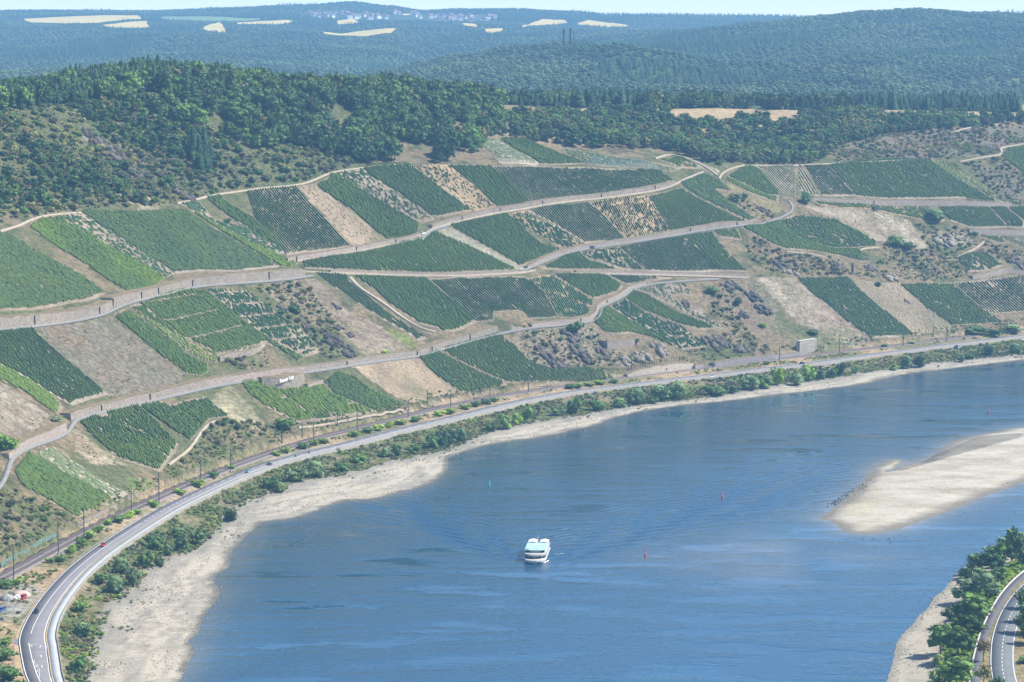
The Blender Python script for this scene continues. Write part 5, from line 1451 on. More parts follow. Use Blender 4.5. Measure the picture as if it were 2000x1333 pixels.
def populate():
    X, Y = jgrid(-480, 620, 880, 2900, 5.1)
    m = (np.abs(X) < .2 * Y + 40)
    X, Y = X[m], Y[m]
    Zg = H(X, Y); u, v = project(X, Y, Zg)
    dd = sdist(X, Y, RN[::2])
    ok = (dd > 12) & (v > 60)
    X, Y, Zg, u, v = X[ok], Y[ok], Zg[ok], u[ok], v[ok]
    # hidden ground behind the crest carries no growth
    _, _ = 0, 0
    q, done = cast(u, v + .6)
    vis = np.abs(q[:, 1] - Y) < 60
    on_path = np.zeros(len(X), bool)
    for p_, w_ in PATH_XY:
        on_path |= np.abs(sdist(X, Y, p_[::2, :2])) < w_ / 2 + 1.2
    on_plot = np.zeros(len(X), bool)
    for p_ in PLOT_XY: on_plot |= inpoly(X, Y, p_)
    free = ~on_path & ~on_plot & vis
    n1 = fbm(X / 45, Y / 45, 101, 2); r = RNG.random(len(X))
    fb = in_any(u, v, F_BROAD) & free
    fc = in_any(u, v, F_CONIF) & free
    fd = in_any(u, v, F_DRY) & free & ~fc & (r < .66 + .3 * n1)
    fr = in_any(u, v, F_ROW) & free & (r < .75)
    sc = (in_any(u, v, SCRUB) | in_any(u, v, F_DRY) | (in_any(u, v, F_BROAD) & (v > 215))) & free & ~fb & ~fc & ~fd & ~in_any(u, v, CLEAR)
    fb &= ~fc & (fbm(X / 26, Y / 26, 151, 2) > np.where(v > 225, -.18, -.42))
    fs = in_any(u, v, F_SPARSE) & free & ~fb & ~fc & (r < .42 + .8 * n1)
    sc |= fs
    tall = [(fb, 'broad'), (fs, 'sparse'), (fd, 'dry'), (fr, 'row'), (fc, 'conif')]
    rec = {'broad': [], 'conif': []}
    for mk, kind in tall:
        for i in np.nonzero(mk)[0]:
            if kind == 'broad':
                k = 'broad' if RNG.random() < .86 else 'dry'; h = RNG.choice([RNG.uniform(6, 10.5), RNG.uniform(9, 15.5)]) * (1 + .3 * n1[i]); w = h * RNG.uniform(.65, 1.0)
            elif kind == 'sparse':
                k = 'broad' if RNG.random() < .75 else 'dry'; h = RNG.uniform(4, 8.5); w = h * RNG.uniform(.8, 1.1)
            elif kind == 'dry':
                k = 'dry' if (RNG.random() < .52 + .6 * n1[i]) else 'broad'; h = RNG.uniform(4, 10.5); w = h * RNG.uniform(.85, 1.15)
            elif kind == 'row':
                k = 'broad' if RNG.random() < .7 else ('dry' if RNG.random() < .6 else 'conif'); h = RNG.uniform(9, 16); w = h * RNG.uniform(.6, .85)
            else:
                if RNG.random() < (.5 if u[i] < 450 and v[i] < 230 else .78) or u[i] > 1600: k = 'conif'; h = RNG.uniform(9, 18) * (1 + .3 * n1[i]); w = h * RNG.uniform(.8, 1.1)
                else: k = 'broad'; h = RNG.uniform(9, 15); w = h * RNG.uniform(.65, .9)
            rec['conif' if k == 'conif' else 'broad'].append((k, X[i], Y[i], Zg[i] - .3, h, w, u[i], v[i]))
    # single trees and bushes: the nearest ones are things of their own, the rest one mass
    first = {}
    stuff = []
    for cl, lim in (('broad', 290), ('conif', 220)):
        L = sorted(rec[cl], key=lambda a: -(a[4] * a[5] / a[2] ** 2))
        for j, (k, x, y, z, h, w, uu, vv) in enumerate(L):
            if j < lim:
                if cl == 'conif': lb, gp = "dark pointed conifer in the forest along the crest", "conifers of the crest forest"
                elif k == 'dry': lb, gp = "yellowish dry broadleaf tree of the wooded upper slope", "dry broadleaf trees of the upper slope"
                elif uu < 950: lb, gp = "green broadleaf tree of the wooded hill on the left", "broadleaf trees of the left hill"
                else: lb, gp = "green broadleaf tree of the wooded belt above the right hand vineyards", "broadleaf trees of the right belt"
                pl_ = place_name(uu, vv); lb = lb.split(' of the ')[0].split(' in the ')[0] + ' ' + pl_; gp = lb.replace(' tree', ' trees').replace('conifer ', 'conifers ')
                o = plant(k, x, y, z, h, w, lb, "conifer" if cl == 'conif' else "tree", gp)
                for c_ in o.children:
                    if c_.name.startswith("crown"): first.setdefault((k, c_.data.name), c_)
            else: stuff.append((k, x, y, z, h, w))
    keys = sorted({k for k, _ in first})
    srcs = []; by = {}
    for (k, _), ob in first.items():
        by.setdefault(k, []).append(len(srcs)); srcs.append(ob)
    kd = [by[k][int(RNG.integers(len(by[k])))] for k, *_ in stuff]
    P = [(x, y, z + (.14 * h if k != 'conif' else 0)) for k, x, y, z, h, w in stuff]
    scatter("forest", P, kd, np.array([s[4] for s in stuff]) * .9, np.array([s[5] for s in stuff]), srcs, "mixed forest covering the hill tops above the vineyards", "forest")
    # scrub
    sh = []
    for i in np.nonzero(sc)[0]:
        dens = .66 + .7 * n1[i] - (.12 if u[i] > 950 else -.2)
        if RNG.random() > dens: continue
        k = 'shrub' if RNG.random() < (.82 if u[i] < 700 and v[i] < 430 else .62) - .2 * n1[i] else 'brown'
        w = RNG.uniform(2.2, 5.2); h = w * RNG.uniform(.5, .85)
        if u[i] < 700 and v[i] < 420: w *= 1.45; h *= 1.5
        sh.append((k, X[i], Y[i], Zg[i] - .15, h, w, u[i], v[i]))
    sh.sort(key=lambda a: -(a[4] * a[5] / a[2] ** 2))
    first = {}
    for j, (k, x, y, z, h, w, uu, vv) in enumerate(sh[:260]):
        zone = ("on the scrub slope left of the grey crag" if uu < 170 else "on the scrub slope around the grey crag" if uu < 330 else "on the scrub slope right of the grey crag" if uu < 480 else "on the scrub slope above the bend of the dirt path") if (uu < 700 and vv < 430) else ("on the rough slope above the railway" if vv > 560 else "among the scrub between the right hand vineyards")
        lb = ("olive green shrub " if k == 'shrub' else "brownish dry shrub ") + zone
        o = plant(k, x, y, z, h, w, lb, "shrub", ("olive" if k == 'shrub' else "dry") + " shrubs " + zone)
        for c_ in o.children:
            if c_.name.startswith("crown"): first.setdefault((k, c_.data.name), c_)
    srcs = []; by = {}
    for (k, _), ob in first.items(): by.setdefault(k, []).append(len(srcs)); srcs.append(ob)
    rest = sh[260:]
    # fine low growth between the shrubs
    X2, Y2 = jgrid(-480, 620, 880, 2400, 2.6)
    m = (np.abs(X2) < .2 * Y2 + 20); X2, Y2 = X2[m], Y2[m]
    Z2 = H(X2, Y2); u2, v2 = project(X2, Y2, Z2)
    g = in_any(u2, v2, SCRUB) & (sdist(X2, Y2, RN[::2]) > 8) & (fbm(X2 / 20, Y2 / 20, 111, 3) > -.25) & (RNG.random(len(X2)) < .75)
    for p_, w_ in PATH_XY: g &= np.abs(sdist(X2, Y2, p_[::2, :2])) > w_ / 2 + .8
    for p_ in PLOT_XY: g &= ~inpoly(X2, Y2, p_)
    for i in np.nonzero(g)[0]:
        w = RNG.uniform(.9, 2.3)
        rest.append(('shrub' if RNG.random() < .5 else 'brown', X2[i], Y2[i], Z2[i] - .1, w * RNG.uniform(.4, .8), w, 0, 0))
    fal = in_any(u2, v2, [p for p, _, _ in PATCHES[:14]]) & (sdist(X2, Y2, RN[::2]) > 8) & (fbm(X2 / 14, Y2 / 14, 115, 3) > .05) & (RNG.random(len(X2)) < .55) & ~g
    for p_, w_ in PATH_XY: fal &= np.abs(sdist(X2, Y2, p_[::2, :2])) > w_ / 2 + .8
    for i in np.nonzero(fal)[0]:
        w = RNG.uniform(.6, 1.6)
        rest.append(('brown' if RNG.random() < .7 else 'shrub', X2[i], Y2[i], Z2[i] - .1, w * RNG.uniform(.3, .6), w, 0, 0))
    kd = [by[k][int(RNG.integers(len(by[k])))] for k, *_ in rest]
    scatter("scrub", [a[1:4] for a in rest], kd, np.array([a[4] for a in rest]), np.array([a[5] for a in rest]), srcs, "low dry scrub covering the steep rough slopes", "scrub")
populate()
crest_row()

def far_forest():
    pts = []
    ob = crown_mesh("crown", LM['far'], 'bush', 5, 7, 30, 1)
    ob2 = crown_mesh("crown", LM['far'], 'bush', 9, 6, 30, 1)
    ob3 = conifer_mesh("crown", LM['conif'], 77, 5, 6)
    P, K, HS, WS = [], [], [], []
    for y0, y1, s, sz in ((3150, 5000, 12.5, 12.0), (5000, 6600, 14.5, 13), (6600, 9500, 17, 13)):
        X, Y = jgrid(-.215 * y1, .215 * y1, y0, y1, s)
        m = np.abs(X) < .21 * Y + 30; X, Y = X[m], Y[m]
        Zg = HF(X, Y); u, v = project(X, Y, Zg)
        m = (v < 200) & ~in_any(X, Y, FAR_POLY) & ~((Y > 6800) & inpoly(u, v, [(580, 24), (700, 26), (960, 30), (960, 44), (820, 44), (700, 42), (590, 36)]))
        hp = sz * .9 / Y * FPX
        for fp, _ in FIELDS_FAR: m &= ~inpoly(u, v - .45 * hp, fp)
        q = cast(u[m], v[m] + .3, h=HF, z0=3000, z1=9900, step=25.0)[0]
        idx = np.nonzero(m)[0][np.abs(q[:, 1] - Y[m]) < 140]
        X, Y, Zg = X[idx], Y[idx], Zg[idx]
        n = len(X); sc = sz * RNG.uniform(.75, 1.2, n)
        k = np.where(fbm(X / 240, Y / 240, 121, 2) > .22, 2, RNG.integers(0, 2, n))
        P.append(np.stack([X, Y, Zg - .5], -1)); K.append(k); HS.append(np.where(k == 2, sc * 1.0, sc * .8)); WS.append(np.where(k == 2, sc * 1.15, sc * 1.15))
    for o in (ob, ob2, ob3):
        nm = "crown"
    src = []
    for o, (xx, yy), nm in ((ob, (-236.0, 3900.0), "broadleaf_tree"), (ob2, (60.0, 4100.0), "broadleaf_tree"), (ob3, (300.0, 4600.0), "conifer_tree")):
        e = empty(nm, (xx, yy, float(HF(xx, yy)) - .5)); e.scale = (13, 13, 12)
        tag(e, {-236.0: "distant leafy tree on the hazy hillside behind the left forest", 60.0: "distant leafy tree on the hazy hillside behind the crest", 300.0: "distant conifer on the hazy hillside below the chimneys"}[xx], "tree")
        o.parent = e
        link("trunk", TREE_BASE['broad'][1][0][1], e)
        src.append(o)
    scatter("far_woods", np.concatenate(P), np.concatenate(K), np.concatenate(HS), np.concatenate(WS), src, "hazy blue woods covering the distant hills", "forest")
    print("far woods", sum(len(p) for p in P))
far_forest()

# ------------------------------------------------------------------ haze
def haze():
    x0, x1, y0, y1, z0, z1 = -3300, 3300, -60, 10100, -6, 440
    mb = MB(); mb.box(((x0 + x1) / 2, (y0 + y1) / 2, (z0 + z1) / 2), (x1 - x0, y1 - y0, z1 - z0))
    t = NT("haze_air")
    t.t.nodes.remove(t.b)
    pv = t.n('ShaderNodeVolumePrincipled')
    pv.inputs['Color'].default_value = (.30, .61, 1.0, 1); pv.inputs['Density'].default_value = .000092; pv.inputs['Anisotropy'].default_value = 0.0
    t.l(pv.outputs[0], t.out.inputs['Volume'])
    o = mb.build("haze", t.m); o['kind'] = 'stuff'
haze()

# ------------------------------------------------------------------ bushes along the banks, trees of the near bank
def at(u, v, lift=0.0):
    q = cast([u], [v], lift=lift)[0][0]
    return float(q[0]), float(q[1]), float(q[2])
def mpp(y): return y / FPX

BANK = [  # foot of the bush in image pixels, width and height in pixels, kind, what singles it out
 (160, 1195, 34, 30, 'bank', "round green bush below the cycle path at the lower left"), (163, 1245, 40, 36, 'bank', "dark bush standing alone where the beach is widest"),
 (152, 1312, 34, 40, 'bank', "bush at the bottom edge below the dark river wall"), (222, 1160, 46, 42, 'bank', "broad bush above the grey driftwood"), (262, 1145, 40, 44, 'bank', "tall bush at the corner of the gravel beach"),
 (240, 1120, 44, 40, 'bank', "bush against the cycle path wall on the bend"), (285, 1108, 40, 40, 'bank', "bush behind the corner of the gravel beach"), (312, 1108, 22, 24, 'bank', "small pointed bush at the edge of the gravel"),
 (330, 1085, 24, 28, 'bank', "slim light bush on the bank"), (352, 1075, 34, 36, 'bank', "dark bush of the pair above the wide gravel"), (388, 1063, 38, 40, 'bank', "lighter bush of the pair above the wide gravel"),
 (352, 1050, 40, 26, 'bank', "low bush under the small stair in the wall"), (300, 1072, 40, 34, 'bank', "bush filling the slope below the bend"), (200, 1140, 36, 30, 'bank', "bush on the steep bank beside the white path line"),
 (452, 1018, 30, 26, 'bank', "solitary round bush right of the stair in the wall"), (530, 955, 36, 30, 'bank', "bush below the two motorcycles left part"), (545, 962, 28, 24, 'bank', "low bush next to the rocky bank"),
 (580, 940, 50, 34, 'bank', "wide bush on the bank below the motorcycles"), (620, 932, 42, 40, 'bank', "dense dark bush below the motorcycles"), (665, 920, 36, 22, 'green', "low light bush on the grassy bank"),
 (702, 905, 34, 22, 'green', "yellow green bush on the grassy bank"), (752, 893, 22, 24, 'bank', "small bush beside the taller slim bush"), (777, 893, 20, 30, 'bank', "slim upright bush on the bank"),
 (808, 885, 34, 22, 'bank', "bush at the left end of the willow row"), (842, 876, 30, 34, 'bank', "first willow of the dense row on the bank"), (862, 872, 28, 36, 'bank', "second willow of the dense row on the bank"),
 (880, 868, 28, 36, 'bank', "third willow of the dense row on the bank"), (898, 864, 26, 34, 'bank', "last willow of the dense row on the bank"), (983, 838, 34, 38, 'bank', "tall willow left of the yellow bush"),
 (960, 842, 30, 22, 'bank', "low willow left of the tall willow"), (1012, 828, 26, 28, 'yellow', "yellow bush at the beach edge"), (1028, 824, 24, 34, 'bright', "yellow green willow next to the yellow bush"),
 (1090, 812, 30, 22, 'bank', "low bush left of the two round willows"), (1122, 808, 38, 38, 'bank', "left one of the two round willows"), (1165, 802, 36, 28, 'bank', "right one of the two round willows"),
 (1212, 796, 32, 24, 'bank', "low bush under the white board"), (1238, 790, 44, 38, 'bank', "tall willow under the white board"), (1290, 783, 44, 36, 'bank', "left half of the largest willow clump on the bank"),
 (1318, 780, 48, 42, 'bank', "right half of the largest willow clump on the bank"), (1275, 788, 24, 14, 'green', "small bush at the foot of the largest willow clump"), (1395, 773, 50, 26, 'bank', "broad low bush right of the largest willow clump"),
 (1425, 768, 30, 20, 'bank', "small bush beside the broad low bush"), (1465, 762, 44, 34, 'bank', "dense willow left of the yellow green tree"), (1490, 758, 36, 32, 'bank', "second dense willow left of the yellow green tree"),
 (1518, 752, 26, 40, 'bright', "upright yellow green tree on the bank"), (1555, 752, 36, 28, 'bank', "grey green willow right of the yellow green tree"), (1578, 744, 30, 36, 'bright', "second yellow green tree on the bank"),
 (1600, 741, 28, 22, 'bank', "low bush right of the second yellow green tree"), (1641, 733, 20, 26, 'bank', "small dark round bush on the bank"), (1670, 730, 16, 18, 'bank', "tiny dark bush on the bank"), (1625, 738, 22, 26, 'green', "light bush left of the small dark round bush"),
 (1745, 723, 20, 14, 'yellow', "little yellow shrub at the beach"), (1770, 720, 28, 30, 'bank', "oval bush left of the round dark bush"), (1797, 718, 28, 28, 'bank', "round dark bush near the right end of the bank"),
 (1876, 707, 22, 18, 'bank', "bush below the small grey cabin"), (1932, 695, 28, 26, 'bank', "dark round bush right of the small grey cabin"), (1893, 702, 24, 16, 'green', "low bush between two dark round bushes"), (1985, 690, 30, 24, 'bank', "bush at the right edge of the bank")]
for u, v, w, h, k, lb in BANK:
    x, y, z = at(u, v)
    m = mpp(y)
    kk = {'green': 'bank'}.get(k, k)
    plant(kk, x, y, z - .3, h * m * 1.06, w * m * 1.08, lb, "bush", "bushes on the river bank", 1 if k == 'green' else None)
BRIGHT = [(120, 1098, 22, 16), (140, 1080, 26, 20), (158, 1066, 26, 20), (176, 1052, 28, 20), (192, 1040, 26, 20), (212, 1026, 22, 16), (232, 1021, 30, 18), (252, 1012, 28, 18), (268, 1004, 22, 14),
          (300, 990, 26, 16), (352, 966, 26, 16), (385, 950, 30, 18), (418, 934, 24, 16), (452, 916, 20, 10), (540, 890, 22, 12), (556, 884, 24, 14), (590, 876, 26, 14), (612, 870, 22, 14), (632, 866, 24, 14), (692, 852, 28, 14),
          (718, 846, 26, 14), (738, 840, 26, 14), (760, 834, 24, 14), (782, 829, 30, 14), (812, 824, 24, 13), (858, 812, 26, 13), (880, 808, 28, 14), (908, 799, 26, 12), (930, 794, 26, 12), (950, 789, 26, 12), (966, 785, 20, 11),
          (1112, 759, 22, 11), (1130, 757, 24, 12), (1152, 754, 24, 11), (1172, 751, 26, 12), (1200, 748, 24, 10), (1496, 712, 16, 8), (1728, 678, 18, 7), (1780, 672, 18, 7), (98, 1100, 20, 14), (10, 1148, 40, 20), (30, 1142, 30, 16)]
for u, v, w, h in BRIGHT:
    x, y, z = at(u, v); m = mpp(y)
    lb = "bright green bush in the strip between the railway and the road at the lower left" if u < 300 else ("bright green bush in the strip between railway and road left of the white lettering's foot" if u < 560 else "bright green bush in the strip between railway and road in the middle distance")
    plant('bright', x, y, z - .2, h * m, w * m, lb, "bush", "bright bushes between railway and road " + ("at the left" if u < 300 else "further on" if u < 560 else "in the middle distance"))
SLOPE = [(1122, 650, 34, 26, 'bank', "dark rounded bush on top of the crag"), (1242, 672, 14, 14, 'bank', "dark ivy bush hanging on the pale cliff wall"), (1392, 575, 26, 20, 'bank', "upper round bush on the rough nose"), (1440, 595, 20, 16, 'bank', "lower round bush on the rough nose"),
 (1573, 398, 24, 28, 'bank', "round dark tree standing alone beside the path junction"), (1437, 395, 24, 20, 'bank', "left dark bush beside the grass slope"), (1455, 389, 14, 14, 'bank', "right dark bush beside the grass slope"), (577, 612, 26, 20, 'bank', "bush on the scrubby nose above the black rock"),
 (285, 402, 14, 18, 'bank', "single dark cypress like bush above the largest plot"), (755, 694, 18, 12, 'bright', "bright bush on the wall below the golden ridge"), (560, 840, 46, 30, 'bank', "dark bush group beside the railway below the bright leafy plot"),
 (445, 436, 14, 12, 'bank', "small dark bush in the brown nook"), (1490, 640, 14, 12, 'bright', "small bright bush on the rough slope"), (1590, 652, 30, 10, 'bank', "low bush left of the concrete pier"), (1900, 650, 40, 16, 'green', "light bush above the railway near the right edge"),
 (1930, 655, 50, 16, 'bank', "dark bush above the railway at the right edge"), (1975, 650, 50, 18, 'bank', "last dark bush above the railway at the right edge"), (1823, 432, 50, 26, 'bank', "leafy bush at the lower end of the thin curved plot"), (110, 824, 36, 14, 'shrub', "olive bush beside the left bend of the vineyard road"),
 (12, 880, 46, 40, 'bright', "leafy bright tree at the left edge beside the vineyard road"), (270, 395, 30, 26, 'bank', "dark oak bush on the scrub slope"), (325, 365, 34, 26, 'bank', "dark bushy oak among the rocks"), (240, 330, 30, 20, 'bank', "bushy oak below the grey crag"),
 (1715, 560, 16, 12, 'bank', "small dark bush under the slot in the cliff"), (1748, 480, 34, 24, 'bank', "dark bush below the pinkish fallow field"), (1775, 488, 30, 20, 'bank', "second dark bush below the pinkish fallow field"),
 (18, 1330, 50, 40, 'green', "hedge at the bottom left corner"), (12, 1290, 44, 34, 'green', "hedge above the bottom left corner"), (6, 1262, 30, 20, 'green', "hedge beside the side road"), (30, 1362, 50, 40, 'green', "hedge cut by the bottom picture edge")]
for u, v, w, h, k, lb in SLOPE:
    x, y, z = at(u, v); m = mpp(y)
    plant({'green': 'bank'}.get(k, k), x, y, z - .3, h * m * 1.1, w * m * 1.1, lb, "bush", None, 1 if k == 'green' else None)
NEAR = [(1976, 1098, 34, 72, 'poplar', "tall upright poplar at the river end of the tree belt"), (1995, 1104, 36, 62, 'poplar', "poplar touching the right picture edge"), (1952, 1108, 28, 52, 'poplar', "slim poplar left of the tallest one"),
 (1938, 1122, 46, 50, 'willow', "round dark tree below the poplars"), (1902, 1122, 28, 40, 'willow', "pale feathery willow at the water's edge"), (1888, 1130, 30, 28, 'bank', "low willow bush reaching the water"),
 (1925, 1170, 60, 54, 'willow', "broad tree in the middle of the near tree belt"), (1882, 1178, 46, 46, 'willow', "tree overhanging the gravel with long shadows"), (1905, 1210, 56, 52, 'willow', "dense tree beside the river path wall"),
 (1866, 1222, 44, 44, 'willow', "tree at the middle of the near beach"), (1895, 1240, 48, 46, 'willow', "tree right of the middle of the near beach"), (1837, 1278, 50, 60, 'willow', "grey olive willow leaning over the beach"), (1872, 1284, 50, 62, 'willow', "darkest round tree of the near belt"),
 (1832, 1300, 26, 30, 'bank', "small shrub under the grey olive willow"), (1868, 1345, 66, 62, 'willow', "big tree at the bottom of the near belt"), (1838, 1345, 40, 50, 'bank', "bush at the bottom left of the near belt"), (1817, 1355, 34, 34, 'bank', "lowest bush at the bottom edge of the near beach"),
 (1921, 1293, 26, 46, 'ochre', "young brownish tree beside the river path"), (1920, 1350, 28, 54, 'ochre', "second young tree beside the river path"), (1946, 1385, 36, 70, 'willow', "dark tree top at the bottom edge beside the road"),
 (2004, 1238, 44, 56, 'willow', "dark tree shading the road at the right edge"), (2012, 1215, 44, 60, 'poplar', "tall tree behind the dark tree shading the road"), (2010, 1258, 36, 46, 'willow', "lower tree beside the shaded road"), (2004, 1190, 36, 40, 'willow', "tree beyond the shaded road"), (2006, 1295, 30, 20, 'bank', "roadside bush at the right edge"),
 (1915, 1140, 40, 30, 'willow', "tree filling the gap below the pale willow"), (1912, 1110, 34, 30, 'willow', "tree behind the pale feathery willow"), (1964, 1092, 36, 42, 'willow', "tree between the slim poplar and the tallest one"), (1986, 1080, 40, 40, 'willow', "tree behind the tallest poplar"), (1940, 1098, 34, 34, 'willow', "round tree at the river side of the slim poplar"), (1950, 1140, 36, 34, 'willow', "tree filling the gap below the round dark tree"), (1888, 1205, 40, 36, 'willow', "tree between the beach and the dense tree")]
for u, v, w, h, k, lb in NEAR:
    x, y, z = at(min(u, 2080), v); m = mpp(y)
    plant(k, x, y, z - .3, h * m, w * m * (1.7 if k == 'poplar' else 1.28), lb, "bush" if k == 'bank' else "tree", None)

# ground cover of the banks
def bank_growth():
    X, Y = jgrid(-260, 480, 880, 2150, 2.0)
    m = np.abs(X) < .2 * Y + 15; X, Y = X[m], Y[m]
    tl = wline(T_PX, 2.1, 6)
    dp = sdist(X, Y, PON10); dt = sdist(X, Y, tl); dw = -sdist(X, Y, WN); ds = -sdist(X, Y, SRN[::2]); dr = sdist(X, Y, RN[::2]); dl = sdist(X, Y, LN[::2])
    nn = fbm(X / 12, Y / 12, 131, 3)
    a = (dp < -1.2) & (dt > -1.5) & (ds < 0) & (nn > -.25) & (RNG.random(len(X)) < .8)
    a2 = (dp < -1.2) & (dt <= -1.5) & (dt > -14) & (nn > .30) & (ds < 0) & (RNG.random(len(X)) < .35)
    b = (ds > 0) & (dw < -1) & (ds / (ds - dw + 1e-6) > .56) & (RNG.random(len(X)) < .95)
    c = (dr < -6.5) & (dl > 3.4) & (nn > -.05) & (RNG.random(len(X)) < .6)
    d = (dr > 6.3) & (dr < 12) & (nn > -.1) & (RNG.random(len(X)) < .6)
    src = []
    rec = []
    protos = [('bank', 0), ('bank', 1), ('shrub', 0), ('bright', 0), ('brown', 0)]
    for n_, (k, i) in enumerate(protos):
        u, v = [(700, 915), (470, 990), (560, 955), (1925, 1225), (640, 930)][n_]
        x, y, z = at(u, v)
        o = plant(k, x, y, z - .1, 1.6, 2.6, ["low green bush on the grassy bank", "low dark bush on the bank near the beach", "olive tuft on the stony bank", "yellow green tuft beside the river path wall", "brown dry tuft above the gravel"][n_], "bush", None, i)
        src.append(o.children[0])
    P, K, HS, WS = [], [], [], []
    for m_, ks, w0, w1 in ((a, (0, 2, 2, 3, 0, 2, 4), .9, 2.8), (a2, (2, 4, 1), .6, 1.6), (b, (3, 3, 3, 1), 1.4, 3.0), (c, (2, 3, 4, 3), .8, 2.4), (d, (2, 1, 4, 3), .9, 2.6)):
        i = np.nonzero(m_)[0]
        w = RNG.uniform(w0, w1, len(i))
        P.append(np.stack([X[i], Y[i], H(X[i], Y[i]) - .1], -1)); K.append(np.array(ks)[RNG.integers(0, len(ks), len(i))]); HS.append(w * RNG.uniform(.45, .85, len(i))); WS.append(w)
    scatter("bank_growth", np.concatenate(P), np.concatenate(K), np.concatenate(HS), np.concatenate(WS), src, "low green and brown growth covering the river banks and verges", "ground cover")
bank_growth()

# ------------------------------------------------------------------ rocks
def rock_mat(nm, a, b):
    t = NT(nm); p = t.pos()
    f = t.noise(p, .5, 6, .7)
    t.col(t.ramp(f, [(.3, a), (.55, tuple((x + y) / 2 for x, y in zip(a, b))), (.7, b)])); t.rough(.9, .2)
    t.bump(f, .8, .5)
    return t.m
RM = {'d': rock_mat("black_slate", (.05, .045, .043), (.125, .112, .10)), 'g': rock_mat("grey_slate", (.07, .062, .056), (.175, .15, .125)), 'p': rock_mat("pale_slate", (.16, .14, .115), (.30, .265, .215))}
def crag(u, v, wpx, hpx, tone, label, n=16):
    x, y, z = at(u, v); m = mpp(y); w, h = wpx * m, hpx * m
    gx_, gy_ = grad(x, y, 8); up = math.atan2(gy_, gx_)
    V, F = [], []
    iv = np.array([(x_, y_, z_) for z_ in (-1, 1) for x_, y_ in ((-1, -1), (1, -1), (1, 1), (-1, 1))], float); jf = np.array([(0, 3, 2, 1), (4, 5, 6, 7), (0, 1, 5, 4), (1, 2, 6, 5), (2, 3, 7, 6), (3, 0, 4, 7)])
    for k in range(n):
        a, b = RNG.uniform(-.5, .5) * w, RNG.uniform(-.5, .5) * h * 1.6
        cx = x + a * math.cos(up + math.pi / 2) + b * math.cos(up); cy = y + a * math.sin(up + math.pi / 2) + b * math.sin(up)
        s = np.array([RNG.uniform(.14, .36) * h * 1.3, RNG.uniform(.05, .14) * w, RNG.uniform(.10, .30) * h]) + .25
        q = iv * (1 + RNG.uniform(-.45, .30, iv.shape)) * s
        rot = np.array(Euler((RNG.uniform(-.3, .3), RNG.uniform(.25, .7), up + math.pi + RNG.uniform(-.5, .2))).to_matrix())
        q = q @ rot.T
        V.append(q + np.array([cx, cy, float(H(cx, cy)) + .1 * s[2]])); F.append(jf + len(iv) * k)
    o = mesh("rock_outcrop", np.concatenate(V), np.concatenate(F), RM[tone])
    tag(o, label, "rock", "rock outcrops on the slope")
CR = [(205, 288, 46, 26, 'g', "upper grey crag beside the little hut"), (232, 312, 40, 26, 'g', "grey crag below the little hut"), (262, 336, 40, 24, 'g', "long grey rib in the middle of the scrub slope"), (252, 350, 26, 18, 'g', "pale slab under the long grey rib"),
 (180, 268, 30, 20, 'g', "rocks left of the little hut"), (282, 322, 26, 12, 'g', "top end of the long grey rib"), (362, 384, 26, 20, 'g', "crag right above the start of the dirt path"), (335, 362, 20, 16, 'd', "dark crag among the oaks"),
 (350, 232, 44, 16, 'p', "pale rock in the forest clearing"), (240, 196, 60, 10, 'p', "long pale rock band under the conifers"), (310, 205, 30, 10, 'p', "small pale rock in the upper forest"),
 (668, 680, 46, 24, 'd', "large black slate outcrop above the vineyard road"), (650, 662, 26, 14, 'd', "top of the large black slate outcrop"), (684, 694, 24, 12, 'd', "foot of the large black slate outcrop"), (657, 600, 12, 8, 'd', "small black rock high on the golden slope"), (552, 604, 18, 9, 'd', "black rocks left of the bush on the nose"),
 (660, 642, 26, 9, 'd', "thin black rib above the large outcrop"), (683, 655, 16, 8, 'd', "short black rib right above the large outcrop"), (600, 640, 20, 10, 'g', "grey rocks on the scrubby nose"),
 (1078, 708, 34, 22, 'g', "left foot of the big crag above the railway plot"), (1098, 716, 26, 14, 'g', "lower grey step of the big crag"), (1142, 700, 26, 20, 'd', "dark cleft in the big crag"), (1116, 660, 36, 20, 'g', "top of the big crag"), (1178, 692, 24, 16, 'g', "right shoulder of the big crag"), (1126, 684, 34, 16, 'g', "middle of the big crag"), (1060, 690, 24, 16, 'g', "left shoulder of the big crag"),
 (1252, 700, 40, 18, 'p', "pale cliff above the tan wall"), (1290, 684, 26, 22, 'p', "pale rock face with a dark cleft"), (1222, 705, 26, 14, 'p', "pale rocks left above the tan wall"),
 (1430, 562, 34, 14, 'g', "bluish rocks under the path end"), (1472, 580, 26, 14, 'd', "dark ribs on the rough nose"), (1492, 608, 30, 16, 'd', "lower dark rib on the rough nose"), (1452, 616, 20, 10, 'd', "small dark slab on the rough nose"), (1338, 594, 22, 10, 'd', "dark rock among the young vines"),
 (1384, 668, 28, 20, 'g', "left part of the grey cliff right of the ragged plot"), (1410, 672, 26, 20, 'g', "middle part of the grey cliff right of the ragged plot"), (1446, 682, 34, 14, 'g', "right part of the grey cliff right of the ragged plot"),
 (1848, 474, 56, 16, 'p', "pinkish scree cliff under the right hand bushes"), (1868, 464, 36, 12, 'p', "upper edge of the pinkish scree cliff"), (1634, 520, 28, 14, 'g', "grey rocks under the smooth green plot"), (1525, 520, 24, 12, 'd', "dark rocks left below the smooth green plot"), (1542, 534, 30, 10, 'p', "slanting pale slabs above the pinkish fallow"),
 (1742, 544, 34, 12, 'p', "pale rocks at the foot of the scrub on the right"), (1488, 410, 18, 8, 'd', "dark rocks under the grass slope"), (1988, 514, 24, 16, 'g', "rocks at the right picture edge"), (1700, 525, 22, 10, 'g', "grey rocks beside the slot in the cliff"), (1770, 590, 10, 6, 'g', "single rock in the scrub")]
for c_ in CR: crag(*c_)
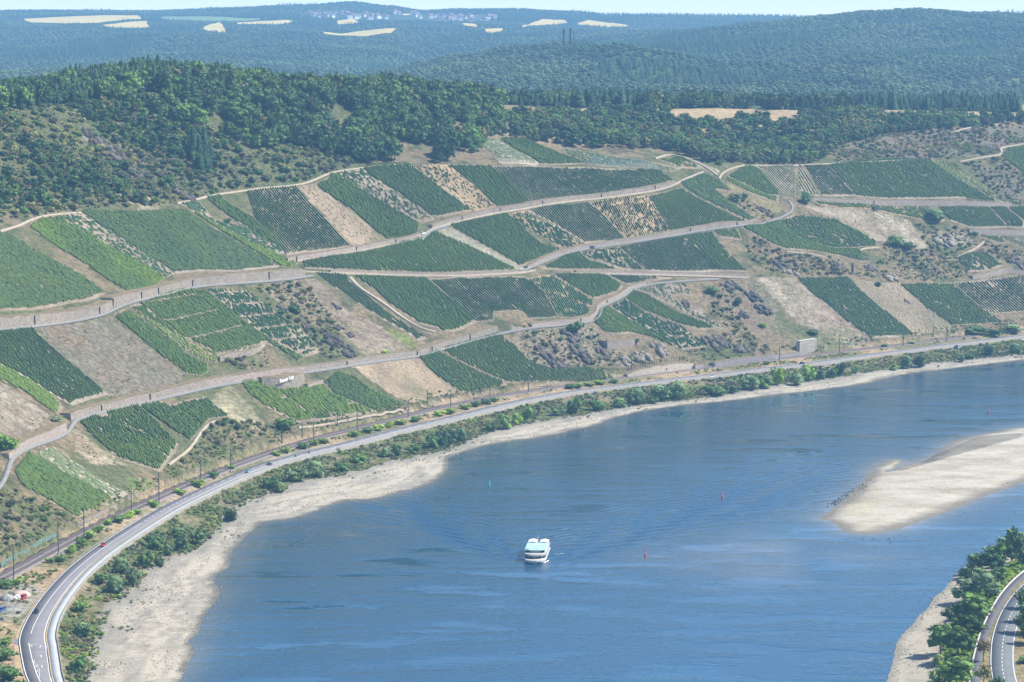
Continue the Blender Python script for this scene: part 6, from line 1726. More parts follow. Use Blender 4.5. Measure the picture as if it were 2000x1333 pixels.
# loose stones at the water's edge
def stones():
    iv, jf = ico(1); V, F = [], []; n = 0
    for line, sgn in ((resample(SN, 1.6), 1), (resample(SRN, 1.6), -1)):
        nn = normals(line)
        for p, q in zip(line, nn):
            if RNG.random() < .55:
                for _ in range(2):
                    o = RNG.normal(.3, 1.6) * sgn; s = RNG.uniform(.15, .5)
                    x, y = p + q * o + RNG.normal(0, .4, 2)
                    V.append(iv * np.array([s, s, s * .5]) * (1 + RNG.uniform(-.2, .2, iv.shape)) + np.array([x, y, max(float(H(x, y)), -.05) + .05])); F.append(jf + n); n += len(iv)
    o = mesh("shore_stones", np.concatenate(V), np.concatenate(F), RM['p']); tag(o, "pale stones scattered along the waterline", "stones", None, 'stuff')
stones()
def pebbles():
    iv, jf = ico(1); g = np.random.default_rng(3)
    o = mesh("beach_stone", iv * np.array([.5, .42, .28]) * (1 + g.uniform(-.2, .2, iv.shape)), jf, RM['p'])
    u, v = 262, 1236
    x, y, z = at(u, v); o.location = (x, y, z + .1); tag(o, "grey boulder lying on the widest part of the left gravel beach", "stone")
    X, Y = jgrid(-230, 430, 900, 2050, 1.6)
    m = np.abs(X) < .2 * Y + 8; X, Y = X[m], Y[m]
    ds = sdist(X, Y, SN); dp = sdist(X, Y, PON10); tl = sdist(X, Y, wline(T_PX, 2.1, 6)); dr = -sdist(X, Y, SRN[::2]); dw = -sdist(X, Y, WN)
    nz = fbm(ds / 6, (.35 * X + .94 * Y) / 26, 161, 3)
    a = (ds > .3) & (tl < 1) & (dp < -1) & (nz > -.02 - .25 * (ds < 3)) & (RNG.random(len(X)) < .55) & (dr < 0)
    b = (dr > .3) & (dw < -2) & (dr / (dr - dw + 1e-6) < .55) & (nz > .02) & (RNG.random(len(X)) < .5)
    i = np.nonzero(a | b)[0]; s = RNG.uniform(.3, .8, len(i)) * RNG.choice([.6, 1.0, 1.4], len(i))
    scatter("gravel_stones", np.stack([X[i], Y[i], H(X[i], Y[i]) + .03], -1), np.zeros(len(i), int), s, s, [o], "grey stones strewn over the pale gravel beaches", "stones")
pebbles()
def driftwood(u, v, L, rz, lb):
    x, y, z = at(u, v); mb = MB()
    mb.tube((-L / 2, 0, .2), (L / 2, .4, .3), .28, .16, 6); mb.tube((0, 0, .25), (L * .2, 1.2, .5), .12, .05, 5)
    o = mb.build("driftwood", plain("bleached_wood", (.50, .46, .40), .9, .1)); o.location = (x, y, z); o.rotation_euler = (0, 0, rz); tag(o, lb, "driftwood")
driftwood(200, 1204, 6, -.4, "bleached tree trunk lying on the upper gravel at the lower left"); driftwood(300, 1110, 5, .2, "bleached log beside the bank bushes")

# ------------------------------------------------------------------ passenger ship
def ship():
    W = plain("ship_white", (.56, .57, .57), .35, .5, 0, .03); Wr = plain("ship_roof", (.34, .54, .56), .5, .4, 0, .04); G = plain("ship_glass", (.02, .03, .045), .08, .6, 0, .1)
    DK = plain("ship_hull_dark", (.04, .06, .11), .4, .5, 0, .1); CV = plain("ship_awning", (.62, .62, .61), .8, .2, 0, .03); TK = plain("ship_deck", (.45, .42, .38), .8, .2)
    BL = plain("ship_panel_blue", (.05, .14, .38), .3, .5); ST = plain("ship_steel", (.6, .6, .6), .4, .5)
    hd = -BAX
    o = empty("passenger_ship", (float(BOW[0] + BAX[0] * 16), float(BOW[1] + BAX[1] * 16), 0), math.atan2(hd[1], hd[0]))
    tag(o, "white two deck passenger ship sailing towards the viewer with two white awnings aft", "ship")
    def outline(L0, L1, b, tip, n=7):      # deck outline pointed at the bow (x forward)
        P = [(L0, -b), (L1 - tip, -b)]
        for k in range(1, n):
            a = math.pi * (k / n) - math.pi / 2
            P.append((L1 - tip + math.cos(a) * tip, math.sin(a) * b))
        return P + [(L1 - tip, b), (L0, b)]
    def slab(nm, L0, L1, b, tip, z0, z1, mat, fl=1.0, par=o):
        r0 = [(x if x < L1 - tip - .1 else L1 - tip + (x - L1 + tip) * fl, y * (fl if fl < 1 else 1), z0) for x, y in outline(L0, L1, b, tip)]
        r1 = [(x, y, z1) for x, y in outline(L0, L1, b, tip)]
        return MB().loft([r0, r1]).build(nm, mat, par)
    h = slab("hull", -16, 16, 5.0, 7, -.4, .55, DK, .90)
    slab("hull_band", -16, 16.1, 5.12, 7, .55, 1.15, W, .97, h)
    b = slab("bulwark", -16, 16.3, 5.2, 7.2, 1.15, 1.75, W, 1.0); 
    slab("fore_deck", 6, 15.9, 4.8, 6.8, 1.76, 1.80, TK)
    slab("main_saloon_window", -15, 12.2, 4.75, 5.2, 1.8, 3.05, G)
    for s in (-1, 1):
        for k in range(9):
            MB().box((-13 + 2.5 * k, s * 4.78, 2.42), (.28, .1, 1.26)).build("window_post", W, o)
    for k in (-2, -1, 0, 1, 2):
        MB().box((11.9 - .35 * abs(k), k * 1.5, 2.42), (.3, .12, 1.26)).build("window_post", W, o)
    u = slab("upper_deck", -15.6, 13.0, 5.15, 5.6, 3.05, 3.9, W, .97)
    slab("deck_floor", 4, 12.6, 4.8, 5.2, 3.91, 3.95, TK)
    slab("bridge_window", -6.5, 8.6, 4.2, 1.6, 3.9, 5.05, G)
    for s in (-1, 1):
        MB().box((2.0, s * 4.25, 4.2), (13, .1, .6)).build("saloon_side", W, o)
        for k in range(5): MB().box((-5 + 3 * k, s * 4.26, 4.7), (.3, .1, .8)).build("window_post", W, o)
    MB().box((8.62, 0, 4.25), (.12, 4.6, .6)).build("bridge_front", W, o)
    rf = slab("roof", -7.6, 9.6, 4.85, 1.8, 5.05, 5.3, Wr, .98)
    MB().box((7.2, -3.7, 5.34), (1.7, 1.3, .08)).build("roof_panel", BL, rf)
    MB().box((5.2, .2, 5.42), (.7, 1.6, .24)).build("roof_hatch", ST, rf)
    MB().box((-2, 0, 5.38), (1.2, 1.0, .16)).build("roof_hatch", ST, rf)
    for s in (-1, 1):
        y = 2.7 * s
        v = []
        for x in (-15.2, -8.2):
            v.append([(x, y - 2.0, 5.0), (x, y - 2.0, 5.35), (x, y - .9, 5.7), (x, y, 5.85), (x, y + .9, 5.7), (x, y + 2.0, 5.35), (x, y + 2.0, 5.0)])
        MB().loft(v).build("awning", CV, o)
        for x in (-15, -11.7, -8.4):
            for yy in (y - 1.9, y + 1.9): MB().tube((x, yy, 3.9), (x, yy, 5.05), .05).build("awning_post", ST, o)
        MB().box((-3, s * 5.1, 4.35), (24, .06, .08)).build("railing", ST, o)
        for k in range(13): MB().box((-15 + 2 * k, s * 5.1, 4.12), (.05, .05, .5)).build("railing_post", ST, o)
    mt = MB().tube((-8.0, .1, 5.3), (-8.0, .1, 9.0), .09, .05); mt.tube((-8, -.8, 7.6), (-8, 1.0, 7.6), .05); mt.tube((-8, .1, 8.2), (-6.4, .1, 5.3), .05)
    mt.build("mast", ST, o)
    MB().tube((15.2, 0, 1.7), (15.6, 0, 4.4), .06, .04).build("bow_pole", W, o)
    MB().box((15.5, 2.0, .9), (.3, .5, .5), -.5).build("anchor", DK, o)
    for s in (-1, 1):
        for k in range(5): MB().box((-12 + 4 * k, s * 5.06, .9), (.6, .12, .35)).build("porthole", G, o)
    fm = plain("foam", (.82, .85, .86), .9, .1)
    def foam(nm, pts, lb):
        V = []; 
        for x, y, w in pts: V += [(x, y - w, .06), (x, y + w, .06)]
        f = [(2 * i, 2 * i + 2, 2 * i + 3, 2 * i + 1) for i in range(len(pts) - 1)]
        c, s_ = hd
        q = [(o.location.x + a * c - b_ * s_, o.location.y + a * s_ + b_ * c, .16 + .05 * RNG.random()) for a, b_, _ in V]
        oo = mesh(nm, q, f, fm); tag(oo, lb, "foam", None, 'stuff')
    foam("bow_foam", [(16.3, .4, .1), (13, 4.2, .35), (9, 5.6, .35), (6, 6.0, .08)], "white foam curling from the ship's bow")
    foam("side_foam", [(-6, 6.2, .15), (-8, 8.5, .35), (-9.5, 11.5, .25), (-10.5, 14.5, .05)], "short white foam streak beside the ship")
    foam("side_foam", [(15, -3.4, .1), (11, -5.7, .3), (8, -7.0, .06)], "thin foam line on the shaded side of the ship")
ship()

# ------------------------------------------------------------------ vehicles
M_GLASS = plain("car_glass", (.015, .018, .022), .08, .6); M_TYRE = plain("tyre", (.02, .02, .02), .9, .1); M_RIM = plain("wheel_rim", (.45, .45, .46), .35, .5, .6)
M_LAMP = plain("headlamp", (.8, .8, .78), .2, .5); M_TAIL = plain("tail_lamp", (.35, .02, .02), .3, .5)
def paint_mat(nm, c): return plain(nm, c, .28, .6, .2, .04)
def car(u, v, z, rz, mat, label, kind='car', xy=None, s=1.0):
    x, y = xy if xy is not None else map(float, px(u, v, z))
    o = empty("parked_van" if kind == 'van' else "car", (x, y, z), rz); o.scale = (s, s, s); tag(o, label, "van" if kind == 'van' else "car")
    van = kind == 'van'
    w = .92 if van else .88
    prof = [(2.15, .32, .62), (2.05, .30, .78), (1.2, .28, .95), (-1.9, .28, 1.0), (-2.15, .34, .9)] if not van else [(2.3, .34, .8), (2.2, .3, 1.05), (1.5, .28, 1.2), (-2.2, .28, 1.25), (-2.35, .34, 1.2)]
    rings = [[(a, -w * .96, lo), (a, -w, (lo + hi) / 2), (a, -w * .86, hi), (a, w * .86, hi), (a, w, (lo + hi) / 2), (a, w * .96, lo)] for a, lo, hi in prof]
    b = MB().loft(rings).build("body", mat, o)
    top = [(1.05, .95, .70), (.35, 1.40, .60), (-1.15, 1.45, .60), (-1.95, 1.0, .70)] if not van else [(1.5, 1.2, .82), (.9, 1.88, .74), (-2.1, 1.95, .74), (-2.3, 1.25, .82)]
    gl = [[(a, -ww * 1.08, h_ - .02), (a, -ww, h_), (a, ww, h_), (a, ww * 1.08, h_ - .02)] for a, h_, ww in top]
    low = [[(a, -w * .84, .95 if not van else 1.2), g[1], g[2], (a, w * .84, .95 if not van else 1.2)] for (a, h_, ww), g in zip(top, gl)]
    MB().loft(low).build("windows", M_GLASS, o)
    h1 = top[1][1]
    MB().box(((top[1][0] + top[2][0]) / 2, 0, h1 + .035), (top[1][0] - top[2][0] + .15, top[1][2] * 2.0, .07)).build("roof", mat, o)
    for sx in (1.32, -1.32):
        for sy in (-1, 1):
            wh = MB().tube((sx, sy * .66, .33), (sx, sy * .90, .33), .33, None, 10).build("wheel", M_TYRE, o)
            MB().tube((sx, sy * .89, .33), (sx, sy * .915, .33), .2, None, 8).build("rim", M_RIM, wh)
    for sy in (-1, 1):
        MB().box((2.1, sy * .62, .66), (.14, .36, .16)).build("headlight", M_LAMP, o)
        MB().box((-2.14 if not van else -2.34, sy * .68, .8), (.1, .26, .2)).build("tail_light", M_TAIL, o)
    return o
def road_dir(x, y):
    d = np.linalg.norm(LNl - np.array([x, y]), axis=1); i = int(np.clip(d.argmin(), 1, len(LNl) - 2)); t_ = LNl[i + 1] - LNl[i - 1]
    return math.atan2(t_[1], t_[0])
def road_car(u, v, mat, label, away):
    x, y = map(float, px(u, v, Zr)); a = road_dir(x, y) + (0 if away else math.pi)
    return car(u, v, Zr + .02, a, mat, label, 'car', (x, y))
P_RED, P_BLK, P_BLUE, P_WHT, P_SIL = paint_mat("paint_red", (.45, .02, .03)), paint_mat("paint_black", (.012, .014, .02)), paint_mat("paint_navy", (.02, .035, .08)), paint_mat("paint_white", (.8, .8, .8)), paint_mat("paint_silver_blue", (.28, .38, .52))
road_car(201, 1067, P_RED, "red hatchback driving down the river road bend", False)
road_car(71, 1197, P_BLK, "black car passing the lay by at the lower left", False)
road_car(484.5, 923.5, P_SIL, "silver blue car on the river road", True)
road_car(526.5, 909, P_BLUE, "dark navy car behind the silver blue car", True)
road_car(1390, 737.5, P_WHT, "white car on the road below the tan retaining wall", False)
road_car(1567, 711, P_BLK, "black car on the road below the concrete pier", True)
road_car(1998, 665, P_WHT, "white car at the right end of the river road", False)
car(45, 1171, ROAD_Z + .08, R(262), P_RED, "red van parked on the gravel yard beside white sacks", 'van')
car(3, 1196, ROAD_Z + .08, R(250), paint_mat("paint_blue", (.05, .12, .35)), "blue pickup at the left edge of the gravel yard", 'van')
q_ = at(826, 459, .9); car(0, 0, q_[2] + .35, .9, P_WHT, "white van parked at the vineyard road junction", 'van', q_[:2])
q_ = at(1157, 485, .9); car(0, 0, q_[2] + .3, .75, P_BLUE, "small dark car parked on the second vineyard road", 'car', q_[:2])

M_CLOTH = plain("dark_cloth", (.03, .03, .035), .9, .1); M_SKIN = plain("skin", (.5, .32, .24), .7, .3); M_HELM = plain("helmet", (.04, .04, .05), .3, .5)
def rider(x, y, z, rz, label, shirt, helmet):
    """person seated leaning forward: one skinned figure"""
    V = [(0, 0, .95), (.06, 0, 1.2), (.18, 0, 1.5), (.22, 0, 1.62), (.26, 0, 1.80),
         (.18, .2, 1.46), (.38, .26, 1.25), (.62, .27, 1.12), (.18, -.2, 1.46), (.38, -.26, 1.25), (.62, -.27, 1.12),
         (.02, .12, .92), (.42, .16, .72), (.22, .16, .30), (.02, -.12, .92), (.42, -.16, .62), (.20, -.16, .22)]
    E = [(0, 1), (1, 2), (2, 3), (3, 4), (2, 5), (5, 6), (6, 7), (2, 8), (8, 9), (9, 10), (0, 11), (11, 12), (12, 13), (0, 14), (14, 15), (15, 16)]
    rad = [.15, .16, .15, .07, .11, .075, .055, .045, .075, .055, .045, .1, .08, .06, .1, .08, .06]
    me = bpy.data.meshes.new("person"); me.from_pydata(V, E, []); o = link("person", me)
    md = o.modifiers.new("skin", 'SKIN'); 
    for sv, r in zip(me.skin_vertices[0].data, rad): sv.radius = (r, r)
    me.skin_vertices[0].data[0].use_root = True
    o.modifiers.new("sub", 'SUBSURF').levels = 1
    me.materials.append(shirt)
    o.location = (x, y, z); o.rotation_euler = (0, 0, rz); tag(o, label, "person")
    iv, jf = ico(1); mesh("helmet", iv * .15 + np.array([.26, 0, 1.83]), jf, helmet, o, True)
    return o
def two_wheeler(u, v, z, away, label, rlabel, motor, shirt, par=None):
    x, y = map(float, px(u, v, z)); a = road_dir(x, y) + (0 if away else math.pi)
    o = empty("motorcycle" if motor else "bicycle", (x, y, z), a); tag(o, label, "motorcycle" if motor else "bicycle")
    r = .32 if motor else .34; wd = .14 if motor else .04
    for sx in (.72, -.68):
        MB().tube((sx, -wd / 2, r), (sx, wd / 2, r), r, None, 12).build("wheel", M_TYRE, o)
    f = MB()
    if motor:
        f.box((.05, 0, .62), (1.0, .32, .42)); f.box((.28, 0, .9), (.5, .34, .24), 0, .7); f.box((-.45, 0, .85), (.7, .28, .14))
        f.build("body", P_BLK, o); MB().box((.72, 0, .92), (.14, .24, .22)).build("headlight", M_LAMP, o)
    else:
        f.tube((.72, 0, .34), (.5, 0, .95), .03); f.tube((.5, 0, .85), (-.2, 0, .8), .03); f.tube((-.2, 0, .95), (0, 0, .34), .03); f.tube((0, 0, .34), (-.68, 0, .34), .025); f.tube((.5, 0, .8), (0, 0, .34), .03)
        f.build("frame", P_BLUE, o); MB().box((-.24, 0, .96), (.26, .14, .06)).build("saddle", M_TYRE, o)
    MB().tube((.5, -.34, 1.06), (.5, .34, 1.06), .03).build("handlebar", M_TYRE, o)
    rider(x, y, z, a, rlabel, shirt, M_HELM)
two_wheeler(577, 893.5, Zr, False, "black motorcycle nearer to the navy car", "motorcyclist in black nearer to the navy car", True, M_CLOTH)
two_wheeler(603.5, 886, Zr, False, "black motorcycle following further up the road", "motorcyclist in black further up the road", True, M_CLOTH)
two_wheeler(658.5, 880.5, ROAD_Z + .17, False, "bicycle ridden on the cycle path on the left of a pair", "cyclist in dark clothes on the left of a pair", False, M_CLOTH)
two_wheeler(662.5, 879.8, ROAD_Z + .17, False, "bicycle ridden on the cycle path on the right of a pair", "cyclist in reddish clothes on the right of a pair", False, plain("red_cloth", (.25, .05, .05), .9, .1))

# ------------------------------------------------------------------ railway masts and signs
M_MAST = plain("mast_steel", (.085, .105, .095), .7, .3); M_SIGNW = plain("sign_white", (.82, .82, .82), .5, .3); M_CONC = plain("concrete", (.42, .40, .36), .9, .2, 0, .2, .5)
MASTS = [(27.7, 1130, 14, 1), (123.5, 1083, 15, 1), (193, 1056, 15, 1), (263, 1008, 15, -1), (332, 983, 15, 1), (392, 945, 14, -1), (458, 921, 13, 1), (533.6, 869, 10, -1), (558, 856, 10, -1), (613, 865, 12, 1),
         (651, 840, 11, -1), (704, 843, 12, 1), (737.6, 813, 10, -1), (789, 816, 11, 1), (835, 797, 11.5, -1), (885.5, 797, 11.5, 1), (934, 776, 10.5, -1), (975, 783, 10.5, 1), (1047, 770, 10.5, 1), (1116, 747, 10.5, -1),
         (1150, 752, 11, 1), (1235, 733, 10.5, -1), (1272, 731, 11, 1), (1396, 720, 11, 1), (1495, 702, 11, -1), (1522, 704, 11, 1), (1614, 689, 11, -1), (1643, 691, 11, 1), (1760, 675, 11, 1), (1833, 664, 11, -1), (1858, 666, 11, 1), (1960, 650, 11, -1)]
def catenary(u, v, h, side):
    x, y = map(float, px(u, v, RAIL_Z)); d = float(sdist(np.array([x]), np.array([y]), RN)[0])
    i = int(np.linalg.norm(RNl - np.array([x, y]), axis=1).argmin()); i = min(max(i, 1), len(RNl) - 2)
    t_ = RNl[i + 1] - RNl[i - 1]; a = math.atan2(t_[1], t_[0]); n_ = np.array([-math.sin(a), math.cos(a)])
    side = 1 if d > 0 else -1
    tgt = 6.0 * side
    x, y = RNl[i] + n_ * tgt + (t_ / np.linalg.norm(t_)) * float(np.dot(np.array([x, y]) - RNl[i], t_ / np.linalg.norm(t_)))
    o = empty("catenary_mast", (float(x), float(y), RAIL_Z), a)
    far = "at the lower left" if u < 350 else ("left of the white lettering's foot" if u < 560 else ("in the middle of the picture" if u < 1200 else "on the right"))
    tag(o, "steel catenary mast on the %s side of the tracks %s" % ("hill" if side > 0 else "river", far), "mast", "masts on the %s side of the tracks %s" % ("hill" if side > 0 else "river", far))
    p = MB()
    for sx in (-.16, .16): p.box((sx, 0, h / 2), (.22, .34, h), 0, .7)
    for k in range(int(h / 1.1)): p.box((0, 0, .6 + 1.1 * k), (.32, .1, .12))
    p.build("pole", M_MAST, o)
    MB().box((0, 0, .15), (.9, .9, .5)).build("footing", M_CONC, o)
    ar = MB(); s = -side
    ar.tube((0, 0, 6.6), (0, s * 3.7, 7.1), .07); ar.tube((0, 0, 8.1), (0, s * 3.2, 7.1), .05); ar.tube((0, s * 3.0, 7.0), (0, s * 4.2, 5.7), .05)
    ar.build("arm", M_MAST, o)
    MB().tube((0, s * .3, 6.65), (0, s * .9, 6.73), .12).build("insulator", plain("insulator", (.3, .15, .1), .3, .5) if "insulator" not in bpy.data.materials else bpy.data.materials["insulator"], o)
    return o
for m_ in MASTS: catenary(*m_)
def wires():
    for c_ in (2.2, -2.2):
        p = offset(RNl, c_); mb = MB()
        for (a, b) in zip(p[:-1], p[1:]):
            mb.tube((*a, RAIL_Z + 5.7), (*b, RAIL_Z + 5.7), .035, None, 3, False)
        o = mb.build("contact_wire", M_MAST); tag(o, "overhead contact wire above the %s track" % ("hill side" if c_ > 0 else "river side"), "wire")
wires()
def sign(u, v, w, h, post, label, z=None, mat=None, rz=0.0):
    x, y, zz = at(u, v)
    o = empty("sign", (x, y, zz), math.atan2(y, x) - math.pi / 2 + rz); tag(o, label, "sign")
    MB().tube((0, 0, -.2), (0, 0, post + h), .06).build("post", M_STEEL, o)
    MB().box((0, -.1, post + h / 2), (w, .06, h)).build("board", mat or M_SIGNW, o)
    return o
sign(1250, 768, 2.6, 2.4, .8, "large white board on the bank above a willow"); sign(613, 950, 1.0, 1.9, .5, "white kilometre board on the bank below the cycle path"); sign(623, 892.5, .5, 1.3, .2, "small white marker below the cycle path further on")
sign(491, 946, .5, 1.1, .3, "small white marker beside the left part of the bank wall"); sign(123.5, 1086, 1.0, 1.2, .6, "white square plate at the foot of a railway mast"); sign(332, 985, .8, .9, .6, "white plate at the foot of the next mast"); sign(26, 1198, 1.1, 1.0, 2.2, "blue and white road sign on the dry grass beside the yard")
sign(1302, 734, .8, 1.2, 3.6, "railway signal in front of the tan wall", None, M_SLOT); sign(45, 1312, .4, .8, .3, "white delineator post beside the road at the lower left"); sign(600, 727, 1.4, 1.4, .6, "small white plate on the wall corner above the lettering")
sign(1118, 774, .6, 1.0, .3, "white delineator beside the river road"); sign(128, 1204, .9, .7, .4, "small white box on the river wall"); sign(1434, 737, .6, 1.0, .3, "white delineator above the broad low bush")

# ------------------------------------------------------------------ structures beside the line
def pier():
    a = np.array(px(1561.5, 695, RAIL_Z)).ravel(); b = np.array(px(1596, 689.5, RAIL_Z)).ravel()
    c = (a + b) / 2; d = b - a; L = float(np.linalg.norm(d)); an = math.atan2(d[1], d[0])
    o = empty("concrete_pier", (float(c[0]), float(c[1]), RAIL_Z), an); tag(o, "weathered concrete pier standing on the hill side of the railway", "pier")
    MB().box((0, 1.8, 5.0), (L, 3.4, 10.6), 0, .94).build("block", wall_mat("old_concrete", (.30, .27, .22), (.47, .43, .36)), o)
    MB().box((0, 1.8, 10.45), (L * .97, 3.5, .5)).build("cap", M_CONC, o)
    for k in range(4): MB().box((0, .02, 1.4 + 2.2 * k), (L * .985, .12, .06)).build("joint", M_KERB, o)
pier()
def fence(pts, z_off, h, label, post_mat, mesh_mat=None, step=2.5, px_h=None, slat=True):
    q = resample(castp(pts, lift=z_off), step)
    o = empty("fence", q[0].tolist()); tag(o, label, "fence")
    for p in q:
        MB().box((p[0] - q[0][0], p[1] - q[0][1], p[2] - q[0][2] + h / 2 - .2), (.26, .26, h + .4)).build("post", post_mat, o)
    for a, b in zip(q[:-1], q[1:]):
        a, b = a - q[0], b - q[0]
        for t_ in ((.45, .9) if slat else (.5,)):
            mb = MB(); v = Vector((0, 0, h * t_)); mb.tube(Vector(a) + v, Vector(b) + v, .07, None, 4); mb.build("rail", post_mat, o)
        if mesh_mat:
            V = [tuple(a), tuple(b), tuple(b + np.array([0, 0, h])), tuple(a + np.array([0, 0, h]))]
            mesh("panel", V + [(x + .03, y + .03, z) for x, y, z in V], [(0, 1, 2, 3), (7, 6, 5, 4), (3, 2, 6, 7)], mesh_mat, o)
M_WOODP = plain("brown_posts", (.11, .075, .06), .9, .1)
fence(Z('G', [(866, 778), (960, 745), (1050, 725), (1180, 704), (1345, 708)]), 3.5, 2.6, "brown rockfall fence along the top of the tan retaining wall", M_WOODP)
fence(Z('G', [(1285, 636), (1350, 628), (1460, 634)]), .4, 1.6, "short brown fence at the foot of the ragged plot", M_WOODP)
fence([(2, 1110), (28, 1093), (54, 1082), (80, 1063), (110, 1050)], .3, 2.4, "green mesh fence beside the railway at the lower left", plain("fence_green", (.12, .20, .16), .7, .3), plain("fence_mesh", (.17, .24, .19), .8, .2), 3.0)
def slot(u, v, h, label):
    x, y, z = at(u, v); o = MB().box((x, y, z + h / 2 - .8), (1.6, 1.2, h + 1.6), .3, .8).build("drain_wall", M_SLOT); tag(o, label, "wall")
slot(1665, 534, 8, "dark narrow drain wall in the cliff on the right")
def hut():
    x, y, z = at(194, 279, .0)
    o = empty("hut", (x, y, z), .25); tag(o, "little white lookout hut with a dark roof on the cliff", "hut")
    MB().box((0, 0, .9), (3.4, 2.6, 2.6)).build("wall", M_SIGNW, o); MB().box((0, -.1, 2.4), (4.0, 3.2, .5), 0, .7).build("roof", M_SLOT, o); MB().box((0, -1.31, 1.1), (2.2, .1, .7)).build("window", M_GLASS, o)
hut()
def cabin():
    x, y, z = at(1872, 681)
    o = empty("cabin", (x, y, z), .6); tag(o, "small grey cabin on the bank near the right end", "cabin")
    MB().box((0, 0, 1.2), (3.4, 2.6, 3.2)).build("wall", plain("cabin_grey", (.42, .44, .46), .6, .3), o); MB().box((0, 0, 2.9), (3.7, 2.9, .25)).build("roof", M_CONC, o); MB().box((-1.72, 0, .9), (.08, 1.0, 2.0)).build("door", M_SLOT, o)
cabin()
def sty(u, v, label):
    x, y, z = at(u, v); o = empty("shed", (x, y, z), .4); tag(o, label, "shed")
    MB().box((0, 0, 1.2), (3.4, 3, 2.6)).build("wall", plain("shed_wood", (.13, .12, .13), .8, .2), o); MB().box((0, 0, 2.6), (3.8, 3.4, .3), 0, .85).build("roof", M_SLOT, o)
sty(1709, 411, "dark little shed below the grey wall band on the right")

def lettering():
    a = np.array(at(544.5, 759.2, 1.3)); b = np.array(at(572, 757.6, 1.3)); d = b - a; L = float(np.linalg.norm(d[:2])); an = math.atan2(d[1], d[0])
    cu = bpy.data.curves.new("lettering", 'FONT'); cu.body = "F\u00e4sser Lay"; cu.size = 2.6; cu.extrude = .12; cu.offset = .05; cu.resolution_u = 2
    t_ = bpy.data.objects.new("tmp", cu); COL.objects.link(t_); bpy.context.view_layer.update()
    me = bpy.data.meshes.new_from_object(t_.evaluated_get(bpy.context.evaluated_depsgraph_get()))
    bpy.data.objects.remove(t_)
    w = max(v.co.x for v in me.vertices)
    me.materials.clear(); me.materials.append(M_SIGNW)
    o = link("wall_lettering", me)
    nrm = np.array([math.sin(an), -math.cos(an), 0])
    o.location = (a + nrm * 1.0 + np.array([0, 0, 3.2])).tolist(); o.rotation_euler = (R(86), -R(8), an); o.scale = (L / w, 1.15, 1)
    tag(o, "white lettering of the vineyard name on a stone wall", "lettering")
lettering()

# ------------------------------------------------------------------ yard at the lower left
def mound(u, v, wpx, h, mat, label):
    x, y, z = at(u, v); w = wpx * mpp(y); iv, jf = ico(3)
    q = iv.copy(); k = q[:, 2] > -.2
    n = fbm(iv[:, 0] * 2 + u, iv[:, 1] * 2, 141, 3)
    q = q * np.array([w / 2, w / 2.2, h]) * (1 + .18 * n)[:, None]
    o = mesh("gravel_mound", q, jf, mat, None, True); o.location = (x, y, z - .1); tag(o, label, "mound")
mound(14, 1172, 30, 2.6, plain("grey_gravel", (.30, .285, .27), .95, .1, 0, .2, 1), "grey gravel mound at the left edge of the yard"); mound(42, 1163, 38, 1.9, plain("pink_gravel", (.47, .36, .31), .95, .1, 0, .15, 1), "pinkish gravel mound behind the red van")
M_SACK = plain("white_sack", (.80, .80, .78), .9, .1)
for k, (u, v) in enumerate([(29, 1170), (33, 1168), (36, 1167), (31, 1173), (37, 1171)]):
    x, y, z = at(u, v); o = MB().box((x, y, z + .6), (1.1, 1.1, 1.2), .3 * k, .85).build("bulk_sack", M_SACK)
    tag(o, "white bulk sack " + ["leftmost of the heap by the red van", "at the back of the heap by the red van", "behind the red van's bonnet", "frontmost of the heap by the red van", "touching the red van"][k], "sack", "white sacks beside the red van")
for k, (u, v) in enumerate([(10, 1176), (15, 1180)]):
    x, y, z = at(u, v); o = empty("banner", (x, y, z), .2); tag(o, ["white upright banner left of the pair in the yard", "shorter white banner right of the pair in the yard"][k], "banner")
    MB().tube((0, 0, 0), (0, 0, 4.2 - k), .05).build("pole", M_STEEL, o); MB().box((.3, 0, 2.6 - .5 * k), (.6, .05, 3.0 - k)).build("cloth", M_SACK, o)
x, y, z = at(1, 1221); o = empty("direction_sign", (x, y, z), -.2); tag(o, "grey arrow shaped direction sign with a white rim at the left edge", "sign")
MB().loft([[(-2, -.06, 1.6), (1.2, -.06, 1.6), (2.0, -.06, 2.4), (1.2, -.06, 3.2), (-2, -.06, 3.2)], [(-2, .06, 1.6), (1.2, .06, 1.6), (2.0, .06, 2.4), (1.2, .06, 3.2), (-2, .06, 3.2)]]).build("rim", M_SIGNW, o)
MB().loft([[(-2, -.10, 1.75), (1.12, -.10, 1.75), (1.8, -.10, 2.4), (1.12, -.10, 3.05), (-2, -.10, 3.05)], [(-2, -.05, 1.75), (1.12, -.05, 1.75), (1.8, -.05, 2.4), (1.12, -.05, 3.05), (-2, -.05, 3.05)]]).build("face", plain("sign_grey", (.3, .31, .36), .5, .3), o)
for sx in (-1.5, .8): MB().tube((sx, 0, 0), (sx, 0, 1.7), .06).build("post", M_STEEL, o)

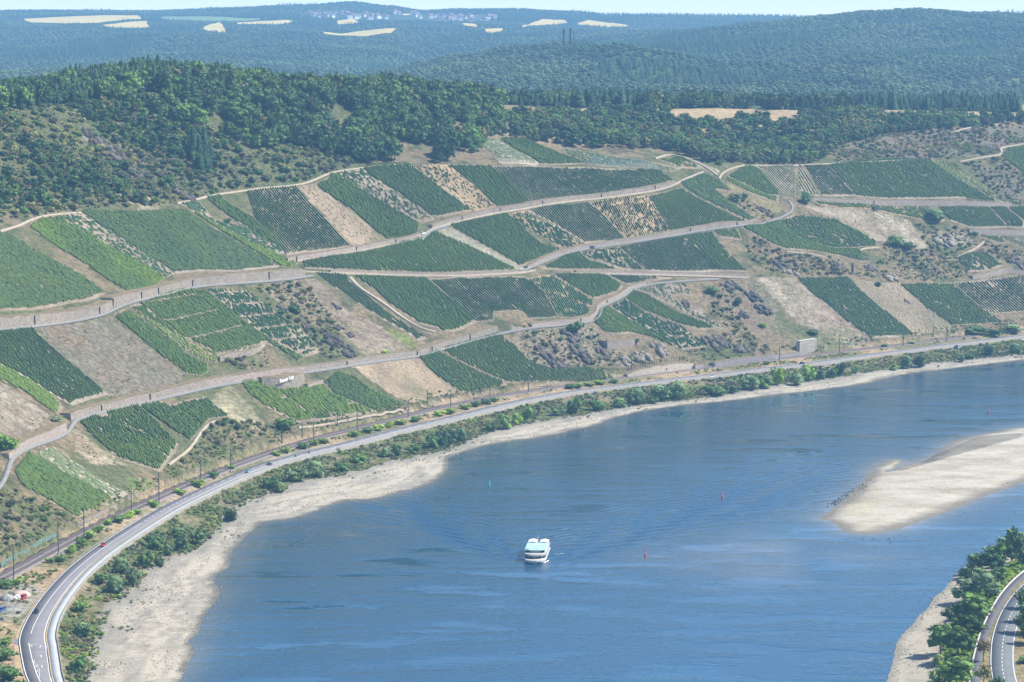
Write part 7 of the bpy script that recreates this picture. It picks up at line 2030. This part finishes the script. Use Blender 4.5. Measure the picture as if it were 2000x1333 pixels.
# ------------------------------------------------------------------ buoys and birds on the water
def buoy(u, v, mat, label, h=2.7):
    x, y = map(float, px(u, v, 0)); o = empty("buoy", (x, y, 0)); tag(o, label, "buoy")
    MB().tube((0, 0, -.4), (0, 0, .5), .7, .6, 10).build("float", mat, o)
    MB().tube((0, 0, .5), (0, 0, h * .8), .34, .18, 8).build("tower", mat, o)
    MB().tube((0, 0, h * .8), (0, 0, h), .42, .30, 8).build("topmark", mat, o)
    MB().box((.1, -.3, h * .42), (.5, .3, .5)).build("reflector", M_SIGNW, o)
B_RED = plain("buoy_red", (.62, .06, .08), .5, .4); B_GRN = plain("buoy_green", (.05, .45, .30), .5, .4)
buoy(1411, 973, B_RED, "red river buoy straight above the middle of the sunlit wake"); buoy(1260, 1086, B_RED, "red river buoy right of the ship"); buoy(1931, 806, B_RED, "red river buoy above the sandbar")
buoy(956, 949, B_GRN, "green river buoy left of the wake"); buoy(1588, 782, B_GRN, "green river buoy near the far beach")
def birds():
    M_B = plain("dark_feathers", (.03, .03, .032), .8, .2)
    mb = MB(); rings = []
    for a, r, zz in ((-.36, .02, .26), (-.2, .13, .26), (.05, .17, .27), (.22, .10, .34), (.27, .055, .48), (.30, .06, .58), (.42, .015, .58)):
        rings.append([(a, r * math.cos(t_), zz + r * math.sin(t_)) for t_ in np.linspace(0, 2 * math.pi, 7)[:-1]])
    mb.loft(rings); mb.tube((0, .05, 0), (0, .05, .15), .02, None, 4); mb.tube((0, -.05, 0), (0, -.05, .15), .02, None, 4)
    first = mb.build("water_bird", M_B); me = first.data; bpy.data.objects.remove(first)
    spots = []
    for k in range(115):
        t_ = RNG.random(); a = np.array([262, 940]) * (1 - t_) + np.array([640, 700]) * t_
        off = abs(RNG.normal(0, 42)) * (.4 + .8 * t_) - 22
        spots.append((a[0] + off * .55 + RNG.normal(0, 12), a[1] + off * .8 + RNG.normal(0, 8)))
    left = len(spots)
    spots += [(555, 1210), (645, 1212), (775, 1212), (788, 1210), (792, 1243), (656, 1280), (878, 1178), (932, 1190), (1400, 1012), (1440, 990), (1468, 1030), (1575, 915), (1810, 738), (1835, 736), (1775, 750), (1900, 732), (1060, 920)]
    for k, (a, b) in enumerate(spots):
        u, v = Z('T', [(a, b)])[0]
        x, y = map(float, px(u, v, 0.15))
        hit = inpoly(np.array([u]), np.array([v]), BAR_PX)[0]
        z = .35 if hit else -.12
        o = link("water_bird", me); o.location = (x, y, z); o.rotation_euler = (0, 0, float(RNG.uniform(0, 6.28))); o.scale = (1.05,) * 3
        if k < left: tag(o, "dark water bird in the flock at the tip of the sandbar", "bird", "dark birds resting at the tip of the sandbar")
        else: tag(o, "dark water bird apart from the flock beside the sandbar's near shore", "bird", "dark birds scattered along the near shore of the sandbar")
birds()

# ------------------------------------------------------------------ far away: chimneys, village
def far_point(u, v):
    q = cast([u], [v], h=HF, z0=3000, z1=9900, step=8.0)[0][0]; return float(q[0]), float(q[1]), float(q[2])
M_CHIM = plain("chimney_brown", (.05, .035, .03), .9, .1)
def chimney(u, v, top, label, tip=False):
    x, y, z = far_point(u, v); hh = (v - top) * y / FPX
    o = empty("chimney", (x, y, z)); tag(o, label, "chimney", "three tall chimneys on the wooded ridge")
    MB().tube((0, 0, -20), (0, 0, hh), 1.9, 1.6, 10).build("stack", M_CHIM, o)
    MB().tube((0, 0, hh - 1.5), (0, 0, hh + .2), 1.75, 1.75, 10).build("rim", M_CHIM, o)
    if tip: MB().tube((0, 0, hh * .8), (0, 0, hh * .84), 2.4, 2.4, 10).build("gallery", M_CHIM, o)
chimney(1101, 90, 58.5, "leftmost of the three tall chimneys on the wooded ridge", True); chimney(1114, 89, 55.5, "middle and tallest of the three chimneys on the wooded ridge"); chimney(1120.5, 88, 62.5, "rightmost and shortest of the three chimneys on the wooded ridge")
def village():
    Wm = [plain("house_white", (.82, .82, .80), .8, .2), plain("house_cream", (.70, .64, .54), .8, .2), plain("house_grey", (.55, .56, .58), .8, .2)]
    Rm = [plain("roof_slate", (.16, .16, .18), .8, .2), plain("roof_brown", (.22, .15, .13), .8, .2)]
    zones = [([(588, 30), (640, 27), (690, 30), (760, 31), (770, 39), (700, 40), (650, 36), (592, 35)], 62), ([(770, 28), (830, 30), (960, 36), (985, 38), (960, 45), (900, 46), (860, 44), (800, 34)], 62)]
    protos = []
    for k in range(4):
        w, d, h = 9 + k, 12, 5.5 + (k % 2) * 2
        b = MB().box((0, 0, h / 2 - 1), (d, w, h + 2)); bo = b.build("wall", Wm[k % 3]); bm_ = bo.data; bpy.data.objects.remove(bo)
        r = MB().add([(-d / 2 - .4, -w / 2 - .5, h), (d / 2 + .4, -w / 2 - .5, h), (d / 2 + .4, w / 2 + .5, h), (-d / 2 - .4, w / 2 + .5, h), (-d / 2 - .4, 0, h + w * .42), (d / 2 + .4, 0, h + w * .42)],
                     [(0, 1, 5, 4), (2, 3, 4, 5), (0, 4, 3), (1, 2, 5), (0, 3, 2, 1)])
        ro = r.build("roof", Rm[k % 2]); rm_ = ro.data; bpy.data.objects.remove(ro); protos.append((bm_, rm_))
    for z_, n in zones:
        P = np.array(z_); k = 0
        while k < n:
            u, v = RNG.uniform(P[:, 0].min(), P[:, 0].max()), RNG.uniform(P[:, 1].min(), P[:, 1].max())
            if not inpoly(np.array([u]), np.array([v]), z_)[0]: continue
            x, y, z = far_point(u, v); b_, r_ = protos[int(RNG.integers(4))]
            o = empty("house", (x, y, z), float(RNG.uniform(0, 3.14))); s = float(RNG.uniform(.9, 1.5)); o.scale = (s, s, s)
            half = "left" if u < 770 else "right"
            tag(o, "tiny pale house in the %s half of the distant hilltop village" % half, "house", "houses in the %s half of the distant village" % half)
            link("wall", b_, o); link("roof", r_, o); k += 1
village()
